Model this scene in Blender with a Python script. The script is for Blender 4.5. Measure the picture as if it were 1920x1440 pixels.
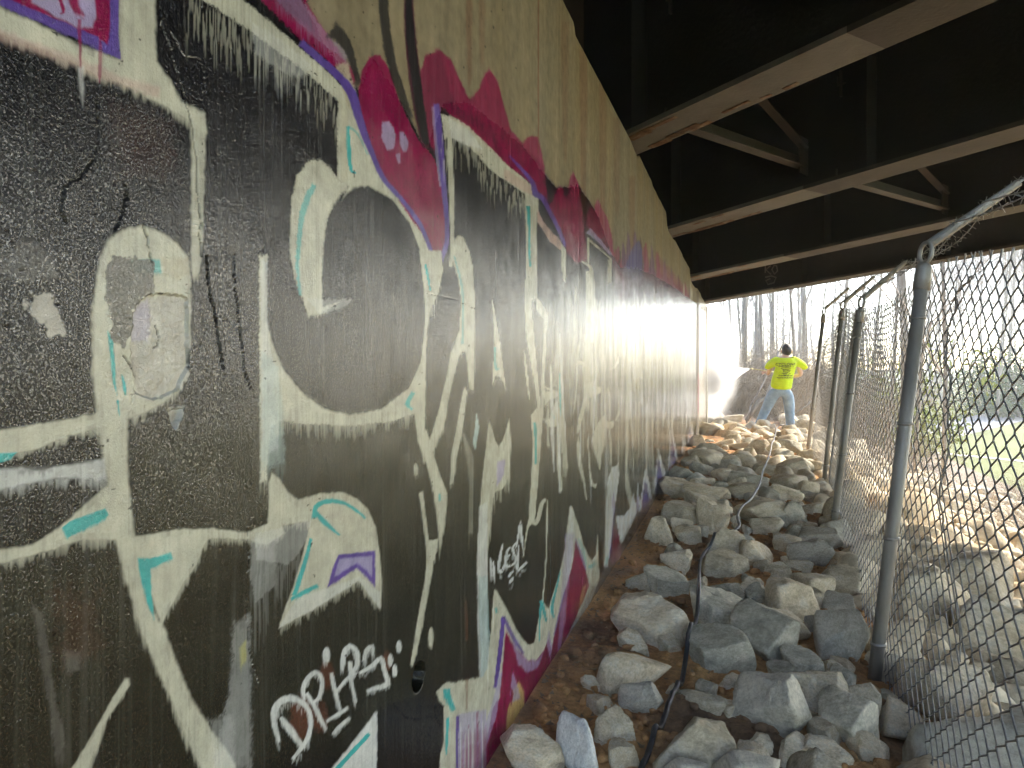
import bpy, bmesh, math, random
import numpy as np
from mathutils import Vector, Matrix
from mathutils.bvhtree import BVHTree
from mathutils import noise as mnoise
# ------------------------------------------------------------------ camera, sky, sun, exposure
scene = bpy.context.scene
for o in list(bpy.data.objects): bpy.data.objects.remove(o)
COL = scene.collection
YAW = math.radians(16.8087)
cd = bpy.data.cameras.new('camera'); cam = bpy.data.objects.new('camera', cd); COL.objects.link(cam)
cam.location = (0, 0, 1.05); cam.rotation_euler = (math.pi/2, 0, YAW)
cd.sensor_width = 36; cd.lens = 27.0; cd.shift_y = -30/1920; cd.clip_start = .02; cd.clip_end = 3000
scene.camera = cam
SUN_EL, SUN_AZ = math.radians(33), math.radians(38)      # azimuth from +Y towards +X
w = bpy.data.worlds.new('World'); scene.world = w; w.use_nodes = True
nt = w.node_tree; bg = nt.nodes['Background']
sky = nt.nodes.new('ShaderNodeTexSky'); sky.sky_type = 'NISHITA'; sky.sun_disc = False
sky.sun_elevation = SUN_EL; sky.sun_rotation = SUN_AZ; sky.dust_density = .35; sky.air_density = .7
nt.links.new(sky.outputs[0], bg.inputs[0]); bg.inputs[1].default_value = .15
sl = bpy.data.lights.new('sun', 'SUN'); sl.energy = 2.0; sl.angle = math.radians(2); sl.color = (1, .99, .97)
so = bpy.data.objects.new('sun', sl); COL.objects.link(so)
sd = Vector((math.cos(SUN_EL)*math.sin(SUN_AZ), math.cos(SUN_EL)*math.cos(SUN_AZ), math.sin(SUN_EL)))
so.rotation_euler = (-sd).to_track_quat('-Z', 'Y').to_euler(); so.location = (20, 20, 30)
vs = scene.view_settings; vs.view_transform = 'Standard'; vs.look = 'None'; vs.exposure = 2.82; vs.gamma = 1
vs.use_curve_mapping = False
try: vs.use_white_balance = True; vs.white_balance_temperature = 8000; vs.white_balance_tint = 10   # the camera's own white balance, set for open shade
except Exception: pass
scene.cycles.max_bounces = 6; scene.cycles.diffuse_bounces = 3; scene.cycles.glossy_bounces = 3; scene.cycles.volume_bounces = 2
scene.cycles.transparent_max_bounces = 12; scene.cycles.sample_clamp_indirect = 12
scene.cycles.use_adaptive_sampling = True; scene.cycles.adaptive_threshold = .04; scene.cycles.adaptive_min_samples = 20
scene.cycles.use_denoising = True
try: scene.cycles.denoiser = 'OPENIMAGEDENOISE'
except Exception: pass
# ------------------------------------------------------------------ helpers
def tag(o, label=None, cat=None, group=None, kind=None):
    if label: o['label'] = label
    if cat: o['category'] = cat
    if group: o['group'] = group
    if kind: o['kind'] = kind
    return o
def obj(name, data, parent=None, loc=None):
    o = bpy.data.objects.new(name, data); COL.objects.link(o)
    if parent is not None: o.parent = parent
    if loc is not None: o.location = loc
    return o
def empty(name, loc=(0, 0, 0), rz=0):
    o = obj(name, None); o.location = loc; o.rotation_euler = (0, 0, rz); o.empty_display_size = .1
    return o
def mesh_np(name, V, Fc, mat=None, smooth=False):
    me = bpy.data.meshes.new(name)
    V = np.asarray(V, dtype=np.float32)
    if isinstance(Fc, np.ndarray) and Fc.ndim == 2:
        n, k = Fc.shape
        me.vertices.add(len(V)); me.vertices.foreach_set('co', V.ravel())
        me.loops.add(n*k); me.loops.foreach_set('vertex_index', Fc.astype(np.int32).ravel())
        me.polygons.add(n); me.polygons.foreach_set('loop_start', np.arange(0, n*k, k, dtype=np.int32))
        me.update(calc_edges=True)
    else:
        me.from_pydata([tuple(v) for v in V.tolist()], [], Fc); me.update()
    if smooth: me.polygons.foreach_set('use_smooth', np.ones(len(me.polygons), dtype=bool))
    if mat: me.materials.append(mat)
    return me
class MB:
    def __init__(s): s.v = []; s.f = []
    def quadbox(s, P):      # 8 corners: bottom 4 ccw, top 4 ccw
        b = len(s.v); s.v += [tuple(p) for p in P]
        s.f += [(b+3, b+2, b+1, b), (b+4, b+5, b+6, b+7)] + [(b+i, b+(i+1) % 4, b+4+(i+1) % 4, b+4+i) for i in range(4)]
    def box(s, x0, x1, y0, y1, z0, z1):
        s.quadbox([(x0, y0, z0), (x1, y0, z0), (x1, y1, z0), (x0, y1, z0), (x0, y0, z1), (x1, y0, z1), (x1, y1, z1), (x0, y1, z1)])
    def bar(s, a, b, wv, hv):   # bar from a to b, half extents wv hv (vectors)
        a, b, wv, hv = map(Vector, (a, b, wv, hv))
        s.quadbox([a-wv-hv, b-wv-hv, b+wv-hv, a+wv-hv, a-wv+hv, b-wv+hv, b+wv+hv, a+wv+hv])
    def tube(s, pts, rad, n=6, cap=True):
        pts = [Vector(p) for p in pts]; m = len(pts)
        rs = rad if isinstance(rad, (list, tuple)) else [rad]*m
        b = len(s.v); up = Vector((0, 0, 1)); prev = None
        for i, p in enumerate(pts):
            t = (pts[min(i+1, m-1)]-pts[max(i-1, 0)])
            if t.length < 1e-9: t = Vector((0, 0, 1))
            t.normalize()
            if prev is None:
                u = t.cross(up if abs(t.z) < .95 else Vector((1, 0, 0))).normalized()
            else:
                u = (prev-t*prev.dot(t))
                u = u.normalized() if u.length > 1e-6 else t.orthogonal().normalized()
            prev = u; v = t.cross(u)
            for k in range(n):
                a = 2*math.pi*k/n; q = p+(u*math.cos(a)+v*math.sin(a))*rs[i]; s.v.append((q.x, q.y, q.z))
        for i in range(m-1):
            for k in range(n):
                k2 = (k+1) % n; s.f.append((b+i*n+k, b+i*n+k2, b+(i+1)*n+k2, b+(i+1)*n+k))
        if cap and n > 2:
            s.f.append(tuple(b+k for k in range(n))[::-1]); s.f.append(tuple(b+(m-1)*n+k for k in range(n)))
    def build(s, name, mat, parent=None, smooth=False, loc=None):
        me = bpy.data.meshes.new(name); me.from_pydata(s.v, [], s.f); me.update()
        if smooth: me.polygons.foreach_set('use_smooth', [True]*len(me.polygons))
        me.materials.append(mat)
        return obj(name, me, parent, loc)
# --- value noise (numpy)
def hash2(i, j, seed):
    h = (i.astype(np.int64)*374761393 + j.astype(np.int64)*668265263 + seed*1442695041) & 0xffffffff
    h = ((h ^ (h >> 13))*1274126177) & 0xffffffff
    return ((h ^ (h >> 16)) & 0xffff)/65535.0
def vnoise(x, y, seed=0):
    xi = np.floor(x); yi = np.floor(y); fx = x-xi; fy = y-yi
    fx = fx*fx*(3-2*fx); fy = fy*fy*(3-2*fy); xi = xi.astype(np.int64); yi = yi.astype(np.int64)
    a = hash2(xi, yi, seed); b = hash2(xi+1, yi, seed); c = hash2(xi, yi+1, seed); d = hash2(xi+1, yi+1, seed)
    return (a*(1-fx)+b*fx)*(1-fy)+(c*(1-fx)+d*fx)*fy
def fbm(x, y, seed=0, octv=4):
    t = 0; a = .5
    for k in range(octv): t = t+a*vnoise(x*2**k, y*2**k, seed+k*17); a *= .5
    return t
def sstep(a, b, x):
    t = np.clip((x-a)/(b-a), 0, 1); return t*t*(3-2*t)
# ------------------------------------------------------------------ materials
def newmat(name):
    m = bpy.data.materials.new(name); m.use_nodes = True
    return m, m.node_tree, m.node_tree.nodes['Principled BSDF']
def N(nt, typ, **kw):
    n = nt.nodes.new(typ)
    for k, v in kw.items():
        if k in n.inputs: n.inputs[k].default_value = v
        else: setattr(n, k, v)
    return n
def ramp(nt, fac, stops):
    r = nt.nodes.new('ShaderNodeValToRGB'); e = r.color_ramp.elements
    while len(e) < len(stops): e.new(.5)
    for i, (p, c) in enumerate(stops): e[i].position = p; e[i].color = (c[0], c[1], c[2], 1)
    nt.links.new(fac, r.inputs[0]); return r.outputs[0]
def coords(nt, scale=(1, 1, 1), kind='Object'):
    tc = N(nt, 'ShaderNodeTexCoord'); mp = N(nt, 'ShaderNodeMapping'); mp.inputs['Scale'].default_value = scale
    nt.links.new(tc.outputs[kind], mp.inputs[0]); return mp.outputs[0], mp
def simple(name, stops, scale=6, rough=.7, metal=0, bump=.3, bscale=60, detail=6, stretch=(1, 1, 1), rand=0, kind='Object', bdist=.01, spec=.5):
    m, nt, p = newmat(name)
    co, mp = coords(nt, stretch, kind)
    n = N(nt, 'ShaderNodeTexNoise', Scale=scale, Detail=detail, Roughness=.6); nt.links.new(co, n.inputs['Vector'])
    col = ramp(nt, n.outputs[0], stops)
    if rand:
        oi = N(nt, 'ShaderNodeObjectInfo'); mr = N(nt, 'ShaderNodeMapRange'); mr.inputs[3].default_value = 1-rand; mr.inputs[4].default_value = 1+rand
        nt.links.new(oi.outputs['Random'], mr.inputs[0])
        hs = N(nt, 'ShaderNodeHueSaturation'); nt.links.new(mr.outputs[0], hs.inputs['Value']); nt.links.new(col, hs.inputs['Color']); col = hs.outputs[0]
        mv = N(nt, 'ShaderNodeMath', operation='MULTIPLY'); mv.inputs[1].default_value = 37; nt.links.new(oi.outputs['Random'], mv.inputs[0]); nt.links.new(mv.outputs[0], mp.inputs['Location'])
    nt.links.new(col, p.inputs['Base Color']); p.inputs['Roughness'].default_value = rough; p.inputs['Metallic'].default_value = metal
    p.inputs['Specular IOR Level'].default_value = spec
    if bump:
        b = N(nt, 'ShaderNodeTexNoise', Scale=bscale, Detail=5); nt.links.new(co, b.inputs['Vector'])
        bu = N(nt, 'ShaderNodeBump', Strength=bump, Distance=bdist); nt.links.new(b.outputs[0], bu.inputs['Height']); nt.links.new(bu.outputs[0], p.inputs['Normal'])
    return m
M = {}
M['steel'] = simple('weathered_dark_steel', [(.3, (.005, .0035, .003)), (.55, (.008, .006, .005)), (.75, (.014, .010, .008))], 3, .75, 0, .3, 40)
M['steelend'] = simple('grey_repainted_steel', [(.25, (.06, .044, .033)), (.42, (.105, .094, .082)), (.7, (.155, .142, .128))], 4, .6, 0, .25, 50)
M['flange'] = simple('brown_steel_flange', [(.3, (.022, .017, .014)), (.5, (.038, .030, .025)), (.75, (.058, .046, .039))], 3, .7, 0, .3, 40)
M['rust'] = simple('flaking_rust', [(.3, (.07, .03, .015)), (.5, (.16, .08, .04)), (.7, (.28, .22, .17))], 14, .85, 0, .8, 60)
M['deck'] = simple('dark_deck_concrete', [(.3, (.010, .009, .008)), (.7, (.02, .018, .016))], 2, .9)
M['galv'] = simple('galvanised_pipe', [(.3, (.20, .185, .165)), (.55, (.31, .287, .257)), (.75, (.42, .395, .36))], 9, .55, .3, .15, 90, stretch=(1, 1, .3))
M['wire'] = simple('aged_fence_wire', [(.35, (.19, .175, .16)), (.6, (.31, .29, .27)), (.8, (.42, .40, .38))], 30, .5, .4, 0)
M['hose'] = simple('black_rubber_hose', [(.4, (.014, .014, .017)), (.7, (.035, .035, .04))], 40, .5, 0, .15, 200)
M['bark'] = simple('grey_brown_bark', [(.3, (.19, .165, .14)), (.6, (.30, .27, .24)), (.8, (.38, .35, .32))], 6, .95, 0, .6, 30, stretch=(1, 1, .25), bdist=.03)
M['twig'] = simple('bare_twig', [(.3, (.32, .28, .26)), (.7, (.44, .40, .37))], 5, .9, 0, 0)
M['brush'] = simple('tan_brush_stem', [(.3, (.24, .19, .14)), (.7, (.38, .32, .25))], 5, .9, 0, 0)
M['leafg'] = simple('evergreen_leaf', [(.3, (.03, .07, .02)), (.7, (.07, .14, .035))], 2, .6, 0, 0, rand=.2)
M['leafy'] = simple('yellow_green_leaf', [(.3, (.17, .2, .03)), (.7, (.3, .3, .05))], 2, .7, 0, 0)
M['path'] = simple('pale_asphalt_path', [(.3, (.2, .2, .21)), (.7, (.3, .3, .3))], 3, .9)
M['kerb'] = simple('pale_concrete', [(.3, (.4, .39, .36)), (.7, (.55, .53, .5))], 3, .9)
# ------------------------------------------------------------------ traced data (wall millimetres along, up)
PAINT="""\
O 60.3 0 0 0.9 521,872 709,862 717,971 948,989 1312,939 2463,979 7059,905 12482,628 11242,-91 5197,81 2463,235 1456,323 856,480 521,660
D 14.7 0 0 1 1036,2195 1082,1630 1122,1605 1174,1581 1254,1558 1312,1639 1417,1599 1567,1538 1661,1669 1842,1730 2335,1758 2643,1731 2806,1726 3194,1829 3626,1788 4009,1666 4375,1628 5062,1708 5991,1770 7596,1854 10880,1971 17345,2100 17345,4433 2463,3513
D2 18.5 0 0 1 11367,2088 17345,2391 17345,-933 11367,-258
X 7.9 0 0 0.75 11367,2165 12040,2230 12040,-252 11367,-181
C 3.6 7 0 1 531,1388 586,1391 643,1390 695,1395 695,1515 750,1544 752,1415 775,1401 796,1382 840,1381 843,1356 827,1352 805,1361 759,1366 717,1368 657,1367 604,1368 531,1362
N 3.9 4 0 0.55 531,1367 604,1373 643,1377 694,1378 759,1386 759,1373 694,1366 630,1364 531,1356
P 1.1 2 0 1 531,1430 531,1390 586,1393 630,1395 671,1395 698,1396 694,1425 695,1515
M 1.6 0 0 1 542,1436 558,1401 586,1402 623,1406 664,1408 679,1404 682,1421 683,1509
L 2.2 0 0 0.9 575,1453 586,1409 614,1407 643,1408 658,1416 663,1430 656,1495
M 1.1 0 0 1 609,1438 612,1432 617,1423 619,1417 620,1415 619,1414 618,1413 618,1412 620,1412 624,1415 625,1420 621,1427 616,1435 612,1440
M 2.2 3 0 1 625,1451 627,1444 628,1433 631,1424 636,1420 641,1420 645,1421 648,1424 646,1426 644,1428 642,1432 641,1441 641,1452 641,1460
M 1.2 2 0 1 661,1463 662,1452 664,1437 665,1425 665,1420 664,1418 663,1417 665,1416 667,1417 670,1421 672,1428 671,1440 669,1456 668,1467
M 1.1 0 0 0.8 640,1416 640,1405 641,1389 642,1375 642,1366 643,1359 643,1353 645,1354 645,1359 645,1367 645,1377 645,1391 644,1407 644,1418
M 1.2 0 0 0.7 666,1419 666,1409 667,1393 667,1380 667,1371 667,1364 667,1359 670,1359 670,1364 671,1372 671,1381 671,1395 671,1410 671,1422
C 3.4 7 0 0.85 812,1355 812,1345 813,1330 813,1313 813,1297 813,1279 813,1259 813,1239 814,1218 814,1199 815,1185 816,1173 818,1165 828,1166 830,1175 832,1187 834,1201 835,1221 836,1243 837,1264 838,1284 838,1303 839,1320 840,1337 841,1353 842,1364
W 2.3 6 0 0.6 639,1366 640,1360 641,1352 642,1344 643,1339 645,1335 646,1332 648,1333 648,1336 648,1341 649,1347 648,1355 648,1364 648,1370
M 7.7 0 0 0.95 877,1610 936,1587 1001,1578 1058,1570 1130,1566 1192,1560 1234,1551 1246,1580 1192,1597 1122,1618 1082,1635 1058,1704
A 9.9 0 0 0.6 936,1617 1001,1598 1058,1595 1105,1598 1074,1635 1051,1675
L 7 17 0 0.35 974,1605 1058,1591 1156,1587 1211,1587 1220,1608 1139,1612 1044,1638
C 4.8 56 0 1 805,1559 877,1567 936,1565 1001,1560 1058,1555 1129,1550 1192,1541 1215,1530 1211,1506 1181,1510 1105,1520 1044,1524 974,1527 900,1528 845,1527 805,1526
W 7.3 48 0 0.35 936,1542 1001,1546 1058,1545 1105,1537 1058,1503 1001,1498 948,1501
C 4.8 21 0 1 1181,1517 1220,1547 1246,1522 1270,1490 1297,1464 1326,1443 1362,1416 1456,1394 1544,1358 1622,1299 1654,1260 1613,1201 1576,1168 1561,1109 1555,1038 1510,953 1405,943 1211,947 1074,961 1015,969 981,963 973,886 957,884 956,1042 955,1212 974,1216 1029,1091 1192,1328 1179,1376
K 3.8 0 0 1 970,1198 974,1120 985,1089 1015,1048 1074,1007 1139,981 1220,967 1346,970 1469,1006 1532,1062 1558,1155 1555,1237 1532,1304 1477,1354 1393,1387 1291,1389 1234,1373 1192,1342 1122,1310 1036,1289 981,1223
K 3.4 0 0 1 970,1221 974,1332 1029,1410 1170,1452 1179,1376 1220,1372 1192,1337 1058,1276 1001,1218
C 4.4 5 0 1 1035,1272 1039,1314 1055,1353 1086,1381 1122,1394 1153,1390 1181,1375 1220,1376 1211,1364 1174,1339 1147,1301 1134,1254 1129,1200 1132,1152 1192,1166 1122,1138 1086,1132 1068,1160 1045,1191 1032,1231
W 6.3 0 0 0.35 1082,1161 1156,1167 1230,1174 1211,1158 1122,1138
T 4.2 0 0 0.75 1098,1350 1090,1340 1078,1325 1068,1309 1062,1293 1058,1277 1054,1259 1051,1242 1049,1225 1048,1208 1051,1191 1055,1175 1059,1163 1067,1164 1065,1176 1061,1193 1060,1210 1062,1226 1065,1244 1069,1261 1074,1278 1079,1295 1086,1310 1095,1325 1105,1339 1113,1350
T 1.4 0 0 1 1208,1475 1209,1465 1210,1450 1212,1435 1215,1423 1218,1411 1223,1402 1230,1398 1240,1399 1245,1400 1246,1404 1242,1404 1237,1404 1234,1406 1231,1415 1230,1427 1229,1440 1226,1455 1223,1470 1221,1480
T 1.9 0 0 0.6 1216,1474 1225,1474 1238,1475 1251,1472 1265,1465 1279,1454 1289,1446 1293,1448 1283,1456 1270,1467 1256,1476 1243,1479 1230,1480 1221,1480
T 2.2 0 0 1 1487,1001 1477,995 1463,985 1454,975 1464,967 1478,963 1488,961 1493,964 1486,967 1478,971 1478,974 1483,981 1495,990 1504,997
Z 3.7 0 0 0.35 1192,1514 1215,1526 1215,1380 1192,1374
W 4.7 16 0 0.5 960,1205 974,1206 977,1089 1001,1042 1004,930 961,919
B2 9.5 24 0 0.4 961,1073 1001,1050 1015,993 1022,904 961,903
M 5.5 0 0 1 1254,1553 1266,1592 1295,1629 1339,1653 1381,1639 1417,1599 1469,1567 1524,1541 1576,1531 1613,1521 1654,1470 1688,1414 1695,1365 1654,1315 1613,1295 1552,1336 1461,1374 1376,1412 1323,1446 1291,1487 1262,1522
M 10 0 0 0.95 1544,1601 1529,1683 1558,1735 1635,1780 1712,1786 1788,1751 1842,1735 1925,1792 1959,1840 2005,1875 2072,1866 2137,1812 2207,1763 2335,1762 2423,1811 2532,1835 2605,1759 2674,1628 2547,1649 2366,1654 2164,1645 1991,1659 1803,1653 1695,1652 1648,1653 1613,1533 1576,1556
A 17.9 0 0 0.35 1532,1684 1567,1738 1645,1781 1678,1737 1729,1692 1842,1696 2014,1728 2062,1682 1842,1672 1661,1651 1613,1569 1567,1591
M 6.4 0 0 1 2666,1626 2747,1673 2797,1716 2867,1748 2922,1725 2969,1714 3017,1810 3088,1857 3172,1835 3250,1750 3319,1635 3391,1533 3140,1485 2959,1512 2806,1570
M 7.7 0 0 1 3343,1686 3403,1764 3479,1796 3544,1772 3585,1836 3654,1865 3741,1831 3894,1826 4043,1756 4130,1649 3801,1641 3492,1664
A 6.8 0 0 1 1450,1874 1449,1838 1449,1789 1450,1742 1456,1707 1463,1677 1472,1649 1483,1625 1495,1603 1507,1582 1522,1562 1536,1543 1547,1530 1588,1544 1584,1560 1577,1582 1570,1606 1559,1628 1548,1651 1537,1677 1525,1704 1513,1732 1504,1765 1497,1811 1492,1859 1488,1893
K 5.7 0 0 1 1456,1877 1455,1841 1455,1792 1458,1745 1466,1712 1477,1683 1488,1655 1499,1629 1510,1604 1521,1581 1533,1563 1544,1547 1553,1537 1582,1547 1579,1560 1573,1578 1567,1598 1556,1622 1544,1647 1532,1674 1518,1701 1506,1729 1496,1762 1489,1807 1485,1856 1482,1890
K 8.5 0 0 0.9 1330,1793 1333,1773 1336,1745 1341,1716 1348,1693 1355,1672 1365,1652 1376,1636 1390,1622 1406,1608 1430,1594 1457,1581 1478,1571 1498,1581 1483,1594 1462,1611 1444,1628 1429,1642 1417,1656 1407,1672 1397,1692 1389,1713 1383,1736 1379,1765 1377,1795 1376,1816
K 7.5 0 0 0.9 1140,1604 1153,1607 1170,1610 1185,1611 1197,1608 1209,1601 1221,1592 1231,1582 1241,1570 1248,1562 1264,1569 1260,1580 1254,1593 1247,1606 1239,1618 1230,1629 1218,1637 1201,1641 1183,1642 1173,1643
Z 6.6 0 0 0.8 1169,1567 1181,1553 1196,1533 1210,1516 1222,1510 1231,1508 1239,1508 1253,1516 1254,1521 1254,1526 1251,1536 1239,1554 1225,1575 1216,1591
L 5.2 0 0 0.75 1346,1524 1346,1516 1346,1506 1346,1495 1355,1489 1364,1482 1372,1478 1400,1488 1403,1496 1405,1507 1407,1518 1397,1526 1386,1533 1378,1537
L 3.3 0 0 0.75 1425,1527 1425,1521 1427,1513 1428,1506 1434,1501 1440,1497 1445,1494 1461,1499 1464,1505 1467,1512 1468,1520 1460,1526 1452,1532 1445,1535
L 3.2 0 0 0.6 1410,1480 1422,1464 1432,1468 1430,1487
P 3 0 0 1 1059,1557 1072,1556 1092,1554 1114,1551 1137,1549 1161,1547 1181,1544 1195,1540 1205,1535 1214,1529 1222,1522 1229,1512 1237,1502 1247,1492 1259,1481 1271,1471 1281,1463 1291,1455 1302,1446 1315,1436 1329,1424 1349,1412 1374,1404 1404,1397 1435,1389 1465,1379 1497,1367 1528,1353 1556,1332 1582,1307 1601,1288 1625,1295 1605,1313 1578,1339 1548,1361 1516,1376 1482,1388 1451,1398 1419,1407 1390,1414 1366,1422 1348,1433 1335,1444 1323,1455 1312,1465 1303,1473 1294,1482 1285,1493 1276,1505 1267,1516 1261,1527 1255,1537 1246,1547 1234,1553 1221,1558 1203,1561 1179,1564 1153,1565 1130,1566 1107,1569 1087,1570 1073,1572
C 2.5 0 0 0.9 1688,1634 1688,1610 1690,1576 1691,1541 1695,1508 1699,1475 1703,1443 1706,1412 1709,1383 1710,1355 1709,1330 1707,1307 1705,1291 1726,1293 1729,1310 1732,1333 1735,1359 1736,1388 1736,1418 1735,1449 1732,1483 1729,1517 1726,1550 1722,1586 1718,1620 1715,1643
P 3.7 0 0 1 1607,1645 1610,1626 1615,1600 1621,1570 1629,1542 1639,1511 1648,1480 1657,1452 1667,1424 1674,1399 1677,1379 1677,1361 1673,1344 1662,1325 1646,1306 1631,1290 1622,1278 1613,1268 1607,1262 1618,1261 1629,1267 1643,1276 1658,1289 1674,1306 1691,1326 1703,1347 1707,1366 1705,1384 1701,1405 1696,1431 1689,1459 1681,1489 1675,1521 1668,1554 1663,1584 1653,1613 1645,1639 1638,1656
L 2.4 0 0 0.5 1596,1636 1600,1612 1606,1578 1613,1544 1623,1515 1634,1487 1643,1467 1653,1470 1647,1491 1639,1520 1632,1550 1624,1584 1616,1617 1611,1641
C 5.9 67 0 1 1648,1636 1729,1654 1842,1664 1991,1659 2164,1651 2366,1653 2477,1652 2532,1628 2532,1577 2397,1589 2366,1605 2164,1600 2023,1597 1946,1604 1882,1611 1803,1613 1695,1595 1668,1585
W 6.7 13 0 0.6 1695,1643 1842,1655 1946,1636 1842,1614 1712,1600
N 6.7 0 0 0.6 2137,1633 2366,1647 2463,1649 2463,1617 2304,1608 2137,1602
C 3.5 11 0 1 2359,1609 2518,1632 2511,1483 2504,1284 2423,1273 2366,1340
T 2.1 0 0 1 2372,1570 2378,1548 2386,1516 2394,1481 2398,1445 2401,1407 2404,1379 2430,1383 2429,1411 2428,1450 2426,1487 2425,1523 2423,1557 2423,1581
N 5.9 0 0 0.9 2518,1593 2590,1561 2722,1546 2867,1536 2940,1510 2940,1395 2894,1390 2867,1499 2682,1506 2518,1547
C 4.1 0 0 1 2867,1530 2959,1512 2940,1384 2885,1399
P 3.7 0 0 0.95 2182,1679 2226,1675 2290,1670 2349,1665 2388,1661 2416,1657 2436,1652 2442,1644 2443,1634 2456,1624 2496,1624 2531,1628 2561,1629 2593,1622 2629,1612 2670,1600 2712,1589 2757,1578 2800,1566 2843,1550 2883,1533 2914,1520 2967,1533 2941,1547 2904,1566 2864,1583 2817,1597 2770,1608 2727,1618 2690,1631 2656,1643 2620,1652 2574,1653 2539,1651 2525,1651 2516,1654 2509,1663 2491,1671 2461,1676 2426,1679 2382,1681 2316,1684 2246,1686 2198,1687
C 3.6 0 0 0.9 3379,1633 3391,1504 3441,1510 3428,1641
L 5.2 0 0 0.8 3354,1649 3417,1651 3507,1652 3613,1652 3737,1648 3880,1641 3994,1637 4059,1655 3955,1663 3817,1672 3696,1679 3594,1683 3508,1686 3454,1688
C 3.9 0 0 1 3407,1621 3474,1621 3572,1620 3678,1619 3783,1619 3893,1619 3976,1619 4008,1630 3927,1631 3819,1631 3716,1632 3612,1634 3514,1636 3449,1637
C 4.8 0 0 1 3243,1505 3281,1505 3334,1506 3381,1504 3412,1502 3430,1500 3447,1486 3456,1457 3457,1416 3453,1366 3447,1300 3436,1225 3428,1171 3531,1174 3540,1230 3551,1307 3558,1375 3557,1426 3552,1468 3537,1499 3510,1515 3470,1520 3426,1521 3364,1520 3300,1516 3256,1513
C 5.5 14 0 1 3910,1602 4043,1637 4043,1502 3878,1479
U 28.6 0 24 0.85 4278,1616 4519,1693 5197,1768 6178,1814 7596,1880 10432,1969 10541,1800 7059,1533 5197,1445 4477,1454
U 12.4 0 19 0.85 4425,1773 4416,1753 4411,1727 4406,1700 4413,1676 4421,1651 4425,1633 4617,1660 4597,1677 4574,1700 4551,1722 4513,1743 4477,1764 4446,1776
U 13 0 19 0.85 4634,1854 4612,1825 4592,1787 4572,1748 4571,1713 4569,1677 4565,1652 4831,1686 4814,1711 4795,1745 4776,1779 4736,1810 4699,1840 4665,1859
U 13.7 0 21 0.85 4913,1914 4878,1876 4845,1825 4811,1773 4803,1727 4794,1680 4784,1646 5146,1690 5127,1723 5108,1768 5088,1813 5041,1855 4997,1895 4954,1921
A 14.5 0 22 0.85 5208,1913 5184,1877 5163,1828 5142,1778 5141,1732 5140,1686 5137,1653 5434,1688 5413,1720 5391,1765 5368,1810 5323,1852 5281,1892 5241,1919
M 15.3 0 23 0.85 5503,1930 5481,1896 5462,1851 5443,1804 5444,1761 5444,1719 5441,1687 5731,1721 5710,1751 5686,1793 5663,1834 5618,1873 5575,1911 5536,1935
U 16.3 0 24 0.85 5862,1969 5832,1930 5806,1876 5780,1821 5779,1771 5778,1721 5773,1685 6148,1726 6122,1761 6093,1810 6064,1859 6008,1904 5954,1948 5905,1976
M 17.4 0 26 0.85 6276,1980 6247,1940 6223,1885 6198,1828 6199,1777 6200,1725 6196,1687 6570,1726 6543,1763 6513,1813 6482,1864 6424,1911 6368,1957 6318,1986
U 18.9 0 28 0.85 6835,1986 6795,1944 6760,1889 6724,1832 6723,1781 6722,1730 6715,1693 7222,1742 7187,1778 7148,1828 7109,1877 7032,1923 6959,1966 6892,1993
U 20.7 0 31 0.85 7509,1998 7469,1957 7434,1902 7399,1845 7401,1794 7402,1743 7397,1706 7931,1754 7892,1790 7847,1840 7804,1889 7720,1935 7641,1978 7569,2006
A 22.9 0 34 0.85 8321,2013 8271,1971 8229,1915 8187,1858 8188,1807 8190,1756 8184,1718 8838,1772 8790,1808 8736,1858 8682,1907 8579,1952 8482,1995 8394,2022
M 25.5 0 38 0.85 9244,2042 9195,1998 9155,1939 9115,1879 9121,1825 9127,1771 9123,1731 9815,1784 9761,1822 9698,1875 9637,1927 9524,1976 9417,2021 9321,2050
A 27.6 0 41 0.85 10082,2062 10025,2019 9973,1960 9921,1901 9915,1847 9909,1794 9897,1754 10568,1802 10526,1840 10479,1893 10432,1945 10335,1993 10243,2040 10158,2069
U2 17.1 0 0 0.8 4519,1646 4811,1800 5142,1903 5310,1856 5339,1676 4695,1587
M 9 24 0 0.8 4060,1645 4278,1735 4395,1661 4519,1521 4395,1356 4240,1493
M 11.3 0 0 0.7 5310,1856 5551,1949 5582,1819 5368,1791
M 25.6 0 62 0.5 6102,1930 6817,1937 9825,2017 10120,1873 7596,1724 6378,1750
K 10.4 0 0 0.7 3558,1600 3926,1599 3894,1404 3558,1375
C 3.5 0 0 1 1526,1303 1552,1225 1558,1167 1552,1108 1532,1062 1510,1022 1498,960 1515,924 1558,915 1561,1050 1567,1132 1585,1181 1635,1221 1668,1280 1654,1322
T 1.8 0 0 1 1554,1277 1558,1270 1563,1260 1569,1250 1574,1240 1580,1229 1584,1222 1593,1223 1591,1231 1587,1242 1583,1252 1578,1263 1572,1273 1568,1280
C 3.9 10 0 1 1715,1318 1758,1272 1780,1221 1769,1142 1715,1088 1688,1037 1654,976 1607,918 1555,857 1579,839 1629,880 1671,913 1701,974 1747,1050 1773,1083 1811,1090 1830,1050 1842,996 1878,992 1882,1119 1887,1231 1870,1312 1838,1351 1795,1377 1755,1374 1722,1344
T 2.6 0 0 0.5 1731,1319 1745,1301 1764,1275 1779,1247 1785,1221 1787,1195 1788,1169 1787,1146 1784,1125 1782,1109 1801,1110 1802,1125 1803,1146 1803,1170 1804,1196 1803,1223 1797,1250 1779,1278 1757,1304 1742,1322
K 4 0 0 0.6 1788,1087 1811,1090 1826,1050 1766,1037
C 2.6 16 0 1 1795,990 1815,1004 1826,989 1795,904 1755,842 1729,774 1705,771 1715,846 1755,913
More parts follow.
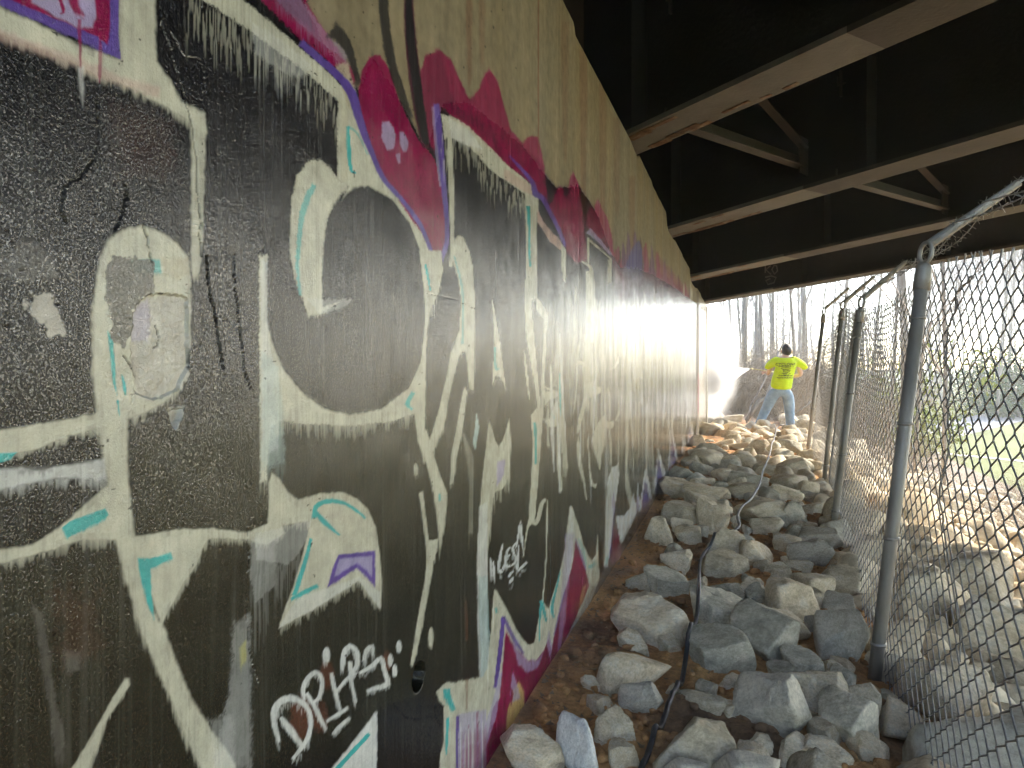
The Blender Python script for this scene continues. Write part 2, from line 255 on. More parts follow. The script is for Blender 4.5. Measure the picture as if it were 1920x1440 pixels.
C 3 10 0 1 1498,960 1567,911 1604,858 1648,800 1688,755 1681,712 1654,661 1638,616 1629,685 1610,761 1564,839 1521,890
T 2.4 0 0 0.8 1632,763 1635,744 1648,743 1645,762
C 2.9 7 0 1 1521,781 1541,783 1558,728 1576,669 1600,664 1629,660 1629,646 1604,612 1585,569 1567,532 1544,487 1515,439 1493,419 1482,428 1507,482 1535,542 1558,588 1564,627 1558,675 1535,738
C 2.3 9 0 1 1518,833 1517,826 1514,822 1509,819 1504,820 1500,823 1497,829 1496,836 1497,842 1500,846 1504,849 1509,848 1514,845 1517,839
C 2.4 7 0 1 1605,443 1604,434 1600,427 1594,425 1588,427 1583,433 1579,442 1578,452 1579,462 1583,468 1588,471 1594,469 1600,463 1604,454
C 4.5 9 0 1 2023,1250 2062,1201 2101,1127 2132,1050 2164,979 2112,1022 2052,1028 2038,1002 2038,1050 2052,1125
T 2.3 0 0 0.8 2047,1110 2047,1092 2047,1068 2050,1049 2067,1042 2088,1045 2096,1048 2087,1052 2077,1050 2074,1049 2074,1051 2070,1068 2068,1093 2067,1110
B2 2.8 0 0 0.8 1899,931 1920,895 1887,835 1866,857
C 3.7 33 0 1 2005,912 2033,875 2062,844 2091,827 2122,837 2164,868 2190,900 2207,826 2196,760 2164,712 2112,696 2062,701 2038,685 2014,637 1991,554 1977,456 1925,463 1899,533 1912,642 1938,737 1968,819
L 3.1 6 0 0.8 2072,785 2153,781 2137,739 2072,714
W 5.7 21 0 0.7 1916,684 1982,687 1986,512 1982,338 2023,177 1925,202 1903,364 1899,533
B2 5.7 0 0 0.55 1908,503 1986,483 2014,181 1933,198
C 5.4 41 0 0.35 1773,912 1842,853 1874,818 1866,624 1834,630 1842,792
C 3.5 0 0 1 2359,1331 2397,1358 2430,1277 2470,1174 2504,1068 2539,968 2561,912 2518,905 2483,979 2430,1067 2378,1153 2353,1254
C 3.7 0 0 1 2490,1292 2605,1265 2659,1240 2651,1145 2620,1031 2590,901 2554,894 2576,1032 2598,1143 2598,1218 2490,1247
C 2.6 0 0 1 2347,1101 2352,1084 2360,1060 2369,1032 2383,1002 2398,970 2410,946 2423,945 2417,970 2409,1002 2400,1033 2389,1061 2379,1085 2372,1102
C 3.6 0 0 1 2430,893 2504,917 2598,905 2583,846 2554,757 2525,669 2497,601 2483,541 2410,532 2404,582 2423,631 2443,716 2450,821
T 2.7 0 0 1 2456,869 2461,855 2468,834 2473,810 2476,782 2478,751 2480,729 2501,727 2504,749 2506,779 2508,807 2505,831 2500,853 2497,867
C 3.6 0 0 1 2410,598 2415,581 2423,558 2436,538 2485,522 2523,522 2545,529 2562,542 2577,560 2592,574 2608,579 2625,580 2639,582 2616,593 2598,593 2571,592 2545,587 2525,572 2508,555 2492,544 2476,540 2475,539 2491,534 2471,551 2451,576 2436,595
C 2.2 0 0 1 2639,582 2637,531 2634,460 2626,392 2613,339 2597,292 2582,254 2571,230 2561,216 2554,207 2568,202 2576,211 2586,225 2598,249 2614,287 2631,334 2645,387 2654,456 2659,527 2662,578
C 2.6 0 0 1 2397,558 2388,544 2375,525 2362,505 2352,485 2342,466 2335,452 2347,448 2356,462 2368,481 2381,500 2396,520 2412,539 2423,552
C 3.9 0 0 1 2590,991 2814,960 2806,938 2706,938 2613,915
K 2.9 0 0 1 2613,979 2730,964 2635,967
C 3.9 0 0 1 2797,934 2913,822 2682,839 2590,874 2682,868
O 3.8 0 0 1 2635,914 2763,932 2682,868 2620,866
T 2.9 0 0 0.8 2700,884 2749,860 2778,862 2728,886
C 4.1 41 0 0.85 2858,1182 2894,1029 2940,841 2988,647 2903,658 2841,848 2814,970
C 4 0 0 1 2797,835 2858,830 2858,724 2894,581 2849,573 2806,670
T 2 0 0 1 2838,1030 2847,868 2869,866 2860,1030
C 4.8 12 0 1 3343,1474 3492,1504 3531,1373 3466,1172 3416,1026 3466,991 3756,950 3697,926 3441,917 3319,863 3238,798 3205,774 3151,778 3194,836 3295,922 3343,1168
T 3 0 0 0.8 3461,953 3593,944 3604,954 3471,962
C 4.6 0 0 1 3140,1086 3343,1074 3343,1057 3161,1068
C 4.4 0 0 1 3969,1038 4025,1041 4109,1047 4194,1058 4252,1073 4299,1092 4335,1115 4354,1145 4362,1178 4365,1202 4307,1200 4297,1176 4283,1144 4259,1116 4226,1095 4186,1078 4139,1065 4075,1056 4002,1050 3949,1046
C 5.2 26 0 1 3505,705 3544,756 3640,787 3816,815 3878,779 3831,701 3756,629 3712,543 3612,619
C 4.2 0 0 1 3863,777 4113,766 4095,727 3894,740
W 8.1 27 0 0.45 3801,810 3910,804 3943,444 3847,458
C 4.5 0 0 1 4297,945 4259,813 4130,748 4297,787 4355,732
C 6.5 0 0 1 4605,1210 4811,1250 4764,951 4672,694 4627,440 4741,311 5010,132 4933,101 4695,204 4519,360 4519,705
C 4.1 14 0 1 3151,727 3205,767 3261,640 3343,543 3391,434 3295,550 3183,640
C 4.4 0 0 1 3379,764 3441,614 3505,525 3571,503 3640,508 3585,481 3466,513 3403,619
W 5.6 0 0 1 3926,474 4043,522 4221,515 4278,538 4297,452 4203,347 4113,261 4043,161 3926,23 3816,54 3847,216 3878,372
C 8.2 0 0 0.5 3863,415 3976,453 4026,291 3894,42 3801,55
L 4.3 0 0 0.9 4026,347 4113,390 4166,266 4113,241
W 6.4 0 0 1 4166,243 4477,191 4717,193 4884,255 5062,105 4787,71 4436,48 4355,50
M 4.4 0 0 1 4148,203 4355,44 4336,-12 4060,7 4043,62
P 2.8 0 0 0.7 4108,277 4085,244 4053,198 4022,152 3996,110 3972,70 3955,42 3996,31 4014,60 4038,100 4064,142 4096,188 4129,235 4153,268
W 5.7 0 0 1 5520,373 5919,53 5115,89
P 5.7 0 0 0.9 5510,290 5750,59 5253,69
W 6.6 0 0 1 6337,407 6960,107 5955,47
P 6.6 0 0 0.9 6362,314 6737,99 6117,36
W 7.8 0 0 1 7539,546 8288,79 7109,107
P 7.8 0 0 0.9 7574,424 8026,85 7299,88
W 9.3 0 0 1 9198,363 9546,78 8645,80
W 10.5 0 0 1 10120,501 11118,34 9730,112
U2 10.5 0 0 0.9 10197,375 10804,33 9948,77
W 5.3 0 0 1 5088,311 5197,135 4933,101
L 5.3 0 0 0.9 5080,252 5147,122 4983,91
C 5.7 38 30 0.8 5496,1202 5490,1090 5485,931 5479,767 5484,607 5487,447 5492,331 5548,324 5556,440 5565,601 5572,762 5563,929 5553,1090 5543,1203
C 5.9 39 31 0.6 5622,1398 5630,1260 5644,1061 5656,855 5679,654 5699,451 5716,302 5776,295 5773,443 5766,648 5756,852 5726,1062 5695,1262 5671,1401
C 6.4 43 34 0.8 6267,1437 6232,1298 6188,1102 6161,902 6185,707 6226,508 6261,362 6333,355 6314,501 6288,701 6279,899 6286,1103 6311,1301 6327,1441
C 5.1 34 27 0.6 4915,1288 4893,1166 4866,993 4844,815 4846,643 4854,469 4862,343 4906,337 4908,463 4910,638 4918,812 4927,992 4943,1167 4952,1290
C 5.4 36 29 0.6 5088,1507 5089,1417 5094,1289 5105,1156 5142,1026 5185,894 5219,798 5287,795 5267,892 5238,1026 5214,1158 5184,1293 5160,1422 5142,1512
C 5.5 37 30 0.7 5317,1013 5322,919 5331,784 5329,646 5319,512 5298,379 5284,284 5336,277 5363,371 5395,504 5418,639 5404,781 5381,918 5361,1013
C 6.1 41 33 0.5 5857,1574 5870,1451 5890,1274 5903,1091 5915,912 5919,732 5922,602 5987,597 5998,728 6009,910 6011,1091 5979,1278 5940,1456 5910,1578
C 7 47 37 0.6 6730,1649 6720,1513 6713,1319 6719,1119 6777,924 6850,724 6909,577 7011,571 6974,719 6920,922 6882,1121 6847,1324 6827,1520 6811,1656
C 7.5 50 40 0.7 7173,1589 7200,1434 7244,1210 7275,975 7301,747 7313,517 7323,350 7421,340 7433,508 7442,741 7437,974 7377,1213 7306,1439 7251,1595
C 7.9 52 42 0.7 7669,1730 7627,1567 7576,1336 7542,1101 7572,874 7620,644 7661,475 7768,467 7750,637 7724,871 7717,1103 7722,1342 7745,1574 7759,1738
C 8.5 57 45 0.6 8170,1718 8190,1534 8224,1269 8252,994 8296,724 8334,452 8364,253 8492,241 8489,441 8479,717 8461,993 8395,1274 8325,1542 8271,1726
C 9.1 60 48 0.7 8739,1823 8722,1616 8709,1323 8721,1020 8817,723 8941,417 9041,190 9190,176 9120,405 9022,716 8953,1020 8900,1329 8875,1626 8854,1833
C 9.8 65 52 0.7 9580,1895 9525,1692 9461,1406 9435,1114 9521,830 9649,538 9754,322 9897,312 9822,530 9720,826 9661,1116 9649,1413 9677,1702 9695,1905
C 10.8 72 58 0.6 10366,1963 10423,1724 10511,1378 10567,1014 10590,659 10576,304 10568,48 10736,32 10783,290 10835,650 10849,1013 10742,1385 10604,1736 10500,1975
C 4.6 31 25 0.4 4420,1327 4402,1208 4380,1040 4362,868 4364,701 4370,533 4377,411 4413,406 4415,528 4416,697 4422,866 4430,1040 4443,1209 4451,1328
C 4.3 29 23 0.5 4130,1338 4122,1297 4114,1239 4110,1179 4126,1121 4146,1063 4163,1021 4206,1021 4199,1064 4188,1123 4182,1181 4174,1241 4170,1300 4166,1340
C 3.9 26 21 0.35 3683,1308 3682,1275 3685,1228 3682,1179 3683,1132 3679,1085 3677,1050 3747,1050 3765,1085 3785,1134 3800,1183 3783,1233 3760,1280 3741,1312
C 3.3 22 17 0.35 3022,1329 3020,1274 3020,1195 3017,1114 3022,1036 3024,957 3027,900 3088,897 3099,955 3110,1035 3119,1116 3104,1199 3087,1278 3072,1333
C 3.8 25 20 0.4 3558,1375 3555,1330 3553,1266 3553,1200 3567,1136 3583,1072 3596,1025 3629,1025 3623,1072 3614,1137 3608,1202 3598,1268 3591,1333 3585,1377
C 8.7 43 43 0.482978 10422,1271 10492,1103 10598,862 10678,633 10729,457 10749,304 10766,196 10859,189 10875,296 10887,448 10867,626 10748,859 10605,1104 10500,1273
C 4.2 21 21 0.553032 5078,1526 5073,1476 5070,1406 5068,1340 5083,1291 5100,1248 5114,1218 5147,1219 5145,1250 5139,1293 5135,1344 5120,1409 5106,1479 5095,1528
W 6.4 32 32 0.409034 7775,1630 7838,1535 7921,1398 7941,1267 7836,1164 7670,1078 7548,1018 7627,1017 7755,1077 7929,1165 8042,1269 8015,1403 7923,1540 7853,1636
C 7 35 35 0.523043 8521,1453 8547,1330 8584,1155 8610,991 8622,865 8621,757 8623,680 8650,679 8670,755 8692,864 8701,990 8673,1156 8635,1333 8606,1457
W 7.2 36 36 0.829847 8761,1338 8803,1221 8861,1056 8864,900 8772,785 8629,689 8524,624 8718,612 8841,678 9006,776 9117,896 9096,1056 9019,1226 8958,1344
Z 3.9 20 20 0.446037 4743,859 4735,831 4724,791 4711,754 4698,726 4682,702 4671,685 4704,682 4719,699 4739,722 4756,750 4761,788 4762,829 4762,858
W 6.4 32 32 0.666765 7718,1485 7763,1345 7829,1144 7839,954 7751,812 7610,694 7505,614 7651,605 7761,686 7908,806 8000,952 7948,1145 7840,1348 7754,1487
W 5 25 25 0.800832 6044,1456 6058,1366 6077,1239 6077,1120 6044,1029 5992,952 5955,898 6033,895 6082,950 6146,1028 6192,1121 6191,1243 6171,1372 6156,1463
C 4.8 24 24 0.474623 5771,1465 5768,1339 5767,1161 5768,995 5792,868 5818,757 5839,678 5886,675 5877,755 5863,866 5852,995 5830,1162 5811,1341 5795,1466
C 7.5 38 38 0.639521 9025,1572 9084,1463 9170,1308 9203,1160 9152,1047 9047,951 8969,884 9186,878 9289,947 9421,1046 9497,1164 9421,1316 9290,1473 9190,1582
Z 4.7 23 23 0.444569 5588,1285 5612,1247 5646,1192 5664,1140 5660,1100 5640,1066 5625,1041 5656,1041 5683,1065 5715,1100 5731,1141 5703,1194 5660,1249 5627,1287
W 4.6 23 23 0.752235 5510,966 5518,857 5531,702 5540,556 5550,445 5555,349 5561,281 5592,276 5597,344 5602,440 5603,551 5590,698 5573,855 5560,966
W 4.6 23 23 0.637152 5553,1215 5574,1115 5605,972 5612,838 5583,738 5530,654 5491,596 5565,589 5609,648 5667,733 5701,835 5673,971 5623,1116 5583,1216
Z 7 35 35 0.768914 8408,1498 8412,1421 8422,1312 8437,1211 8479,1133 8526,1066 8563,1018 8660,1018 8635,1067 8600,1135 8569,1214 8530,1316 8496,1425 8471,1501
W 7.4 37 37 0.483086 8867,1490 8915,1322 8988,1081 9047,853 9099,678 9133,525 9160,416 9325,405 9330,514 9328,669 9307,848 9210,1083 9101,1328 9019,1498
W 7.3 37 37 0.610396 8953,708 8883,598 8798,444 8764,299 8857,177 9007,63 9128,-21 9294,-39 9190,45 9054,159 8976,281 8987,431 9052,589 9099,702
C 6 30 30 0.779499 7251,949 7211,837 7161,681 7135,535 7181,419 7253,315 7314,239 7366,233 7338,307 7296,410 7280,525 7292,674 7329,833 7355,947
C 4.3 21 21 0.49668 5181,1021 5152,908 5115,750 5084,605 5087,492 5096,394 5107,323 5138,319 5147,387 5158,485 5175,597 5189,746 5211,906 5224,1021
Z 3.9 20 20 0.876053 4735,1206 4715,1153 4691,1078 4680,1008 4705,955 4744,907 4776,874 4805,873 4783,907 4754,954 4738,1008 4739,1078 4754,1153 4764,1207
C 7.5 37 37 0.875551 9177,797 9171,643 9168,427 9145,238 9114,120 9064,36 9029,-21 9149,-35 9211,19 9290,102 9349,220 9333,416 9298,637 9265,794
Z 4.6 23 23 0.68193 5606,1330 5608,1293 5614,1240 5610,1190 5598,1152 5576,1119 5561,1096 5606,1096 5629,1119 5658,1153 5678,1192 5666,1242 5645,1295 5627,1332
C 8.4 42 42 0.56272 10307,610 10285,447 10256,222 10226,48 10213,-13 10205,-18 10282,-24 10233,-27 10349,-37 10394,-32 10434,27 10460,206 10486,436 10503,602
W 7.7 39 39 0.856874 9366,1215 9295,1103 9213,948 9188,804 9307,689 9491,584 9636,507 9940,493 9790,573 9599,680 9477,797 9453,945 9490,1104 9515,1217
W 5.8 29 29 0.471646 7098,1501 7033,1344 6954,1128 6924,930 7006,776 7144,636 7252,533 7368,527 7258,631 7119,772 7036,928 7045,1129 7105,1347 7150,1504
C 4 20 20 0.536894 4711,1066 4717,964 4727,819 4735,684 4746,580 4756,490 4764,426 4789,423 4787,487 4782,577 4775,681 4756,818 4736,963 4720,1066
C 8.2 41 41 0.65911 10070,899 10108,811 10162,686 10167,570 10088,487 9961,419 9867,372 10040,359 10138,407 10270,476 10353,561 10321,681 10241,809 10177,898
C 7.5 38 38 0.664934 9276,774 9232,579 9178,309 9147,95 9185,5 9249,-27 9301,-44 9346,-48 9314,-34 9270,-4 9251,84 9263,302 9300,575 9325,773
C 5.2 26 26 0.74371 6344,1357 6300,1245 6243,1088 6213,944 6255,832 6326,733 6385,662 6415,660 6380,731 6331,830 6312,942 6334,1088 6384,1247 6421,1361
W 4.4 22 22 0.759805 5219,1250 5231,1152 5250,1013 5264,883 5277,783 5284,696 5290,635 5344,631 5345,692 5343,780 5337,881 5311,1013 5282,1153 5260,1251
C 7.9 40 40 0.855338 9652,1362 9673,1193 9707,952 9711,726 9678,557 9616,413 9569,312 9711,301 9769,402 9844,548 9889,721 9849,951 9781,1194 9727,1365
W 4.2 21 21 0.766317 5057,1206 5056,1135 5056,1033 5052,938 5054,866 5052,804 5053,760 5068,759 5083,802 5099,865 5113,937 5109,1033 5102,1135 5096,1208
W 4.6 23 23 0.424446 5465,1544 5474,1515 5488,1473 5506,1434 5536,1405 5570,1380 5597,1362 5677,1368 5658,1386 5631,1412 5609,1442 5590,1481 5576,1524 5567,1554
C 7.5 38 38 0.492643 9006,1673 9061,1534 9143,1337 9189,1148 9205,1004 9181,879 9169,791 9265,788 9340,876 9427,1003 9473,1152 9380,1344 9252,1545 9155,1683
W 7.1 36 36 0.599265 8634,1844 8665,1777 8709,1680 8714,1588 8672,1515 8593,1451 8538,1405 8589,1407 8688,1454 8813,1522 8900,1599 8873,1692 8807,1789 8754,1855
W 6 30 30 0.748648 7267,1784 7247,1739 7227,1675 7228,1618 7301,1579 7398,1547 7477,1525 7514,1528 7472,1554 7410,1588 7372,1630 7347,1685 7343,1747 7339,1791
Z 4.2 21 21 0.816304 5093,1089 5087,1021 5083,924 5069,835 5059,767 5040,709 5029,668 5061,666 5091,705 5127,763 5155,831 5147,923 5130,1020 5115,1089
W 4.6 23 23 0.442622 5540,804 5554,699 5574,550 5574,412 5545,311 5498,228 5464,170 5533,158 5577,216 5635,299 5674,401 5666,542 5638,694 5616,801
C 6.2 31 31 0.665351 7536,1719 7523,1668 7507,1597 7496,1531 7516,1482 7543,1441 7568,1411 7609,1413 7619,1445 7626,1489 7640,1540 7649,1607 7665,1679 7677,1730
W 5.6 28 28 0.732531 6779,1353 6782,1222 6790,1037 6776,864 6736,735 6674,625 6628,549 6773,538 6822,615 6888,727 6931,860 6908,1037 6863,1224 6824,1355
C 7.3 36 36 0.589069 8810,1765 8763,1627 8705,1435 8696,1259 8798,1125 8954,1007 9078,922 9215,921 9096,1008 8944,1128 8847,1262 8844,1441 8892,1635 8928,1774
W 6.6 33 33 0.597755 7962,1436 7953,1360 7945,1252 7941,1152 7958,1075 7980,1009 7998,962 8131,961 8125,1008 8114,1076 8107,1154 8092,1256 8081,1365 8071,1441
W 4.1 20 20 0.867303 4923,1536 4930,1497 4939,1442 4940,1389 4929,1349 4909,1313 4895,1288 4909,1289 4929,1314 4955,1350 4972,1391 4966,1444 4952,1499 4940,1538
C 8.1 40 40 0.676032 9887,1579 9793,1453 9673,1278 9636,1119 9780,997 10016,888 10208,807 10303,806 10132,887 9913,998 9787,1120 9820,1281 9938,1458 10029,1586
C 4.1 21 21 0.868971 4941,947 4943,859 4945,735 4936,619 4915,533 4884,461 4863,410 4896,406 4929,455 4971,527 5004,613 5011,731 5008,857 5005,946
C 6.4 32 32 0.896799 7694,1059 7716,961 7750,822 7753,693 7726,596 7667,515 7628,458 7703,452 7784,506 7885,586 7955,684 7922,818 7857,960 7805,1060
Z 4 20 20 0.634018 4728,1026 4716,957 4701,859 4699,768 4733,696 4781,632 4819,585 4847,583 4821,629 4784,693 4760,765 4752,858 4756,956 4759,1026
C 3.7 28 12 0.608389 3306,975 3299,914 3290,827 3279,744 3271,672 3262,605 3257,557 3261,556 3276,603 3294,669 3312,741 3322,825 3332,912 3338,974
C 11.2 84 35 0.779922 10293,2280 10279,2208 10277,2107 10244,2006 10253,1923 10231,1842 10228,1785 10282,1789 10391,1854 10519,1944 10617,2040 10541,2134 10438,2226 10348,2287
W 3.6 27 11 0.386083 3149,934 3153,909 3159,874 3167,840 3182,810 3198,781 3212,760 3220,760 3220,780 3217,808 3215,838 3207,872 3201,908 3196,933
W 3.6 27 11 0.490234 3229,1167 3208,1130 3180,1078 3154,1027 3140,985 3128,945 3121,916 3125,916 3139,944 3157,984 3178,1027 3197,1078 3218,1130 3232,1167
C 9.7 73 30 0.614727 9010,872 8944,808 8871,718 8790,631 8746,557 8696,488 8660,439 8990,415 9029,466 9083,537 9131,614 9115,708 9092,804 9062,871
W 4 30 12 0.949809 3589,1177 3574,1107 3555,1009 3532,915 3518,834 3501,759 3490,706 3507,704 3531,756 3562,831 3590,912 3597,1009 3599,1107 3598,1177
C 5 38 16 0.399191 4549,1460 4519,1393 4483,1300 4451,1210 4454,1134 4462,1063 4472,1012 4502,1012 4517,1063 4533,1135 4554,1213 4562,1304 4574,1397 4580,1463
C 3.6 27 11 0.469912 3193,1355 3173,1310 3148,1248 3126,1187 3125,1137 3126,1089 3130,1055 3145,1055 3154,1089 3165,1137 3179,1189 3186,1250 3196,1312 3201,1356
C 3.7 28 12 0.805831 3308,1193 3304,1167 3298,1130 3291,1094 3288,1063 3284,1034 3283,1014 3290,1013 3304,1034 3322,1063 3338,1094 3346,1131 3352,1168 3356,1194
W 5.3 40 17 0.837246 4645,1216 4659,1124 4681,992 4706,861 4753,746 4804,636 4846,555 4862,554 4849,633 4826,742 4807,858 4780,991 4758,1125 4743,1220
C 4.1 31 13 0.675434 3674,1378 3660,1350 3639,1311 3623,1274 3620,1242 3621,1213 3624,1192 3635,1193 3641,1214 3649,1244 3660,1276 3677,1313 3698,1353 3713,1380
C 6.7 50 21 0.607342 6040,1730 6027,1681 6019,1611 6017,1544 6071,1490 6133,1440 6185,1403 6243,1407 6235,1447 6216,1502 6204,1560 6161,1624 6126,1691 6095,1736
C 4.1 31 13 0.452717 3581,1237 3592,1215 3609,1183 3626,1152 3651,1125 3676,1100 3697,1082 3707,1082 3705,1101 3698,1127 3691,1155 3673,1187 3656,1219 3644,1241
C 6.3 47 20 0.610493 5744,1265 5706,1139 5659,963 5612,793 5601,648 5592,512 5590,414 5632,409 5669,504 5712,640 5757,787 5771,961 5784,1140 5789,1266
C 4.5 34 14 0.860305 3920,949 3931,862 3948,737 3970,613 4009,503 4053,397 4090,319 4101,318 4085,393 4060,497 4040,606 4017,732 4000,859 3988,947
W 6.1 45 19 0.470796 5466,1487 5452,1453 5432,1405 5412,1359 5411,1320 5411,1284 5416,1258 5461,1259 5491,1286 5527,1325 5563,1366 5584,1414 5606,1463 5621,1497
C 7.9 59 25 0.747883 7071,1508 7082,1405 7106,1259 7121,1116 7161,992 7191,874 7218,789 7280,787 7302,871 7321,990 7328,1118 7262,1264 7189,1411 7130,1512
W 9.2 69 29 0.451734 8611,1987 8525,1857 8419,1678 8333,1508 8335,1367 8359,1235 8384,1141 8434,1141 8448,1237 8463,1372 8500,1517 8539,1687 8600,1864 8637,1990
W 3.2 24 10 0.723862 2787,983 2795,921 2807,833 2818,747 2831,672 2842,600 2851,549 2859,548 2858,598 2853,669 2847,744 2829,832 2810,921 2796,983
C 7.5 56 23 0.36623 6792,1399 6768,1357 6745,1297 6726,1239 6756,1191 6792,1145 6823,1112 6868,1113 6871,1147 6869,1194 6873,1244 6849,1301 6832,1359 6814,1400
C 3.8 29 12 0.829209 3390,1192 3387,1143 3383,1074 3379,1007 3374,949 3369,895 3365,857 3430,853 3434,892 3440,947 3445,1006 3449,1075 3453,1145 3456,1194
C 4 30 13 0.716411 3609,1065 3597,1001 3584,911 3567,823 3563,748 3556,678 3553,627 3562,626 3581,675 3605,744 3626,820 3626,909 3623,1001 3618,1065
C 8.3 62 26 0.402999 7621,687 7562,598 7481,473 7415,352 7421,243 7444,139 7473,62 7511,58 7554,126 7603,224 7670,328 7739,452 7826,581 7890,673
C 10.9 82 34 0.405163 9754,1708 9790,1596 9843,1434 9899,1275 9957,1137 10016,1006 10059,911 10431,907 10385,1005 10321,1141 10260,1284 10199,1449 10143,1615 10104,1732
W 3.3 25 10 0.741856 2828,1180 2838,1124 2852,1044 2869,964 2895,895 2922,828 2944,780 2957,779 2944,827 2926,894 2909,964 2892,1044 2877,1125 2867,1182
C 9 68 28 0.410037 8352,704 8305,612 8241,482 8187,355 8157,247 8138,145 8126,72 8294,52 8307,126 8326,230 8357,341 8413,469 8480,602 8529,697
W 3.9 29 12 0.484789 3356,934 3370,867 3391,770 3411,674 3430,591 3447,512 3459,455 3490,450 3477,508 3460,587 3440,671 3412,768 3382,866 3361,934
W 3.1 23 10 0.707734 2697,1059 2697,1003 2698,923 2700,845 2717,777 2734,712 2749,665 2758,663 2759,709 2759,773 2758,842 2742,922 2727,1003 2714,1059
C 3.6 27 11 0.687545 3185,1159 3167,1134 3147,1100 3128,1067 3134,1038 3141,1011 3150,992 3161,992 3172,1011 3183,1038 3198,1066 3200,1100 3205,1135 3206,1159
C 5.4 41 17 0.640818 4840,1451 4836,1406 4831,1342 4834,1280 4861,1227 4896,1178 4926,1142 4956,1143 4950,1180 4937,1231 4932,1285 4929,1348 4934,1412 4938,1458
W 8 60 25 0.350952 7277,677 7273,596 7280,479 7274,365 7276,268 7266,177 7258,113 7486,84 7495,150 7505,244 7503,345 7441,467 7370,590 7310,676
C 6.1 45 19 0.832229 5383,1571 5405,1510 5437,1422 5463,1336 5486,1261 5503,1189 5518,1138 5545,1139 5552,1191 5556,1263 5554,1341 5527,1429 5494,1517 5471,1579
C 6.5 49 20 0.467296 5792,772 5810,660 5842,499 5868,341 5913,201 5951,68 5984,-29 6025,-36 6026,56 6018,186 6004,325 5937,491 5866,656 5812,771
W 3.9 30 12 0.420529 3460,1328 3455,1254 3454,1148 3453,1045 3477,956 3502,871 3523,809 3549,808 3549,869 3544,955 3540,1045 3515,1150 3492,1256 3473,1329
W 5.5 41 17 0.782752 4801,1282 4827,1198 4866,1077 4902,958 4941,853 4976,754 5006,681 5020,680 5017,752 5007,851 4992,957 4955,1078 4916,1201 4888,1286
C 3.8 29 12 0.649257 3359,1353 3359,1305 3361,1236 3365,1169 3383,1112 3403,1057 3419,1018 3433,1018 3428,1058 3418,1113 3411,1171 3396,1238 3383,1307 3372,1354
W 6.2 46 19 0.602456 5640,914 5606,826 5563,704 5529,585 5527,482 5534,384 5539,313 5623,303 5617,374 5610,474 5612,578 5623,700 5642,825 5653,913
C 3.5 27 11 0.581772 3169,1013 3154,990 3133,958 3111,927 3098,900 3085,874 3077,856 3087,856 3104,873 3125,898 3147,924 3160,956 3173,990 3180,1013
C 9.8 73 31 0.687398 9177,2004 9055,1884 8905,1721 8781,1568 8783,1444 8810,1328 8842,1245 8930,1247 8967,1333 9008,1453 9075,1584 9118,1736 9186,1896 9224,2008
W 10.5 79 33 0.923666 9728,732 9658,664 9579,570 9498,479 9512,397 9524,319 9548,262 9604,257 9689,306 9784,378 9880,456 9873,555 9864,656 9845,728
C 5.3 40 17 0.602979 4832,879 4810,813 4780,719 4753,628 4741,550 4733,477 4729,424 4741,422 4754,474 4772,547 4793,625 4820,716 4851,811 4874,878
C 6.6 49 21 0.81855 5896,886 5890,769 5889,603 5897,440 5952,293 6017,151 6070,47 6087,44 6066,144 6032,284 6007,429 5967,597 5937,767 5912,885
W 4.3 32 13 0.351432 3858,805 3848,717 3837,592 3826,470 3829,364 3834,264 3840,191 3846,190 3853,260 3861,358 3869,464 3870,588 3872,715 3872,805
C 5.7 43 18 0.361089 5105,938 5099,842 5094,706 5094,572 5118,455 5148,343 5172,261 5187,259 5176,339 5158,451 5145,568 5130,703 5121,841 5113,938
C 7.8 58 24 0.837433 7183,677 7130,586 7063,458 7011,334 7003,224 7011,120 7018,45 7109,32 7102,108 7094,214 7102,324 7133,452 7180,582 7212,675
C 3.1 23 10 0.413505 2755,1283 2742,1233 2725,1164 2709,1097 2699,1040 2691,987 2686,949 2718,947 2724,986 2732,1039 2742,1097 2750,1165 2759,1234 2765,1283
C 4.2 32 13 0.677214 3760,1267 3746,1185 3729,1070 3715,958 3714,862 3716,772 3717,707 3782,702 3780,767 3779,859 3779,957 3775,1070 3774,1186 3770,1268
C 6.5 49 20 0.716303 5977,1610 5930,1522 5872,1400 5814,1283 5793,1185 5772,1093 5762,1028 5803,1028 5846,1094 5900,1187 5955,1288 5974,1406 5993,1527 5999,1612
C 7.3 55 23 0.411525 6694,1775 6676,1678 6654,1540 6634,1406 6636,1293 6639,1186 6644,1110 6654,1110 6669,1187 6685,1294 6703,1410 6707,1544 6713,1681 6715,1777
W 3.3 24 10 0.449987 2837,884 2838,838 2838,773 2841,710 2849,654 2858,601 2866,563 2876,561 2876,599 2874,651 2873,706 2871,771 2870,836 2869,882
C 10 75 31 0.573859 9109,2019 9104,1897 9109,1725 9096,1555 9123,1411 9132,1274 9149,1176 9193,1177 9261,1277 9335,1419 9392,1571 9333,1741 9259,1911 9196,2029
C 4.3 32 13 0.402755 3791,1165 3787,1137 3781,1099 3780,1061 3791,1029 3807,998 3819,976 3828,976 3822,998 3813,1029 3809,1061 3810,1099 3815,1138 3820,1165
C 3.9 30 12 0.847503 3530,1354 3514,1272 3494,1158 3475,1048 3466,953 3460,865 3456,802 3496,799 3501,863 3507,952 3516,1047 3523,1159 3532,1273 3537,1354
C 5.5 42 17 0.891012 5041,1283 5024,1199 5003,1080 4980,964 4972,866 4964,773 4960,707 4970,706 4993,771 5020,864 5046,963 5053,1080 5059,1200 5061,1284
C 4 30 13 0.596842 3549,1369 3546,1320 3543,1249 3544,1181 3554,1122 3567,1066 3578,1026 3649,1026 3638,1067 3624,1123 3614,1183 3613,1253 3616,1325 3619,1375
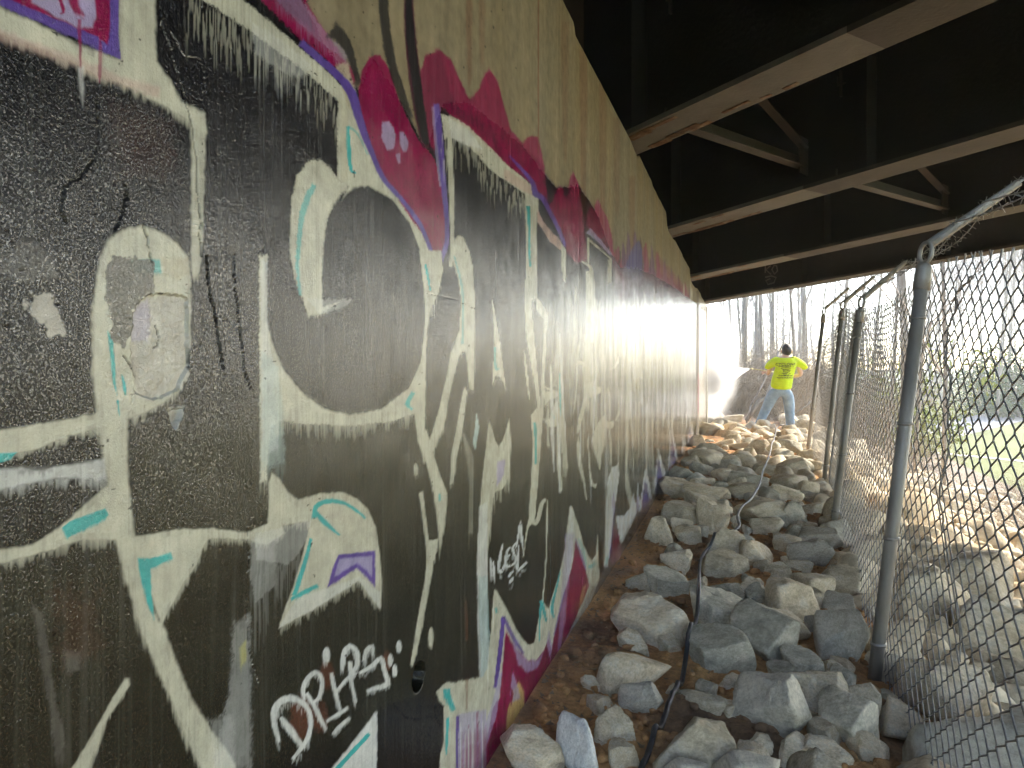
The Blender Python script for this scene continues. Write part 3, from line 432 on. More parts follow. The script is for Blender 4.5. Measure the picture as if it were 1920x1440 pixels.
C 4.3 32 13 0.705019 3789,1113 3793,1061 3799,987 3804,915 3813,853 3820,794 3828,751 3838,750 3850,792 3862,850 3873,913 3868,986 3862,1061 3857,1114
C 3 23 10 0.8027 2657,984 2650,953 2642,910 2636,868 2639,832 2644,797 2648,772 2689,769 2685,794 2679,829 2676,866 2670,909 2667,953 2663,984
W 3.7 27 11 0.479842 3231,1232 3220,1212 3209,1183 3199,1155 3210,1132 3223,1110 3235,1094 3254,1095 3258,1111 3259,1134 3264,1157 3258,1185 3255,1213 3251,1233
W 3.7 27 11 0.660899 3254,846 3245,816 3234,772 3223,730 3217,693 3211,659 3207,634 3235,631 3239,655 3244,690 3250,727 3253,770 3257,815 3258,846
C 4.2 31 13 0.510702 3725,1338 3720,1256 3714,1141 3710,1028 3718,931 3730,840 3740,774 3751,773 3751,839 3748,930 3749,1028 3752,1142 3759,1258 3765,1341
C 4.7 36 15 0.526161 4204,1123 4208,1032 4217,904 4221,778 4227,670 4228,568 4228,496 4306,486 4306,560 4305,663 4300,774 4276,902 4249,1032 4227,1123
C 3.2 24 10 0.419884 2784,1220 2782,1186 2778,1136 2771,1088 2760,1047 2746,1009 2736,982 2794,979 2805,1007 2819,1046 2831,1089 2838,1138 2842,1188 2844,1223
C 7.1 54 22 0.675846 6343,1418 6374,1371 6418,1303 6456,1236 6500,1177 6536,1122 6569,1082 6593,1082 6606,1123 6614,1180 6613,1241 6573,1310 6527,1379 6494,1427
C 3.4 26 11 0.552282 2981,1194 2985,1136 2994,1053 3004,972 3023,901 3044,834 3060,785 3068,784 3058,833 3043,900 3030,971 3012,1053 2996,1136 2984,1194
W 11.7 88 37 0.599689 11068,1593 10953,1511 10805,1398 10687,1291 10654,1201 10650,1118 10651,1059 10806,1059 10806,1119 10809,1204 10843,1294 10918,1401 11023,1514 11093,1594
C 3.5 26 11 0.629673 3121,1380 3114,1330 3103,1259 3090,1190 3074,1130 3057,1075 3045,1036 3055,1036 3076,1075 3102,1131 3126,1191 3140,1261 3151,1333 3158,1384
W 3.1 24 10 0.513308 2780,958 2768,935 2752,904 2736,874 2721,848 2706,824 2696,807 2737,802 2747,819 2762,844 2778,870 2795,901 2811,932 2823,955
C 5.1 38 16 0.545411 4539,775 4540,715 4545,628 4545,545 4546,472 4541,405 4539,357 4556,354 4571,401 4588,467 4600,539 4585,625 4564,713 4547,775
W 7.7 58 24 0.828751 6935,1219 6957,1162 6992,1081 7027,1000 7076,930 7123,863 7161,815 7185,814 7167,863 7137,929 7105,1000 7051,1081 6998,1163 6958,1220
C 5.6 42 18 0.471633 5110,1409 5085,1363 5057,1298 5035,1235 5039,1182 5048,1133 5056,1097 5164,1098 5156,1135 5146,1185 5142,1239 5139,1302 5143,1366 5142,1411
M 8.1 0 0 0.5 11627,971 12184,968 12331,467 11762,334
C 5.2 0 0 1 2033,396 2047,431 2076,414 2164,339 2263,248 2341,188 2410,149 2477,133 2511,175 2539,212 2568,254 2666,188 2755,234 2841,273 2940,340 2978,426 3027,503 3098,458 3194,384 3284,285 3416,199 3492,166 3585,169 3640,258 3654,127 3683,30 3416,-32 2940,-78 2463,-111 2164,-130 1925,-67 1613,97 1635,146 1668,180 1671,259 1641,288 1629,311 1681,310 1946,222 1982,230 2009,315
W 4.3 43 0 0.5 3027,503 3098,458 3098,238 3017,194 2959,272
M 5.4 7 0 1 2153,280 2201,238 2275,182 2391,107 2497,68 2605,63 2666,85 2722,25 2772,73 2867,134 2940,183 3037,232 3098,282 3129,330 3250,235 3355,147 3428,65 3140,6 2763,-34 2397,-56 2164,-67 2014,-55 1959,-28 1973,31 2038,103 2091,108 2132,224
L 8.4 42 0 0.45 2940,402 3119,366 3037,253 2940,110 2867,-31 2814,-13
L 12.1 0 0 0.65 2218,229 2304,163 2397,103 2504,66 2605,57 2532,32 2397,61 2287,132
L 5.8 0 0 0.6 2635,78 2674,113 2730,32 2706,-13
P 2.3 0 0 1 2114,333 2108,317 2101,295 2091,273 2082,254 2072,235 2062,215 2053,194 2044,173 2038,157 2067,144 2076,159 2089,179 2101,199 2112,219 2122,238 2132,258 2140,281 2146,304 2150,321
P 4 0 0 0.85 2118,329 2132,314 2154,292 2176,269 2198,250 2220,231 2244,211 2276,187 2310,162 2337,143 2357,140 2337,157 2309,181 2283,204 2259,224 2237,243 2216,262 2189,285 2164,308 2146,324
P 4.1 0 0 0.6 2927,187 2902,174 2867,154 2832,133 2800,110 2769,87 2747,70 2780,58 2802,75 2834,98 2867,121 2899,143 2932,164 2954,178
P 4.6 0 0 0.6 3115,343 3142,320 3183,286 3223,251 3260,219 3294,187 3320,164 3366,155 3343,178 3312,210 3277,242 3228,279 3179,315 3144,339
L 9 0 0 0.6 2091,181 2122,169 2062,64 1977,21 1968,83 2038,127
Y 9.8 16 0 0.95 2229,72 2298,72 2347,16 2359,-40 2229,-36 2153,-38 2169,33
L 6.5 0 0 0.6 2229,135 2287,57 2310,14 2190,51
M 3.2 0 0 1 2212,87 2240,59 2212,31 2196,58
Y 9.2 12 0 0.5 3272,103 3367,96 3272,34 3183,15
L 4.1 0 0 0.6 1758,203 1977,123 1977,-95 1751,24
M 16.6 0 55 0.6 1795,107 1977,50 1977,-95 1766,16
P 1.6 5 0 1 1749,203 1748,185 1746,160 1746,131 1746,98 1748,64 1749,38 1767,29 1766,54 1764,90 1764,122 1767,150 1771,175 1775,192
M 1.1 0 0 0.499893 1907,117 1907,-44 1914,-47 1914,114
L 1.1 0 0 0.670724 1895,134 1895,-38 1904,-42 1904,131
L 1.1 0 0 0.500751 1929,130 1929,-55 1939,-60 1939,125
M 1.1 0 0 0.482663 1837,143 1837,-7 1846,-12 1846,139
L 1.1 0 0 0.749481 1773,165 1773,25 1781,21 1781,162
W 1.1 0 0 0.515452 1957,85 1957,-70 1962,-72 1962,83
W 1.1 0 0 0.451298 1869,136 1869,-24 1881,-31 1881,131
M 1.1 0 0 0.524978 1896,150 1896,-38 1909,-45 1909,145
W 1.1 0 0 0.670311 1939,105 1939,-60 1951,-67 1951,100
W 1.1 0 0 0.718407 1833,134 1833,-6 1843,-10 1843,130
L 1.1 0 0 0.593099 1799,153 1799,12 1807,8 1807,149
W 1.1 0 0 0.591438 1859,164 1859,-19 1868,-23 1868,160
W 1.1 0 0 0.602921 1793,184 1793,15 1798,13 1798,182
L 1.1 0 0 0.657893 1901,107 1901,-40 1908,-45 1908,104
W 1.1 0 0 0.49435 1813,130 1813,5 1819,2 1819,128
W 1.1 0 0 0.694125 1782,173 1782,21 1789,18 1789,170
T 1.9 8 0 1 1665,302 1667,296 1671,287 1679,275 1691,259 1707,241 1718,228 1748,220 1739,233 1727,250 1718,263 1714,273 1712,280 1712,285
T 1.5 0 0 1 1686,228 1684,218 1681,203 1678,188 1678,172 1678,155 1679,143 1690,138 1692,149 1695,163 1698,178 1700,194 1702,209 1703,220
T 1.8 0 0 1 2548,249 2545,233 2540,210 2536,185 2533,162 2532,137 2530,120 2548,114 2551,131 2554,155 2557,178 2563,202 2569,225 2574,241
T 2.2 0 0 1 2537,254 2547,243 2561,226 2576,208 2593,189 2611,170 2624,155 2647,149 2640,162 2630,180 2620,198 2607,216 2594,232 2586,244
T 2 0 0 1 2841,278 2820,264 2792,245 2764,227 2735,211 2707,196 2690,181 2702,162 2725,145 2744,132 2766,128 2755,139 2741,153 2738,166 2750,182 2773,198 2797,216 2820,236 2843,257 2858,272
T 2.9 0 0 0.9 3399,153 3422,147 3460,136 3509,126 3553,121 3590,119 3616,119 3554,143 3530,144 3498,145 3475,147 3456,151 3429,158 3408,163
T 3.5 0 0 0.6 3184,329 3204,313 3233,291 3262,266 3290,236 3317,203 3337,179 3372,171 3356,195 3332,228 3306,258 3269,286 3231,310 3204,326
T 2.3 0 0 0.8 2045,377 2062,357 2081,353 2069,372
T 2.7 0 0 0.7 3903,96 3855,53 3902,40 3951,83
Z 12.5 0 0 0.5 3518,135 3683,146 3697,26 3492,-6 3391,23
G 14.9 0 0 0.4 5062,105 11242,23 17345,0 17345,-1400 5197,-99 3697,-52 2463,-155 2062,-139 1925,-67 2218,-76 2532,-59 2940,-26 3428,24 3771,46
C 3.1 9 0 1 658,1079 657,1107 663,1142 670,1172 681,1191 701,1206 729,1215 759,1214 788,1205 807,1190 814,1165 814,1084 807,1050 791,1024 768,1008 733,997 709,992 708,965 710,923 715,891 719,857 732,808 750,759 768,734 786,689 815,631 856,570 889,526 918,469 845,507 805,585 777,646 750,698 727,747 713,788 700,828 692,860 685,897 677,939 671,974 664,1015 659,1050
C 2 7 0 1 697,859 727,855 786,851 850,840 924,819 967,821 1001,826 1022,798 974,790 930,807 866,823 845,826 833,816 823,798 800,783 782,762 766,747 762,741 746,779 717,824 700,846
C 2.7 11 0 1 974,808 978,881 985,894 1004,884 1029,860 1058,842 1122,843 1192,834 1250,813 1291,787 1323,746 1339,691 1348,638 1341,586 1312,607 1280,641 1254,663 1192,661 1122,658 1058,656 1005,658 1022,684 1044,710 1066,746 1086,784 1089,803 1015,811
W 4.1 57 0 0.35 946,813 1097,804 1082,777 1058,757 1029,747 948,775
W 2.7 0 0 0.5 1015,666 1058,690 1192,675 1254,672 1339,620 1341,586 1280,641 1254,663 1122,658 1005,658
P 1.9 3 0 1 1144,681 1160,708 1181,728 1319,704 1321,633 1278,668 1248,688 1201,685
L 2.9 0 0 0.85 1167,693 1185,720 1308,697 1308,656 1278,680 1248,697 1201,695
T 1.8 0 0 1 1113,803 1113,809 1114,815 1117,819 1124,821 1135,822 1149,821 1161,820 1175,817 1190,813 1205,808 1221,801 1236,794 1252,786 1267,778 1278,771 1283,773 1273,780 1258,789 1243,798 1227,806 1211,813 1194,820 1178,824 1161,828 1146,830 1130,831 1116,830 1104,827 1099,819 1098,812 1098,806
T 1.3 0 0 1 1100,815 1109,808 1122,798 1136,787 1153,777 1170,767 1183,760 1187,761 1176,769 1162,780 1148,791 1134,801 1120,812 1111,819
T 1.3 3 0 1 1091,776 1085,766 1077,753 1068,739 1058,724 1048,708 1040,698 1053,692 1060,703 1070,718 1080,734 1088,748 1095,762 1100,772
T 1.3 3 0 1 1040,689 1049,689 1062,689 1077,689 1091,689 1107,689 1118,689 1112,697 1101,697 1086,697 1071,697 1057,696 1044,696 1035,695
C 2.1 6 0 1 531,989 586,994 623,997 668,1001 679,986 623,978 592,970 531,963
W 2.7 9 0 0.8 531,955 575,954 630,949 675,950 679,926 623,937 586,937 531,933
K 2.1 7 0 0.8 569,959 598,958 617,951 598,946 580,951
C 2.2 8 0 1 531,883 586,876 617,887 643,901 671,918 690,922 700,857 643,868 598,866 531,865
T 0.9 2 0 1 620,886 629,891 677,897 682,888 676,884 627,874
T 1 1 0 1 531,971 570,969 563,963 531,959
T 1.6 3 0 1 723,831 744,826 777,825 780,816 744,813 744,798 750,751 738,775 727,810
T 0.9 1 0 1 679,1091 688,1077 694,1019 688,1032
T 0.9 0 0 1 700,1043 700,1039 701,1035 702,1030 703,1026 704,1022 705,1019 707,1019 707,1022 707,1026 707,1031 705,1036 703,1040 701,1043
T 0.9 0 0 1 693,1014 696,996 697,996 696,1014
T 2.5 5 0 0.8 712,1173 759,1180 762,1164 727,1160 712,1162
G2 5.1 0 0 0.9 716,1117 732,1133 759,1139 811,1140 811,1043 788,1020 752,1011 722,1018 714,1074
L 5.6 0 0 0.45 719,1117 742,1132 750,1107 742,1081 717,1081
G3 1.2 0 0 0.95 684,1175 709,1176 747,1175 751,1140 738,1134 727,1127 717,1114 714,1091 705,1074 690,1078 681,1103 674,1137 679,1161
Z 3.3 0 0 0.6 759,1182 810,1189 811,1168 786,1160 764,1164
G2 1.6 0 0 0.85 576,1117 595,1123 613,1122 616,1104 627,1085 607,1082 601,1095 586,1099
G2 1 0 0 1 775,998 801,1000 795,984 787,975 779,985
W 1.3 0 0 0.4 775,1002 805,1003 800,997 777,997
C 2 4 0 0.95 704,699 711,697 712,689 679,662 650,608 620,623 657,655 686,683
G 4.8 11 0 0.3 585,820 598,805 611,731 625,660 614,649 603,723
G 9.4 0 0 0.25 552,1160 575,1174 611,1163 617,1143 575,1133 552,1135
G 5.6 0 0 0.3 623,759 643,749 643,730 627,736
E 25.3 0 0 0.2 611,828 664,802 679,740 623,748
E 28.1 0 0 0.15 679,1343 786,1352 786,1287 701,1266
W 4.6 70 0 0.3 936,808 1001,794 994,724 948,713 933,756
W 10.3 15 0 0.32 900,698 936,702 938,595 936,483 856,522 889,608
W 10 22 0 0.25 850,588 900,574 900,500 856,522
Q 3.7 7 0 0.6 912,661 926,667 928,637 914,634
W 3.9 4 0 1 1323,396 1341,383 1326,247 1105,363 1192,375
T 1.1 0 0 1 1290,372 1276,372 1257,371 1234,370 1205,368 1173,366 1151,364 1161,354 1184,355 1216,357 1246,359 1269,360 1288,361 1301,362
K 4.5 0 0 1 1330,398 1567,332 1661,245 1635,85 1326,247
E 8.4 0 0 0.8 1101,483 1097,469 1087,462 1074,461 1059,468 1045,481 1037,496 1033,512 1037,525 1045,533 1059,534 1074,527 1087,515 1097,499
E 7.2 0 0 0.7 1167,527 1164,517 1157,512 1148,511 1137,515 1127,524 1121,534 1119,545 1121,554 1127,560 1137,561 1148,557 1157,549 1164,538
E 7 0 0 0.6 1149,462 1146,451 1139,445 1128,445 1116,450 1106,460 1098,472 1096,485 1098,495 1106,501 1116,502 1128,497 1139,487 1146,474
E 6.3 0 0 0.7 1388,469 1386,459 1381,453 1373,451 1365,455 1357,462 1352,472 1350,482 1352,491 1357,498 1365,499 1373,496 1381,489 1386,479
W 1.7 13 0 1 1007,486 1005,494 1002,505 1000,515 999,523 1000,531 1002,536 1006,538 1012,540 1019,539 1026,538 1033,536 1042,532 1052,527 1063,519 1073,511 1080,502 1085,493 1087,484 1086,476 1083,469 1078,462 1071,458 1062,455 1054,452 1047,450 1040,449 1036,447 1043,441 1048,441 1055,442 1063,444 1073,446 1083,449 1091,453 1097,460 1101,469 1101,478 1098,489 1092,500 1084,511 1072,522 1059,532 1045,541 1033,547 1021,550 1010,552 1000,552 992,550 986,546 983,539 984,530 985,520 990,509 996,497 1000,488
W 1.7 5 0 1 1005,523 1010,514 1019,501 1028,489 1037,479 1045,470 1053,461 1061,454 1069,448 1075,444 1079,445 1075,449 1070,455 1064,462 1058,469 1052,478 1045,488 1033,501 1022,513 1014,522
W 1.7 7 0 1 1078,521 1077,526 1076,533 1077,539 1081,543 1087,547 1095,549 1101,549 1108,548 1112,547 1115,543 1120,537 1122,530 1121,523 1118,516 1113,511 1109,509 1102,509 1097,509 1101,505 1107,503 1115,502 1124,504 1130,510 1134,517 1135,525 1133,534 1128,543 1118,551 1106,557 1094,559 1084,558 1076,555 1069,551 1065,545 1065,537 1068,529 1070,524
W 1.7 5 0 1 1076,530 1082,522 1091,510 1099,499 1106,489 1113,478 1119,469 1127,459 1134,451 1139,444 1145,443 1142,449 1137,458 1131,466 1125,476 1119,486 1112,497 1102,510 1091,522 1084,530
W 1.8 9 0 1 1154,565 1153,559 1150,556 1145,555 1140,557 1135,561 1131,567 1130,573 1131,579 1135,582 1140,583 1145,581 1150,577 1153,571
W 1.8 7 0 1 1151,535 1153,527 1157,515 1162,502 1169,487 1178,470 1185,457 1192,455 1187,467 1181,484 1175,499 1170,512 1165,524 1161,532
W 1.9 9 0 1 1198,521 1199,528 1202,538 1206,545 1211,549 1218,551 1223,551 1225,550 1232,545 1237,539 1240,532 1240,524 1238,517 1232,513 1223,510 1216,509 1225,502 1233,503 1244,504 1253,509 1257,517 1257,527 1254,536 1246,546 1233,555 1218,562 1205,562 1196,559 1190,553 1187,544 1186,533 1187,526
W 1.9 10 0 1 1213,532 1214,522 1216,507 1219,492 1226,476 1234,459 1241,447 1247,445 1243,457 1237,473 1233,488 1230,503 1229,517 1228,527
W 1.9 4 0 1 1171,492 1183,494 1199,497 1215,499 1227,499 1239,498 1247,497 1244,502 1235,504 1221,506 1206,507 1191,504 1176,500 1166,496
W 2 12 0 1 1275,509 1279,512 1285,517 1291,520 1297,522 1303,523 1298,526 1299,524 1302,516 1304,509 1312,506 1314,512 1315,520 1310,529 1292,534 1282,533 1274,530 1270,525 1267,518 1265,514
W 2 8 0 1 1256,493 1269,491 1287,488 1307,485 1323,486 1337,487 1342,487 1341,486 1344,478 1347,467 1355,454 1362,442 1363,436 1357,437 1340,441 1321,447 1306,450 1292,452 1283,454 1286,448 1297,445 1311,440 1326,436 1344,430 1366,424 1385,423 1384,435 1375,449 1367,462 1363,472 1359,483 1345,495 1326,498 1311,496 1297,495 1280,496 1263,498 1252,499
W 1.8 3 0 1 1144,455 1154,454 1167,452 1181,450 1194,449 1208,448 1217,448 1212,454 1201,455 1188,456 1174,458 1161,459 1149,460 1140,461
W 1.8 5 0 1 1164,424 1171,424 1180,425 1190,425 1201,426 1214,426 1224,426 1217,433 1206,434 1192,435 1180,435 1170,433 1163,431 1159,429
W 1.6 4 0 1 1398,467 1396,462 1393,459 1388,458 1383,460 1378,464 1375,470 1374,476 1375,481 1378,484 1383,485 1388,483 1393,479 1396,473
W 1.6 4 0 1 1438,480 1436,475 1433,471 1428,471 1422,473 1417,477 1414,483 1412,489 1414,494 1417,497 1422,498 1428,496 1433,492 1436,486
W 1.6 4 0 1 1417,438 1416,433 1413,430 1408,430 1402,432 1397,436 1394,442 1393,448 1394,453 1397,456 1402,457 1408,455 1413,450 1416,444
W 1.5 15 0 1 2003,528 2004,520 2006,508 2007,497 2011,488 2014,478 2016,472 2031,468 2031,474 2031,483 2031,492 2026,504 2021,516 2016,525
W 1.5 15 0 1 2031,512 2030,506 2031,497 2031,489 2032,481 2034,473 2035,467 2050,463 2051,468 2053,475 2054,483 2051,493 2048,502 2045,509
W 1.5 15 0 1 2119,541 2111,534 2100,524 2090,514 2083,505 2077,496 2074,487 2078,477 2086,467 2107,457 2126,457 2137,462 2147,468 2156,474 2165,480 2171,484 2156,489 2148,485 2138,480 2128,475 2116,470 2106,466 2106,465 2109,465 2102,473 2099,481 2101,489 2106,498 2113,508 2120,518 2129,529 2134,537
W 1.6 16 0 1 2197,516 2187,517 2173,517 2159,514 2151,509 2145,501 2141,492 2142,483 2146,474 2156,465 2177,458 2194,456 2205,456 2197,462 2186,463 2174,465 2172,465 2168,470 2165,478 2165,486 2167,495 2172,502 2179,507 2187,510 2198,510 2206,510
W 1.6 16 0 1 2163,490 2201,489 2191,495 2154,496
W 1.6 16 0 1 2251,517 2240,516 2225,515 2213,511 2210,506 2212,498 2217,491 2228,483 2239,475 2245,470 2244,466 2238,462 2231,460 2223,459 2212,460 2203,460 2210,454 2221,453 2235,451 2250,452 2260,454 2268,459 2270,465 2262,474 2249,481 2241,488 2236,494 2233,500 2234,505 2242,508 2254,509 2264,511
W 1.7 17 0 1 2278,503 2275,494 2272,480 2269,467 2264,454 2259,441 2261,430 2289,418 2312,417 2333,417 2354,417 2377,418 2394,419 2375,429 2357,428 2334,428 2312,428 2294,428 2283,428 2289,425 2287,434 2290,447 2292,461 2294,475 2295,489 2295,499
W 1.7 17 0 1 2265,499 2274,508 2286,521 2298,534 2305,548 2311,562 2298,569 2298,562 2304,544 2310,525 2319,507 2327,490 2333,477 2348,474 2345,486 2340,504 2335,521 2328,540 2322,559 2311,572 2287,568 2282,554 2275,540 2266,526 2257,512 2250,503
W 1.6 16 0 1 2187,426 2195,427 2206,429 2217,430 2224,430 2232,430 2238,430 2231,436 2223,437 2210,439 2197,440 2187,438 2178,435 2173,432
W 1.6 16 0 1 2199,405 2208,405 2220,406 2230,406 2231,407 2232,407 2235,407 2234,413 2229,415 2219,418 2206,419 2196,417 2187,415 2181,413
Rr 2.7 11 0 0.6 1809,468 1810,456 1811,439 1813,420 1813,401 1813,381 1813,367 1824,363 1824,377 1825,397 1824,417 1823,436 1821,453 1820,465
Rr 5.4 11 0 0.5 1811,274 1812,263 1814,247 1816,231 1819,216 1821,200 1822,188 1838,182 1838,193 1837,208 1836,224 1835,239 1834,254 1834,265
Rr 1.8 18 0 0.8 2516,2478 2517,2388 2518,2259 2518,2126 2519,1997 2519,1868 2520,1774 2530,1777 2531,1871 2532,2002 2532,2132 2533,2266 2533,2396 2534,2487
Rr 14 23 0 0.35 3216,2413 3220,2319 3223,2183 3227,2042 3236,1906 3246,1769 3255,1671 3337,1685 3347,1791 3357,1936 3367,2082 3371,2231 3375,2376 3379,2478
Rr 12.5 21 0 0.25 2876,2380 2879,2313 2882,2217 2885,2117 2893,2022 2900,1926 2908,1856 2974,1873 2982,1949 2990,2052 2998,2156 3001,2262 3004,2365 3007,2437
Rr 17.6 29 0 0.25 4095,2393 4101,2329 4107,2236 4113,2140 4127,2049 4142,1957 4157,1890 4287,1916 4304,1990 4320,2093 4336,2196 4342,2301 4349,2402 4355,2474
Rr 15.8 26 0 0.3 3668,2440 3673,2349 3678,2218 3683,2083 3694,1953 3706,1822 3719,1728 3824,1746 3837,1848 3850,1989 3863,2131 3868,2276 3873,2416 3878,2515
Rr 8.2 14 0 0.4 1815,2082 1816,2042 1817,1984 1818,1923 1822,1865 1825,1807 1828,1765 1856,1775 1859,1820 1863,1882 1866,1944 1867,2007 1869,2068 1870,2111
Rr 20 33 0 0.3 4649,2211 4657,2155 4664,2074 4672,1990 4691,1910 4709,1829 4729,1771 4896,1796 4917,1862 4938,1953 4959,2045 4967,2138 4976,2228 4984,2291
Rr 8.6 14 0 0.3 1916,2134 1917,2099 1919,2048 1920,1995 1924,1945 1927,1895 1931,1858 1962,1870 1966,1910 1969,1964 1973,2019 1974,2074 1976,2128 1977,2166
K 3 0 0 0.85 4316,1711 4291,1652 4258,1569 4231,1492 4219,1438 4213,1391 4212,1343 4214,1296 4220,1249 4231,1197 4252,1135 4277,1069 4297,1020 4336,1020 4322,1069 4302,1136 4287,1199 4277,1252 4270,1299 4268,1347 4270,1396 4275,1443 4287,1497 4309,1575 4336,1657 4355,1716
K 3.4 0 0 0.8 4946,810 4941,694 4935,532 4927,402 4922,348 4914,329 4909,320 4958,312 4968,321 4981,339 4990,394 4986,527 4979,691 4971,809
K 4.9 0 0 0.6 7059,1436 7052,1326 7046,1169 7034,1002 7027,829 7015,652 7009,523 7109,515 7133,645 7162,825 7186,1001 7181,1172 7171,1331 7160,1442
K 3 0 0 0.8 4316,810 4307,630 4365,625 4355,808
"""
CRACKS=[(1.6,3,[(756,1515),(759,1465),(765,1454),(775,1443),(782,1425),(794,1401),(800,1390),(810,1372),(816,1358),(819,1341),(825,1309),(824,1282),(831,1235),(829,1221),(834,1195)]),(2.2,4,[(843,1196),(847,1169),(853,1141),(860,1121),(868,1086),(875,1050)]),(1.8,3,[(898,1204),(900,1160),(908,1135),(919,1050),(933,1020)]),(1.5,2.5,[(666,1362),(667,1333),(668,1298),(661,1274),(643,1252),(622,1236),(619,1208),(626,1199)]),(1.8,3,[(703,1261),(709,1244),(694,1211),(689,1198)]),(1.4,3,[(732,1215),(739,1200),(742,1182),(747,1175)]),(1.1,1.5,[(777,1460),(800,1440),(830,1448),(840,1424),(833,1394)]),(1.6,2.5,[(927,828),(930,772),(928,704),(933,650),(955,596)]),(1.4,2,[(756,1101),(762,1085),(759,1076),(752,1074)]),(1.2,2,[(701,1065),(717,1050),(722,1038)]),(3,3,[(3140,1261),(3140,1161)]),(1.2,2,[(1393,382),(1456,328),(1538,286)]),(2.0,3,[(1629,320),(1613,266),(1645,227)]),(0.9,1,[(1558,1214),(1729,1217),(1895,1203)])]
SPALLS=[(3.5,[(717,1114),(727,1127),(738,1134),(751,1139),(807,1140),(811,1050),(786,1020),(750,1012),(722,1019),(713,1074),(715,1091)]),(7,[(775,998),(801,1001),(795,984),(787,974),(779,985)])]
HOLE=[1524, 385, 31.0, 31]
ROCKS=[(1085,1418,72,110),(1000,1418,112,74),(1203,1318,82,66),(1298,1412,145,110),(1458,1335,140,130),(1150,1385,85,70),(1172,1428,56,50),(1227,1172,146,90),(1352,1155,105,75),(1353,1228,112,80),(1452,1208,132,108),(1500,1138,100,84),(1248,1096,76,46),(1190,1212,62,40),(1257,1208,48,34),(1363,1066,100,48),(1354,1024,78,64),(1275,1060,56,42),(1244,1000,62,56),(1293,1008,54,36),(1277,968,84,50),(1330,968,46,70),(1356,976,46,58),(1434,966,92,46),(1525,1043,82,56),(1559,1082,60,42),(1507,1068,52,28),(1546,1012,76,46),(1491,968,56,50),(1475,932,62,42),(1527,958,46,32),(1444,932,46,36),(1392,927,62,36),(1444,988,62,36),(1275,920,74,46),(1319,927,84,38),(1358,916,50,30),(1410,906,72,36),(1488,911,62,40),(1517,921,40,36),(1277,890,50,26),(1319,882,42,26),(1361,895,42,30),(1332,864,52,36),(1369,877,42,30),(1332,843,60,30),(1379,859,40,26),(1408,854,36,36),(1421,841,40,30),(1444,885,62,28),(1491,882,62,36),(1481,864,46,22),(1486,841,42,36),(1462,851,36,24),(1311,830,36,26),(1332,807,46,26),(1353,794,36,22),(1371,804,28,26),(1371,817,36,22),(1397,812,40,22),(1410,820,30,16),(1363,833,46,18),(1392,838,40,22),(1439,817,42,22),(1345,782,36,18),(1375,786,40,16),(1330,792,30,18),(1460,828,36,18),(1310,852,34,22),(1585,1198,86,112),(1549,1320,100,86),(1507,1258,66,60),(1590,1282,46,52),(1629,1330,58,74),(1553,1264,48,44),(1613,1362,108,104),(1567,1384,74,50),(1560,1428,96,56),(1640,1416,60,56),(1579,1140,56,58),(1540,1175,50,40),(1405,1100,52,36),(1460,1080,58,36),(1425,1125,46,40),(1480,1020,50,34),(1400,1020,40,32),(1380,1340,48,32),(1420,1400,52,40),(1470,1270,50,36),(1130,1330,54,36),(1110,1290,40,24),(1330,1300,44,30),(1310,1105,44,28),(1500,1000,50,36),(1470,1150,54,44),(1420,1430,60,44),(1500,1420,70,50)]
CHALK=[[(1.82,0.45),(1.82,0.32)],[(1.92,0.42),(1.83,0.37),(1.93,0.28)],[(1.99,0.41),(1.95,0.35),(2.0,0.27),(2.06,0.31),(2.04,0.4),(1.99,0.41)],[(1.82,0.25),(1.94,0.25),(2.03,0.21),(1.99,0.13),(1.87,0.12),(1.83,0.19),(1.92,0.21)]]
HOSE=[(1200,1452,-0.06),(1225,1395,-0.05),(1250,1345,-0.05),(1275,1290,-0.06),(1286,1235,-0.04),(1297,1190,0.0),(1310,1142,0.0),(1311,1090,-0.03),(1314,1050,0.0),(1328,1028,0.02),(1352,1008,0.02),(1372,998,0.05),(1386,986,0.06),(1383,968,0.06),(1391,950,0.08),(1409,934,0.1),(1424,908,0.1),(1431,882,0.1),(1443,852,0.08),(1453,818,0.04),(1458,800,-0.02),(1470,796,-0.06)]
HAZE=0.0018
# ------------------------------------------------------------------ abutment wall with graffiti
PCOL = dict(K=(.007, .007, .0085), O=(.017, .0165, .0105), D2=(.26, .22, .15), C=(0.44, 0.42, 0.33), W=(0.53, 0.53, 0.5), T=(0.028, 0.32, 0.305), P=(0.09, 0.05, 0.235), L=(0.31, 0.27, 0.41),
            M=(0.2, 0.0055, 0.046), A=(0.05, 0.004, 0.016), D=(0.19, 0.157, 0.102), X=(0.08, 0.066, 0.05), N=(0.46, 0.31, 0.26), Z=(0.38, 0.335, 0.235), U=(.10, .03, .085), U2=(.04, .04, .17),
            B2=(0.33, 0.44, 0.42), G=(0.19, 0.175, 0.16), G2=(0.38, 0.35, 0.3), G3=(0.12, 0.11, 0.095), Y=(0.47, 0.31, 0.115), E=(.10, .032, .018), Q=(.45, .42, .12), Rr=(.15, .05, .025))
WX = -.67; WTH = YAW; CT, ST = math.cos(WTH), math.sin(WTH)
TOPS = [(-9, 2.47), (3.10, 2.47), (3.12, 2.43), (4.64, 2.455), (4.75, 2.455), (5.10, 2.43), (5.13, 2.47), (5.88, 2.465), (5.90, 2.445), (7.08, 2.45), (7.12, 2.32), (7.80, 2.325), (7.86, 2.345), (8.95, 2.34), (8.97, 2.325), (10.28, 2.33), (10.36, 2.19), (11.5, 2.20), (11.55, 2.225), (12.5, 2.225), (12.55, 2.205), (14.45, 2.205)]
WEND = 14.45
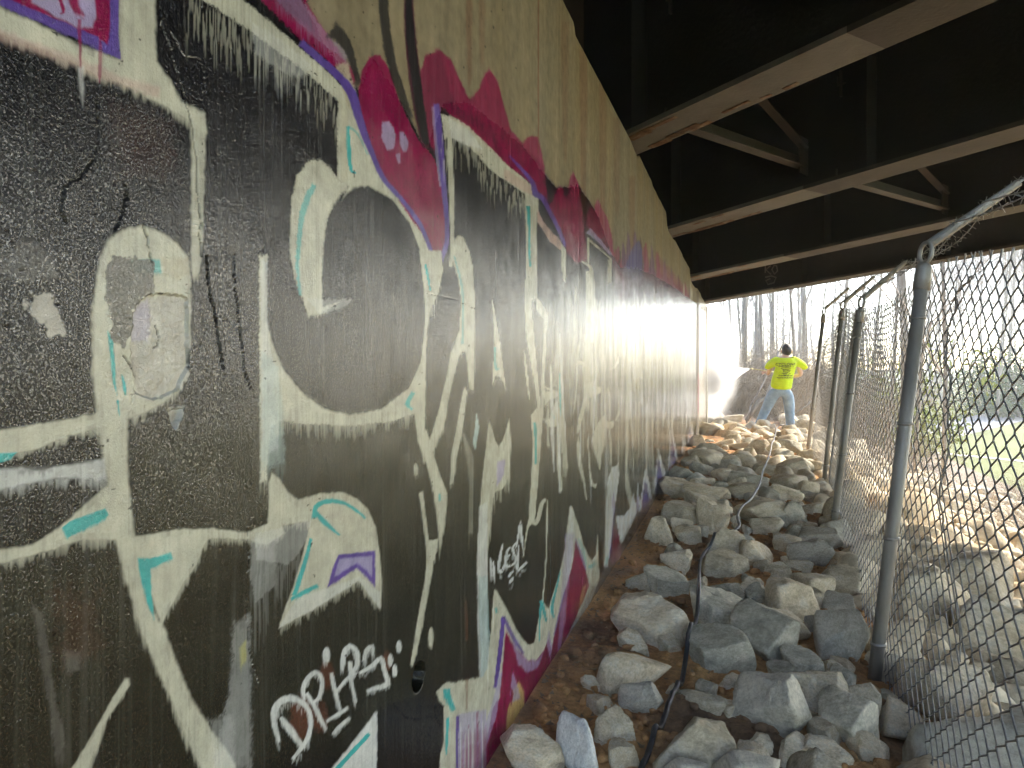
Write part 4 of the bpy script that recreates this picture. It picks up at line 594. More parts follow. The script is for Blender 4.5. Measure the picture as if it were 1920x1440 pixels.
def poly_sd(px, py, pts):
    P = np.array(pts, float); Q = np.roll(P, -1, 0)
    d2 = np.full(px.shape, 1e18); ins = np.zeros(px.shape, bool)
    for (ax, ay), (bx, by) in zip(P, Q):
        ex, ey = bx-ax, by-ay; wx, wy = px-ax, py-ay
        L = ex*ex+ey*ey
        t = np.clip((wx*ex+wy*ey)/L, 0, 1) if L > 0 else 0
        dx, dy = wx-t*ex, wy-t*ey; d2 = np.minimum(d2, dx*dx+dy*dy)
        if by != ay:
            c = ((ay > py) != (by > py)) & (px < (bx-ax)*(py-ay)/(by-ay)+ax)
            ins ^= c
    d = np.sqrt(d2); return np.where(ins, d, -d)
def line_d(px, py, pts):
    d2 = np.full(px.shape, 1e18)
    for (ax, ay), (bx, by) in zip(pts[:-1], pts[1:]):
        ex, ey = bx-ax, by-ay; wx, wy = px-ax, py-ay; t = np.clip((wx*ex+wy*ey)/max(ex*ex+ey*ey, 1e-9), 0, 1)
        dx, dy = wx-t*ex, wy-t*ey; d2 = np.minimum(d2, dx*dx+dy*dy)
    return np.sqrt(d2)
def build_wall():
    f = 768.; d = -WX
    def s_of_u(u): return (u*d*ST+f*d*CT)/(f*ST-u*CT) if False else d*(u/f*ST+CT)/(ST-u/f*CT)
    # columns (finer near the lens) collected into blocks
    us = np.arange(-575, 231.5, 1.12); ss = np.array([s_of_u(u) for u in us]); ss = ss[(ss > 0) & (ss < WEND)]
    ss = np.concatenate([[-9, -6, -3, -1, 0.0, .2, .3], ss[ss > .36], [WEND]])
    zz = d*ST+ss*CT
    edges = [.0]; zcur = .5
    blocks = []; i0 = 0
    brk = [.62, .8, 1.05, 1.4, 1.9, 2.6, 3.6, 5.2, 8, 30]; ztop = np.array([a[1] for a in TOPS]); stop = np.array([a[0] for a in TOPS])
    prev = 0
    for b in brk:
        idx = np.where(zz <= b)[0]
        if len(idx) == 0: continue
        i1 = idx[-1]
        if i1 <= prev: continue
        blocks.append((prev, i1)); prev = i1
    Vs, Fs, base = [], [], 0
    for (a, b) in blocks:
        s = ss[a:b+1]; z1 = zz[b]; z0 = max(zz[a], .45)
        if b < len(ss)-1 and zz[b] < .62: z0, z1 = .5, .62
        dz = 1.12*max(z0, .5)/f
        lo = max(-.25, 1.05-.535*z1); hi = min(1.95, 1.05+.495*z1)
        rows = [np.arange(-.25, lo, .04)] if lo > -.2 else [np.array([-.25])] if lo > -.25 else []
        rows.append(np.arange(lo, hi, dz))
        if hi < 1.9: rows.append(np.arange(hi, 1.95, .05))
        r = np.concatenate(rows); m2 = max(8, int(.5/max(dz, .004)))
        tt = np.linspace(0, 1, m2)
        top = np.interp(s, stop, ztop)
        vz = np.concatenate([np.repeat(r[:, None], len(s), 1), 1.95+(top-1.95)[None, :]*tt[:, None], top[None, :]])
        R, Cn = vz.shape
        sv = np.repeat(s[None, :], R, 0); xv = np.full((R, Cn), 0.0); xv[-1] = -.62
        Vs.append(np.stack([xv, sv, vz], -1).reshape(-1, 3))
        ii = (np.arange(R-1)[:, None]*Cn+np.arange(Cn-1)[None, :]).ravel()+base
        Fs.append(np.stack([ii, ii+1, ii+1+Cn, ii+Cn], -1)); base += R*Cn
    V = np.concatenate(Vs); Fc = np.concatenate(Fs)
    px = V[:, 1]*1000; py = V[:, 2]*1000; topface = V[:, 0] < -.5
    n = len(V); col = np.tile(np.array(PCOL['K']), (n, 1)); wet = np.ones(n); paint = np.ones(n)
    zloc = (d*ST+V[:, 1]*CT)
    # vertical streak noise shared by drips, at scales that suit the distance
    stk = .45*vnoise(px/2.2, py*0, 3)+.3*vnoise(px/7., py*0+5, 4)+.25*vnoise(px/24., py*0, 6)
    stk = np.where(zloc > 3, .5*vnoise(px/25., py*0, 7)+.5*vnoise(px/80., py*0, 8), stk)
    edge = (fbm(px/9., py/9., 11, 3)-.45)
    grain = vnoise(px/1.6, py/1.6, 19)
    order = np.argsort(px); pxs = px[order]
    for line in PAINT.strip().split('\n'):
        t = line.split(' '); name = t[0]; soft = float(t[1]); drip = float(t[2])*1.6; up = float(t[3]); al = float(t[4])
        pts = [tuple(float(v) for v in q.split(',')) for q in t[5:]]
        A = np.array(pts); pad = soft*2.5+6
        i0 = np.searchsorted(pxs, A[:, 0].min()-pad); i1 = np.searchsorted(pxs, A[:, 0].max()+pad)
        ix = order[i0:i1]; q = py[ix]; ix = ix[(q > A[:, 1].min()-pad-drip*1.2) & (q < A[:, 1].max()+pad+up)]
        if len(ix) == 0: continue
        X, Y = px[ix], py[ix]
        sd_ = poly_sd(X, Y, pts)
        e = soft*(1+.0*X)
        ns = edge[ix]*(soft*1.1+(16 if name in ('G2', 'G3') else 1.2))
        al_ = sstep(-1, 1, (sd_+ns)/np.maximum(e, .4))
        if soft > 4: al_ = sstep(.12, .88, al_+(grain[ix]-.5)*.55*(al_ > .02)*(al_ < .98))
        if drip > 0:
            k = stk[ix]; k = np.clip((k-.35)*2.2, 0, 1)
            s2 = poly_sd(X, Y+drip*k, pts); a2 = sstep(-1, 1, (s2+ns)/np.maximum(e, .4))
            fade = np.clip(1+sd_/(drip*1.1+1e-3), 0, 1)
            al_ = np.maximum(al_, a2*fade*(.25+.6*k))
            # washed streaks eat into the paint from below its upper edge
            al_ = al_*(1-.28*np.clip(vnoise(X/3.1, Y*0, 23)*1.8-.9, 0, 1)*(sd_ < drip*.6))
        if up > 0:
            s3 = poly_sd(X, Y-up*(1-stk[ix]), pts); al_ = np.maximum(al_, .7*sstep(-1, 1, s3/np.maximum(e, .4)))
        al_ = (al_*al)[:, None]
        c = np.array(PCOL[name]); col[ix] = col[ix]*(1-al_)+c*al_
        if name in 'DX': wet[ix] = wet[ix]*(1-al_[:, 0])
        elif name in ('Rr', 'Z', 'G'): pass
        else: wet[ix] = np.maximum(wet[ix], np.minimum(1, al_[:, 0]*1.0*(.6 if name in ('M', 'A', 'K', 'U') else .6)))
    # tan concrete is stained in vertical bands, wash streaks run through the paint
    dry = 1-wet
    band = .72+.5*fbm(px/70., py/900., 31, 4)+.12*(vnoise(px/9., py/260., 37)-.5)
    warm = vnoise(px/160., py/1400., 41)
    col *= (1-dry[:, None])+dry[:, None]*(band[:, None]*(1+np.array([.06, 0, -.12])*(warm[:, None]*2-1)))
    wash = np.clip(vnoise(px/2.6, py/220., 53)*.55+vnoise(px/11., py/400., 54)*.45-.58, 0, 1)*2.2
    far_ = sstep(2500, 6000, px)
    lum = col.mean(1)
    k = (wash*(.08+.10*far_)*(lum < .2)*wet)[:, None]; col = col*(1-k)+np.array([.42, .41, .36])*k
    k = (np.clip(vnoise(px/3.3, py/300., 57)-.62, 0, 1)*(.5+.6*far_)*(lum > .3)*wet)[:, None]; col = col*(1-k)+np.array([.05, .05, .045])*k
    col *= (.9+.2*fbm(px/40., py/40., 61, 4)*1.1)[:, None]
    specks = vnoise(px/5., py/5., 71)*vnoise(px/17., py/17., 72) > .80
    col[specks & (zloc < 2.5)] *= .25
    # relief: board marks, cracks, spalls, the weep hole, joint
    X = (fbm(px/140., py/160., 81, 3)-.45)*.006
    X -= (vnoise(px/5., py/5., 83) > .955)*.0007*(zloc < 2)
    for wd, dp, pts in CRACKS:
        A = np.array(pts); pad = 30
        ix = np.where((px > A[:, 0].min()-pad) & (px < A[:, 0].max()+pad) & (py > A[:, 1].min()-pad) & (py < A[:, 1].max()+pad))[0]
        if len(ix) == 0: continue
        dd = line_d(px[ix]+(vnoise(px[ix]/5., py[ix]/5., 87)-.5)*3, py[ix]+(vnoise(px[ix]/5., py[ix]/5., 89)-.5)*3, pts)
        k = 1-sstep(.25*wd, .75*wd, dd); X[ix] -= k*dp*.001; col[ix] *= (1-.8*k)[:, None]
    for dp, pts in SPALLS:
        A = np.array(pts); ix = np.where((px > A[:, 0].min()-9) & (px < A[:, 0].max()+9) & (py > A[:, 1].min()-9) & (py < A[:, 1].max()+9))[0]
        if len(ix) == 0: continue
        s_ = poly_sd(px[ix], py[ix], pts)+(vnoise(px[ix]/6., py[ix]/6., 91)-.5)*4
        k = sstep(-.6, 1.2, s_); X[ix] -= k*dp*.001*(1+.5*(fbm(px[ix]/14., py[ix]/14., 93, 3)-.5))
    hx, hy, ra, rb = HOLE
    e = np.sqrt(((px-hx)/(ra*.95))**2+((py-hy)/(rb*1.0))**2)+(fbm(px/12., py/12., 95, 2)-.4)*.18
    k = 1-sstep(.92, 1.05, e); X -= k*.16; col = col*(1-k*.6)[:, None]
    k = 1-sstep(1.0, 1.7, e); col = col*(1-.5*k)[:, None]
    j = np.abs(px-11260)
    X -= (1-sstep(20, 45, j))*.03
    X += sstep(11290, 11330, px)*.012
    Vw = V.copy(); Vw[:, 0] = np.where(topface, WX-.62, WX+X)
    col = np.clip(col, .004, .85)
    me = mesh_np('abutment_wall', Vw, Fc, None, True)
    at = me.color_attributes.new('paint', 'FLOAT_COLOR', 'POINT')
    at.data.foreach_set('color', np.concatenate([col, np.ones((n, 1))], 1).astype(np.float32).ravel())
    af = me.attributes.new('film', 'FLOAT', 'POINT'); af.data.foreach_set('value', (sstep(1300, 4300, px)*np.clip(1.25-.55*fbm(px/60., py/700., 97, 3)*2, 0, 1)).astype(np.float32))
    aw = me.attributes.new('wet', 'FLOAT', 'POINT'); aw.data.foreach_set('value', wet.astype(np.float32))
    # material
    m, nt, p = newmat('painted_wet_concrete')
    a = N(nt, 'ShaderNodeAttribute', attribute_name='paint'); b = N(nt, 'ShaderNodeAttribute', attribute_name='wet')
    co, _ = coords(nt)
    n1 = N(nt, 'ShaderNodeTexNoise', Scale=28, Detail=8, Roughness=.65); nt.links.new(co, n1.inputs['Vector'])
    mr = N(nt, 'ShaderNodeMapRange'); mr.inputs[1].default_value = .3; mr.inputs[2].default_value = .7; mr.inputs[3].default_value = .8; mr.inputs[4].default_value = 1.2; nt.links.new(n1.outputs[0], mr.inputs[0])
    mx = N(nt, 'ShaderNodeVectorMath', operation='SCALE'); nt.links.new(a.outputs['Color'], mx.inputs[0]); nt.links.new(mr.outputs[0], mx.inputs['Scale'])
    nt.links.new(mx.outputs[0], p.inputs['Base Color'])
    rr = N(nt, 'ShaderNodeMapRange'); rr.inputs[3].default_value = .8; rr.inputs[4].default_value = WET_ROUGH; nt.links.new(b.outputs['Fac'], rr.inputs[0]); nt.links.new(rr.outputs[0], p.inputs['Roughness'])
    # grain of roller paint and sprayed water
    g1 = N(nt, 'ShaderNodeTexNoise', Scale=GRAIN[0], Detail=2, Roughness=.5); nt.links.new(co, g1.inputs['Vector'])
    g2 = N(nt, 'ShaderNodeTexNoise', Scale=GRAIN[1], Detail=3, Roughness=.6); nt.links.new(co, g2.inputs['Vector'])
    co3, _ = coords(nt, (1, 1, .12)); g3 = N(nt, 'ShaderNodeTexNoise', Scale=120, Detail=3); nt.links.new(co3, g3.inputs['Vector'])
    ad = N(nt, 'ShaderNodeMath', operation='MULTIPLY_ADD'); nt.links.new(g2.outputs[0], ad.inputs[0]); ad.inputs[1].default_value = 1.6; nt.links.new(g1.outputs[0], ad.inputs[2])
    ad2 = N(nt, 'ShaderNodeMath', operation='MULTIPLY_ADD'); nt.links.new(g3.outputs[0], ad2.inputs[0]); ad2.inputs[1].default_value = .5; nt.links.new(ad.outputs[0], ad2.inputs[2])
    co4, _ = coords(nt, (1, 1, .07)); g4 = N(nt, 'ShaderNodeTexNoise', Scale=24, Detail=4, Roughness=.6); nt.links.new(co4, g4.inputs['Vector'])
    ad3 = N(nt, 'ShaderNodeMath', operation='MULTIPLY_ADD'); nt.links.new(g4.outputs[0], ad3.inputs[0]); ad3.inputs[1].default_value = 3.5; nt.links.new(ad2.outputs[0], ad3.inputs[2]); ad2 = ad3
    rv = N(nt, 'ShaderNodeMapRange'); rv.inputs[1].default_value = .35; rv.inputs[2].default_value = .7; rv.inputs[3].default_value = -.05; rv.inputs[4].default_value = .14; nt.links.new(g4.outputs[0], rv.inputs[0])
    ra = N(nt, 'ShaderNodeMath', operation='ADD', use_clamp=True); nt.links.new(rr.outputs[0], ra.inputs[0]); nt.links.new(rv.outputs[0], ra.inputs[1]); nt.links.new(ra.outputs[0], p.inputs['Roughness'])
    bs = N(nt, 'ShaderNodeMapRange'); bs.inputs[3].default_value = .12; bs.inputs[4].default_value = GRAIN[2]; nt.links.new(b.outputs['Fac'], bs.inputs[0])
    bu = N(nt, 'ShaderNodeBump', Distance=GRAIN[3]); nt.links.new(bs.outputs[0], bu.inputs['Strength']); nt.links.new(ad2.outputs[0], bu.inputs['Height']); nt.links.new(bu.outputs[0], p.inputs['Normal'])
    p.inputs['Specular IOR Level'].default_value = .1
    cw = N(nt, 'ShaderNodeMath', operation='MULTIPLY'); nt.links.new(b.outputs['Fac'], cw.inputs[0]); cw.inputs[1].default_value = COATW
    gs = N(nt, 'ShaderNodeTexNoise', Scale=430, Detail=3, Roughness=.7); nt.links.new(co, gs.inputs['Vector'])
    gm = N(nt, 'ShaderNodeMapRange', interpolation_type='SMOOTHSTEP'); gm.inputs[1].default_value = .48; gm.inputs[2].default_value = .66; gm.inputs[3].default_value = .08; nt.links.new(gs.outputs[0], gm.inputs[0])
    fl = N(nt, 'ShaderNodeAttribute', attribute_name='film'); mxf = N(nt, 'ShaderNodeMath', operation='MAXIMUM'); nt.links.new(gm.outputs[0], mxf.inputs[0]); nt.links.new(fl.outputs['Fac'], mxf.inputs[1])
    cw2 = N(nt, 'ShaderNodeMath', operation='MULTIPLY'); nt.links.new(cw.outputs[0], cw2.inputs[0]); nt.links.new(mxf.outputs[0], cw2.inputs[1]); cw = cw2
    nt.links.new(cw.outputs[0], p.inputs['Coat Weight']); p.inputs['Coat Roughness'].default_value = .06; p.inputs['Coat IOR'].default_value = 1.75
    nt.links.new(bu.outputs[0], p.inputs['Coat Normal'])
    me.materials.append(m)
    root = tag(empty('abutment_wall', (WX, 3, 0)), 'long wet concrete bridge abutment wall covered in black, cream and magenta graffiti', 'wall')
    o = obj('painted_face', me, root); o.location = (-WX, -3, 0)
    mc = simple('bare_concrete', [(.3, (.26, .22, .15)), (.7, (.4, .34, .23))], 4, .9, 0, .4, 60)
    b2 = MB(); b2.box(WX-.9, WX-.05, -9, WEND-.02, -.6, 2.15)
    q = b2.build('wall_core', mc, root); q.location = (-WX, -3, 0)
    b3 = MB(); b3.box(WX-.88, WX+.028, WEND-.015, WEND+.35, -.6, 2.17)
    q = b3.build('end_pilaster', mc, root); q.location = (-WX, -3, 0)
    return root
WET_ROUGH = .14; GRAIN = (520, 190, 1.0, .00045); COATW = 1.0
build_wall()
# backwall above the bridge seat, behind the girder ends
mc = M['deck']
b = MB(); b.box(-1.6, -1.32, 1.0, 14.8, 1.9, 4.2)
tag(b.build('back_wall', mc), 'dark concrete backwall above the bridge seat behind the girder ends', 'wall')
# ------------------------------------------------------------------ girders, cross frames, deck
GD = Vector((.7715, -.6363, .0636)).normalized()
GP = Vector((-GD.y, GD.x, 0)).normalized()      # horizontal, across the girder, pointing away along the wall
if GP.y < 0: GP = -GP
UP = Vector((0, 0, 1))
SEATS = [(2.21, 2.54), (4.91, 2.475), (7.60, 2.36), (10.76, 2.27), (14.22, 2.22)]
GL = ['steel girder nearest overhead, at the top edge of the frame', 'steel girder crossing the top right corner with a broad pale flange end',
      'steel girder second from the top right corner, over the cross frame', 'steel girder next to the outer one, thin pale flange end', 'outer steel girder carrying chalk scribble, against the bright sky']
LEN = 26.
SH = GD.cross(UP).normalized()
for i, (sy, sz) in enumerate(SEATS):
    o = Vector((WX-.45, sy, sz))+GD*(0)
    o = Vector((WX, sy, sz))-GD*.5
    g = tag(empty('steel_girder', o), 'dark brown ' + GL[i] if i >= 0 else 'dark steel bridge girder overhead behind the camera', 'girder', 'bridge girders')
    W = .155; hv = Vector((0, 0, .016))
    pe = 2.08
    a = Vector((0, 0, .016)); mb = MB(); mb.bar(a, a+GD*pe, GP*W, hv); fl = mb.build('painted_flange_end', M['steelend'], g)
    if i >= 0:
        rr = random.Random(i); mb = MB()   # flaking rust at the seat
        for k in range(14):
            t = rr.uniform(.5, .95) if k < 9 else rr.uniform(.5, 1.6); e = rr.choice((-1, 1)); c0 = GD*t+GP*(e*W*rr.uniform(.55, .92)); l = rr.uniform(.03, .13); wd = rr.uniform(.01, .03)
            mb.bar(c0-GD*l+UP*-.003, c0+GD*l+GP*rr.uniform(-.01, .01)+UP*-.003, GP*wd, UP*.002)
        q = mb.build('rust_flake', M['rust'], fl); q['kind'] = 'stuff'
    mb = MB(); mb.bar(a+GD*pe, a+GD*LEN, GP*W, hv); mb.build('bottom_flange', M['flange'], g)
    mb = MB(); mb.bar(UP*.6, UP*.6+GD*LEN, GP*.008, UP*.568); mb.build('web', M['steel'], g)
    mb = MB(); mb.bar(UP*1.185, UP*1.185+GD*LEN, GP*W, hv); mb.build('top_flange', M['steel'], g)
    for k, t in enumerate((.62, 2.6, 4.8, 7.0, 9.2)):
        for e in (-1, 1):
            if i == 4 and e == 1 and k > 0: continue
            mb = MB(); c0 = GD*t+GP*(e*.075)+UP*.034; mb.bar(c0, c0+UP*1.13, GP*.062, Vector((GD.x, GD.y, 0))*.006); mb.build('stiffener', M['steel'], g)
def cross_frame(p1, p2, lab, hi=.75):
    p1, p2 = Vector(p1), Vector(p2); d = (p2-p1); h = Vector((d.x, d.y, 0)).normalized(); side = UP.cross(h)
    g = tag(empty('cross_frame', p1), lab, 'cross frame', 'cross frames between girders'); d = p2-p1
    mb = MB(); mb.bar(Vector((0, 0, 0)), d-h*.1, side*.045, UP*.006); mb.bar(side*.04+UP*.05, d-h*.1+side*.04+UP*.05, side*.005, UP*.05); mb.build('bottom_strut', M['flange'], g)
    a = Vector((0, 0, hi)); b = d+UP*.16-h*.06
    mb = MB(); mb.bar(a, b, side*.035, UP*.006); mb.bar(a+side*.03+UP*.03, b+side*.03+UP*.03, side*.005, UP*.035); mb.build('diagonal', M['flange'], g)
    mb = MB(); mb.bar(d-h*.085-UP*.05, d-h*.085+UP*.24, h*.085, side*.006); mb.build('gusset_plate', M['flange'], g)
    mb = MB(); mb.bar(a-UP*.1+h*.05, a+UP*.1+h*.05, h*.07, side*.006); mb.build('upper_gusset', M['flange'], g)
cross_frame((-.42, 4.68, 2.52), (.49, 6.62, 2.65), 'brown steel cross frame between the two girders nearest the top right corner')
cross_frame((.72, 6.43, 2.50), (1.95, 8.60, 2.62), 'brown steel cross frame further back, half hidden above the fence post arm')
# deck slab
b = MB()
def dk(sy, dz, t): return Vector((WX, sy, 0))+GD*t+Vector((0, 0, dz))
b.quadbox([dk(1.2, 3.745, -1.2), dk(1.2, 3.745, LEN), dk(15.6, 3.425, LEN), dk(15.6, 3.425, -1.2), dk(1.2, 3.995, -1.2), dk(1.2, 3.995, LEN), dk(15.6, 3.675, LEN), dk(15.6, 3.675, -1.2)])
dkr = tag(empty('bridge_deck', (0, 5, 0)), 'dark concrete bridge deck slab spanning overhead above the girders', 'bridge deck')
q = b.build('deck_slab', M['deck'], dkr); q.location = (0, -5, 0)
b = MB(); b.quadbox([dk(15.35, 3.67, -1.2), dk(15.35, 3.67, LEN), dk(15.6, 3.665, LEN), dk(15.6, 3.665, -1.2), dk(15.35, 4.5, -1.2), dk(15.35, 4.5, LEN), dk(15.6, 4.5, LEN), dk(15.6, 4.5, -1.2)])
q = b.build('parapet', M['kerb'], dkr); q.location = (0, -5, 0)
# chalk scribble on the outer girder web
chm, nt_, p_ = newmat('pale_chalk'); p_.inputs['Base Color'].default_value = (.16, .14, .13, 1); p_.inputs['Roughness'].default_value = .9
def chalk():
    g = [o for o in bpy.data.objects if o.name.startswith('steel_girder')][-1]
    mb = MB()
    def st(pts):
        mb.tube([GD*a+UP*b-GP*.012 for a, b in pts], .012, 4)
    for s in CHALK: st(s)
    mb.build('chalk_scribble', chm, g)
chalk()
# ------------------------------------------------------------------ ground
FXK = [(0, .33), (3.19, .466), (5.84, .595), (7.95, .72), (9.93, .74), (14, .8), (1e9, .8)]
def fenceX(y):
    if y <= 0: return .33
    for (a, b), (c, d) in zip(FXK, FXK[1:]):
        if y <= c: return b+(d-b)*(y-a)/(c-a)
    return .8
def Hs(x, y):
    x = np.asarray(x, float); y = np.asarray(y, float)
    fx = np.interp(y, [0, 3.19, 5.84, 7.95, 9.93, 14, 40], [.33, .466, .595, .72, .74, .8, .8])
    bench = -.02-.11*(x+.67)/(fx+.67)-.03*sstep(2.6, 1.0, y)
    bench = bench+.06*sstep(4, 8, y)*sstep(16, 10, y)
    k = x-fx-.05
    slope = -.13-.45*k
    z = np.where(k > 0, slope, bench)
    z = np.where(np.abs(k) < .25, bench*(.5-k*2)+(slope)*(.5+k*2), z)
    toe = -2.0
    z = np.where(z < toe+.35, toe+.35*np.exp(-(toe+.35-z)/.35*1.0), z)
    far = sstep(26, 60, y)*sstep(12, 3, x)
    up = sstep(-1.2, -6, x)*1.2*sstep(14, 16, y)
    return z+up
def ss1(a, b, x):
    t = min(max((x-a)/(b-a), 0.), 1.); return t*t*(3-2*t)
def Hf(x, y):
    fx = fenceX(y); bench = -.02-.11*(x+.67)/(fx+.67)-.03*ss1(2.6, 1.0, y)+.06*ss1(4, 8, y)*ss1(16, 10, y)
    k = x-fx-.05; slope = -.13-.45*k
    z = slope if k > 0 else bench
    if abs(k) < .25: z = bench*(.5-k*2)+slope*(.5+k*2)
    if z < -1.65: z = -2.0+.35*math.exp(-(-1.65-z)/.35)
    return z+ss1(-1.2, -6, x)*1.2*ss1(14, 16, y)
def soil_material():
    m, nt, p = newmat('clay_soil')
    co, _ = coords(nt)
    n1 = N(nt, 'ShaderNodeTexNoise', Scale=2.3, Detail=7, Roughness=.62); nt.links.new(co, n1.inputs['Vector'])
    c1 = ramp(nt, n1.outputs[0], [(.30, (.16, .098, .06)), (.42, (.29, .165, .088)), (.52, (.47, .235, .095)), (.66, (.56, .31, .13))])
    n2 = N(nt, 'ShaderNodeTexNoise', Scale=55, Detail=8, Roughness=.7); nt.links.new(co, n2.inputs['Vector'])
    mr = N(nt, 'ShaderNodeMapRange'); mr.inputs[1].default_value = .3; mr.inputs[2].default_value = .7; mr.inputs[3].default_value = .62; mr.inputs[4].default_value = 1.3; nt.links.new(n2.outputs[0], mr.inputs[0])
    mx = N(nt, 'ShaderNodeVectorMath', operation='SCALE'); nt.links.new(c1, mx.inputs[0]); nt.links.new(mr.outputs[0], mx.inputs['Scale'])
    # leaf litter and dry grass away from the bridge
    sp = N(nt, 'ShaderNodeSeparateXYZ'); nt.links.new(co, sp.inputs[0])
    far = N(nt, 'ShaderNodeMapRange'); far.inputs[1].default_value = 15; far.inputs[2].default_value = 19; nt.links.new(sp.outputs['Y'], far.inputs[0])
    n3 = N(nt, 'ShaderNodeTexNoise', Scale=14, Detail=8, Roughness=.7); nt.links.new(co, n3.inputs['Vector'])
    c3 = ramp(nt, n3.outputs[0], [(.35, (.09, .065, .045)), (.5, (.19, .15, .11)), (.65, (.30, .25, .19))])
    mix = N(nt, 'ShaderNodeMix', data_type='RGBA'); nt.links.new(far.outputs[0], mix.inputs[0]); nt.links.new(mx.outputs[0], mix.inputs[6]); nt.links.new(c3, mix.inputs[7])
    nt.links.new(mix.outputs[2], p.inputs['Base Color']); p.inputs['Roughness'].default_value = .95
    b = N(nt, 'ShaderNodeTexNoise', Scale=75, Detail=8, Roughness=.72); nt.links.new(co, b.inputs['Vector'])
    bu = N(nt, 'ShaderNodeBump', Strength=.9, Distance=.012); nt.links.new(b.outputs[0], bu.inputs['Height']); nt.links.new(bu.outputs[0], p.inputs['Normal'])
    return m
def lawn_material():
    m, nt, p = newmat('spring_lawn')
    co, _ = coords(nt)
    n1 = N(nt, 'ShaderNodeTexNoise', Scale=.25, Detail=6, Roughness=.6); nt.links.new(co, n1.inputs['Vector'])
    n2 = N(nt, 'ShaderNodeTexNoise', Scale=9, Detail=8, Roughness=.7); nt.links.new(co, n2.inputs['Vector'])
    c1 = ramp(nt, n1.outputs[0], [(.35, (.075, .105, .010)), (.6, (.10, .125, .014))]); c2 = ramp(nt, n2.outputs[0], [(.35, (.05, .075, .010)), (.55, (.09, .115, .017)), (.7, (.15, .14, .045))])
    mix = N(nt, 'ShaderNodeMix', data_type='RGBA'); mix.inputs[0].default_value = .5; nt.links.new(c1, mix.inputs[6]); nt.links.new(c2, mix.inputs[7])
    nt.links.new(mix.outputs[2], p.inputs['Base Color']); p.inputs['Roughness'].default_value = .9
    bu = N(nt, 'ShaderNodeBump', Strength=.5, Distance=.03); nt.links.new(n2.outputs[0], bu.inputs['Height']); nt.links.new(bu.outputs[0], p.inputs['Normal'])
    return m
M['soil'] = soil_material(); M['lawn'] = lawn_material()
def grid(xs, ys, hfun):
    Xg, Yg = np.meshgrid(xs, ys); Z = hfun(Xg, Yg); V = np.stack([Xg, Yg, Z], -1).reshape(-1, 3)
    R, Cn = Xg.shape; ii = (np.arange(R-1)[:, None]*Cn+np.arange(Cn-1)[None, :]).ravel()
    return V, np.stack([ii, ii+1, ii+1+Cn, ii+Cn], -1)
def Hb(x, y):
    z = Hs(x, y); n = fbm(x*3.1, y*3.1, 5, 4)-.47; n2 = fbm(x*14, y*14, 9, 4)-.47
    near = sstep(22, 12, y)*sstep(6, 5, x)
    ridge = np.clip(fbm(x*7, y*7, 13, 3)-.5, 0, 1)
    return z+(n*.10+n2*.045+ridge*.07)*near*sstep(-.72, -.45, x)+(n*.25)*(1-near)*sstep(8, 4, x)
xs = np.concatenate([np.arange(-.70, 1.0, .018), np.arange(1.0, 6.6, .05)])
ys = np.concatenate([np.arange(-4, 1.2, .12), np.arange(1.2, 6, .02), np.arange(6, 16, .04), np.arange(16, 70, .8)])
V, Fc = grid(xs, ys, Hb)
tag(obj('embankment_ground', mesh_np('embankment_ground', V, Fc, M['soil'], True)), 'orange brown clay bank between the wall and the lawn', 'ground', None, 'structure')
V, Fc = grid(np.arange(-60, -.6, 2.2), np.arange(14.7, 75, 1.5), lambda x, y: Hb(x, y)-.03)
tag(obj('woodland_ground', mesh_np('woodland_ground', V, Fc, M['soil'], True)), 'leaf strewn woodland floor beyond the wall', 'ground', None, 'structure')
b = MB(); b.v = [(-1500, -1500, -2.06), (1500, -1500, -2.06), (1500, 1500, -2.06), (-1500, 1500, -2.06)]; b.f = [(0, 1, 2, 3)]
tag(b.build('lawn', M['lawn']), 'bright green park lawn below the bank', 'lawn', None, 'structure')
def strip(name, pts, w, z, mat, lab):
    b = MB(); n = len(pts)
    for i, p in enumerate(pts):
        a = Vector(pts[max(i-1, 0)]); c = Vector(pts[min(i+1, n-1)]); t = (c-a).normalized(); q = Vector((-t.y, t.x))*w/2; P0 = Vector(p)
        b.v += [(P0.x+q.x, P0.y+q.y, z), (P0.x-q.x, P0.y-q.y, z)]
    b.f = [(2*i, 2*i+1, 2*i+3, 2*i+2) for i in range(n-1)]
    return tag(b.build(name, mat), lab, 'path', None, 'structure')
strip('footpath', [(8, 40), (14, 52), (19, 63), (26, 84), (33, 110), (38, 140)], 3.2, -2.05, M['path'], 'grey paved footpath curving across the lawn')
strip('gutter_path', [(3.5, 33.5), (6.8, 31.3), (8.9, 29.4), (13, 27), (20, 24)], .45, -2.046, M['kerb'], 'narrow pale concrete strip across the lawn')
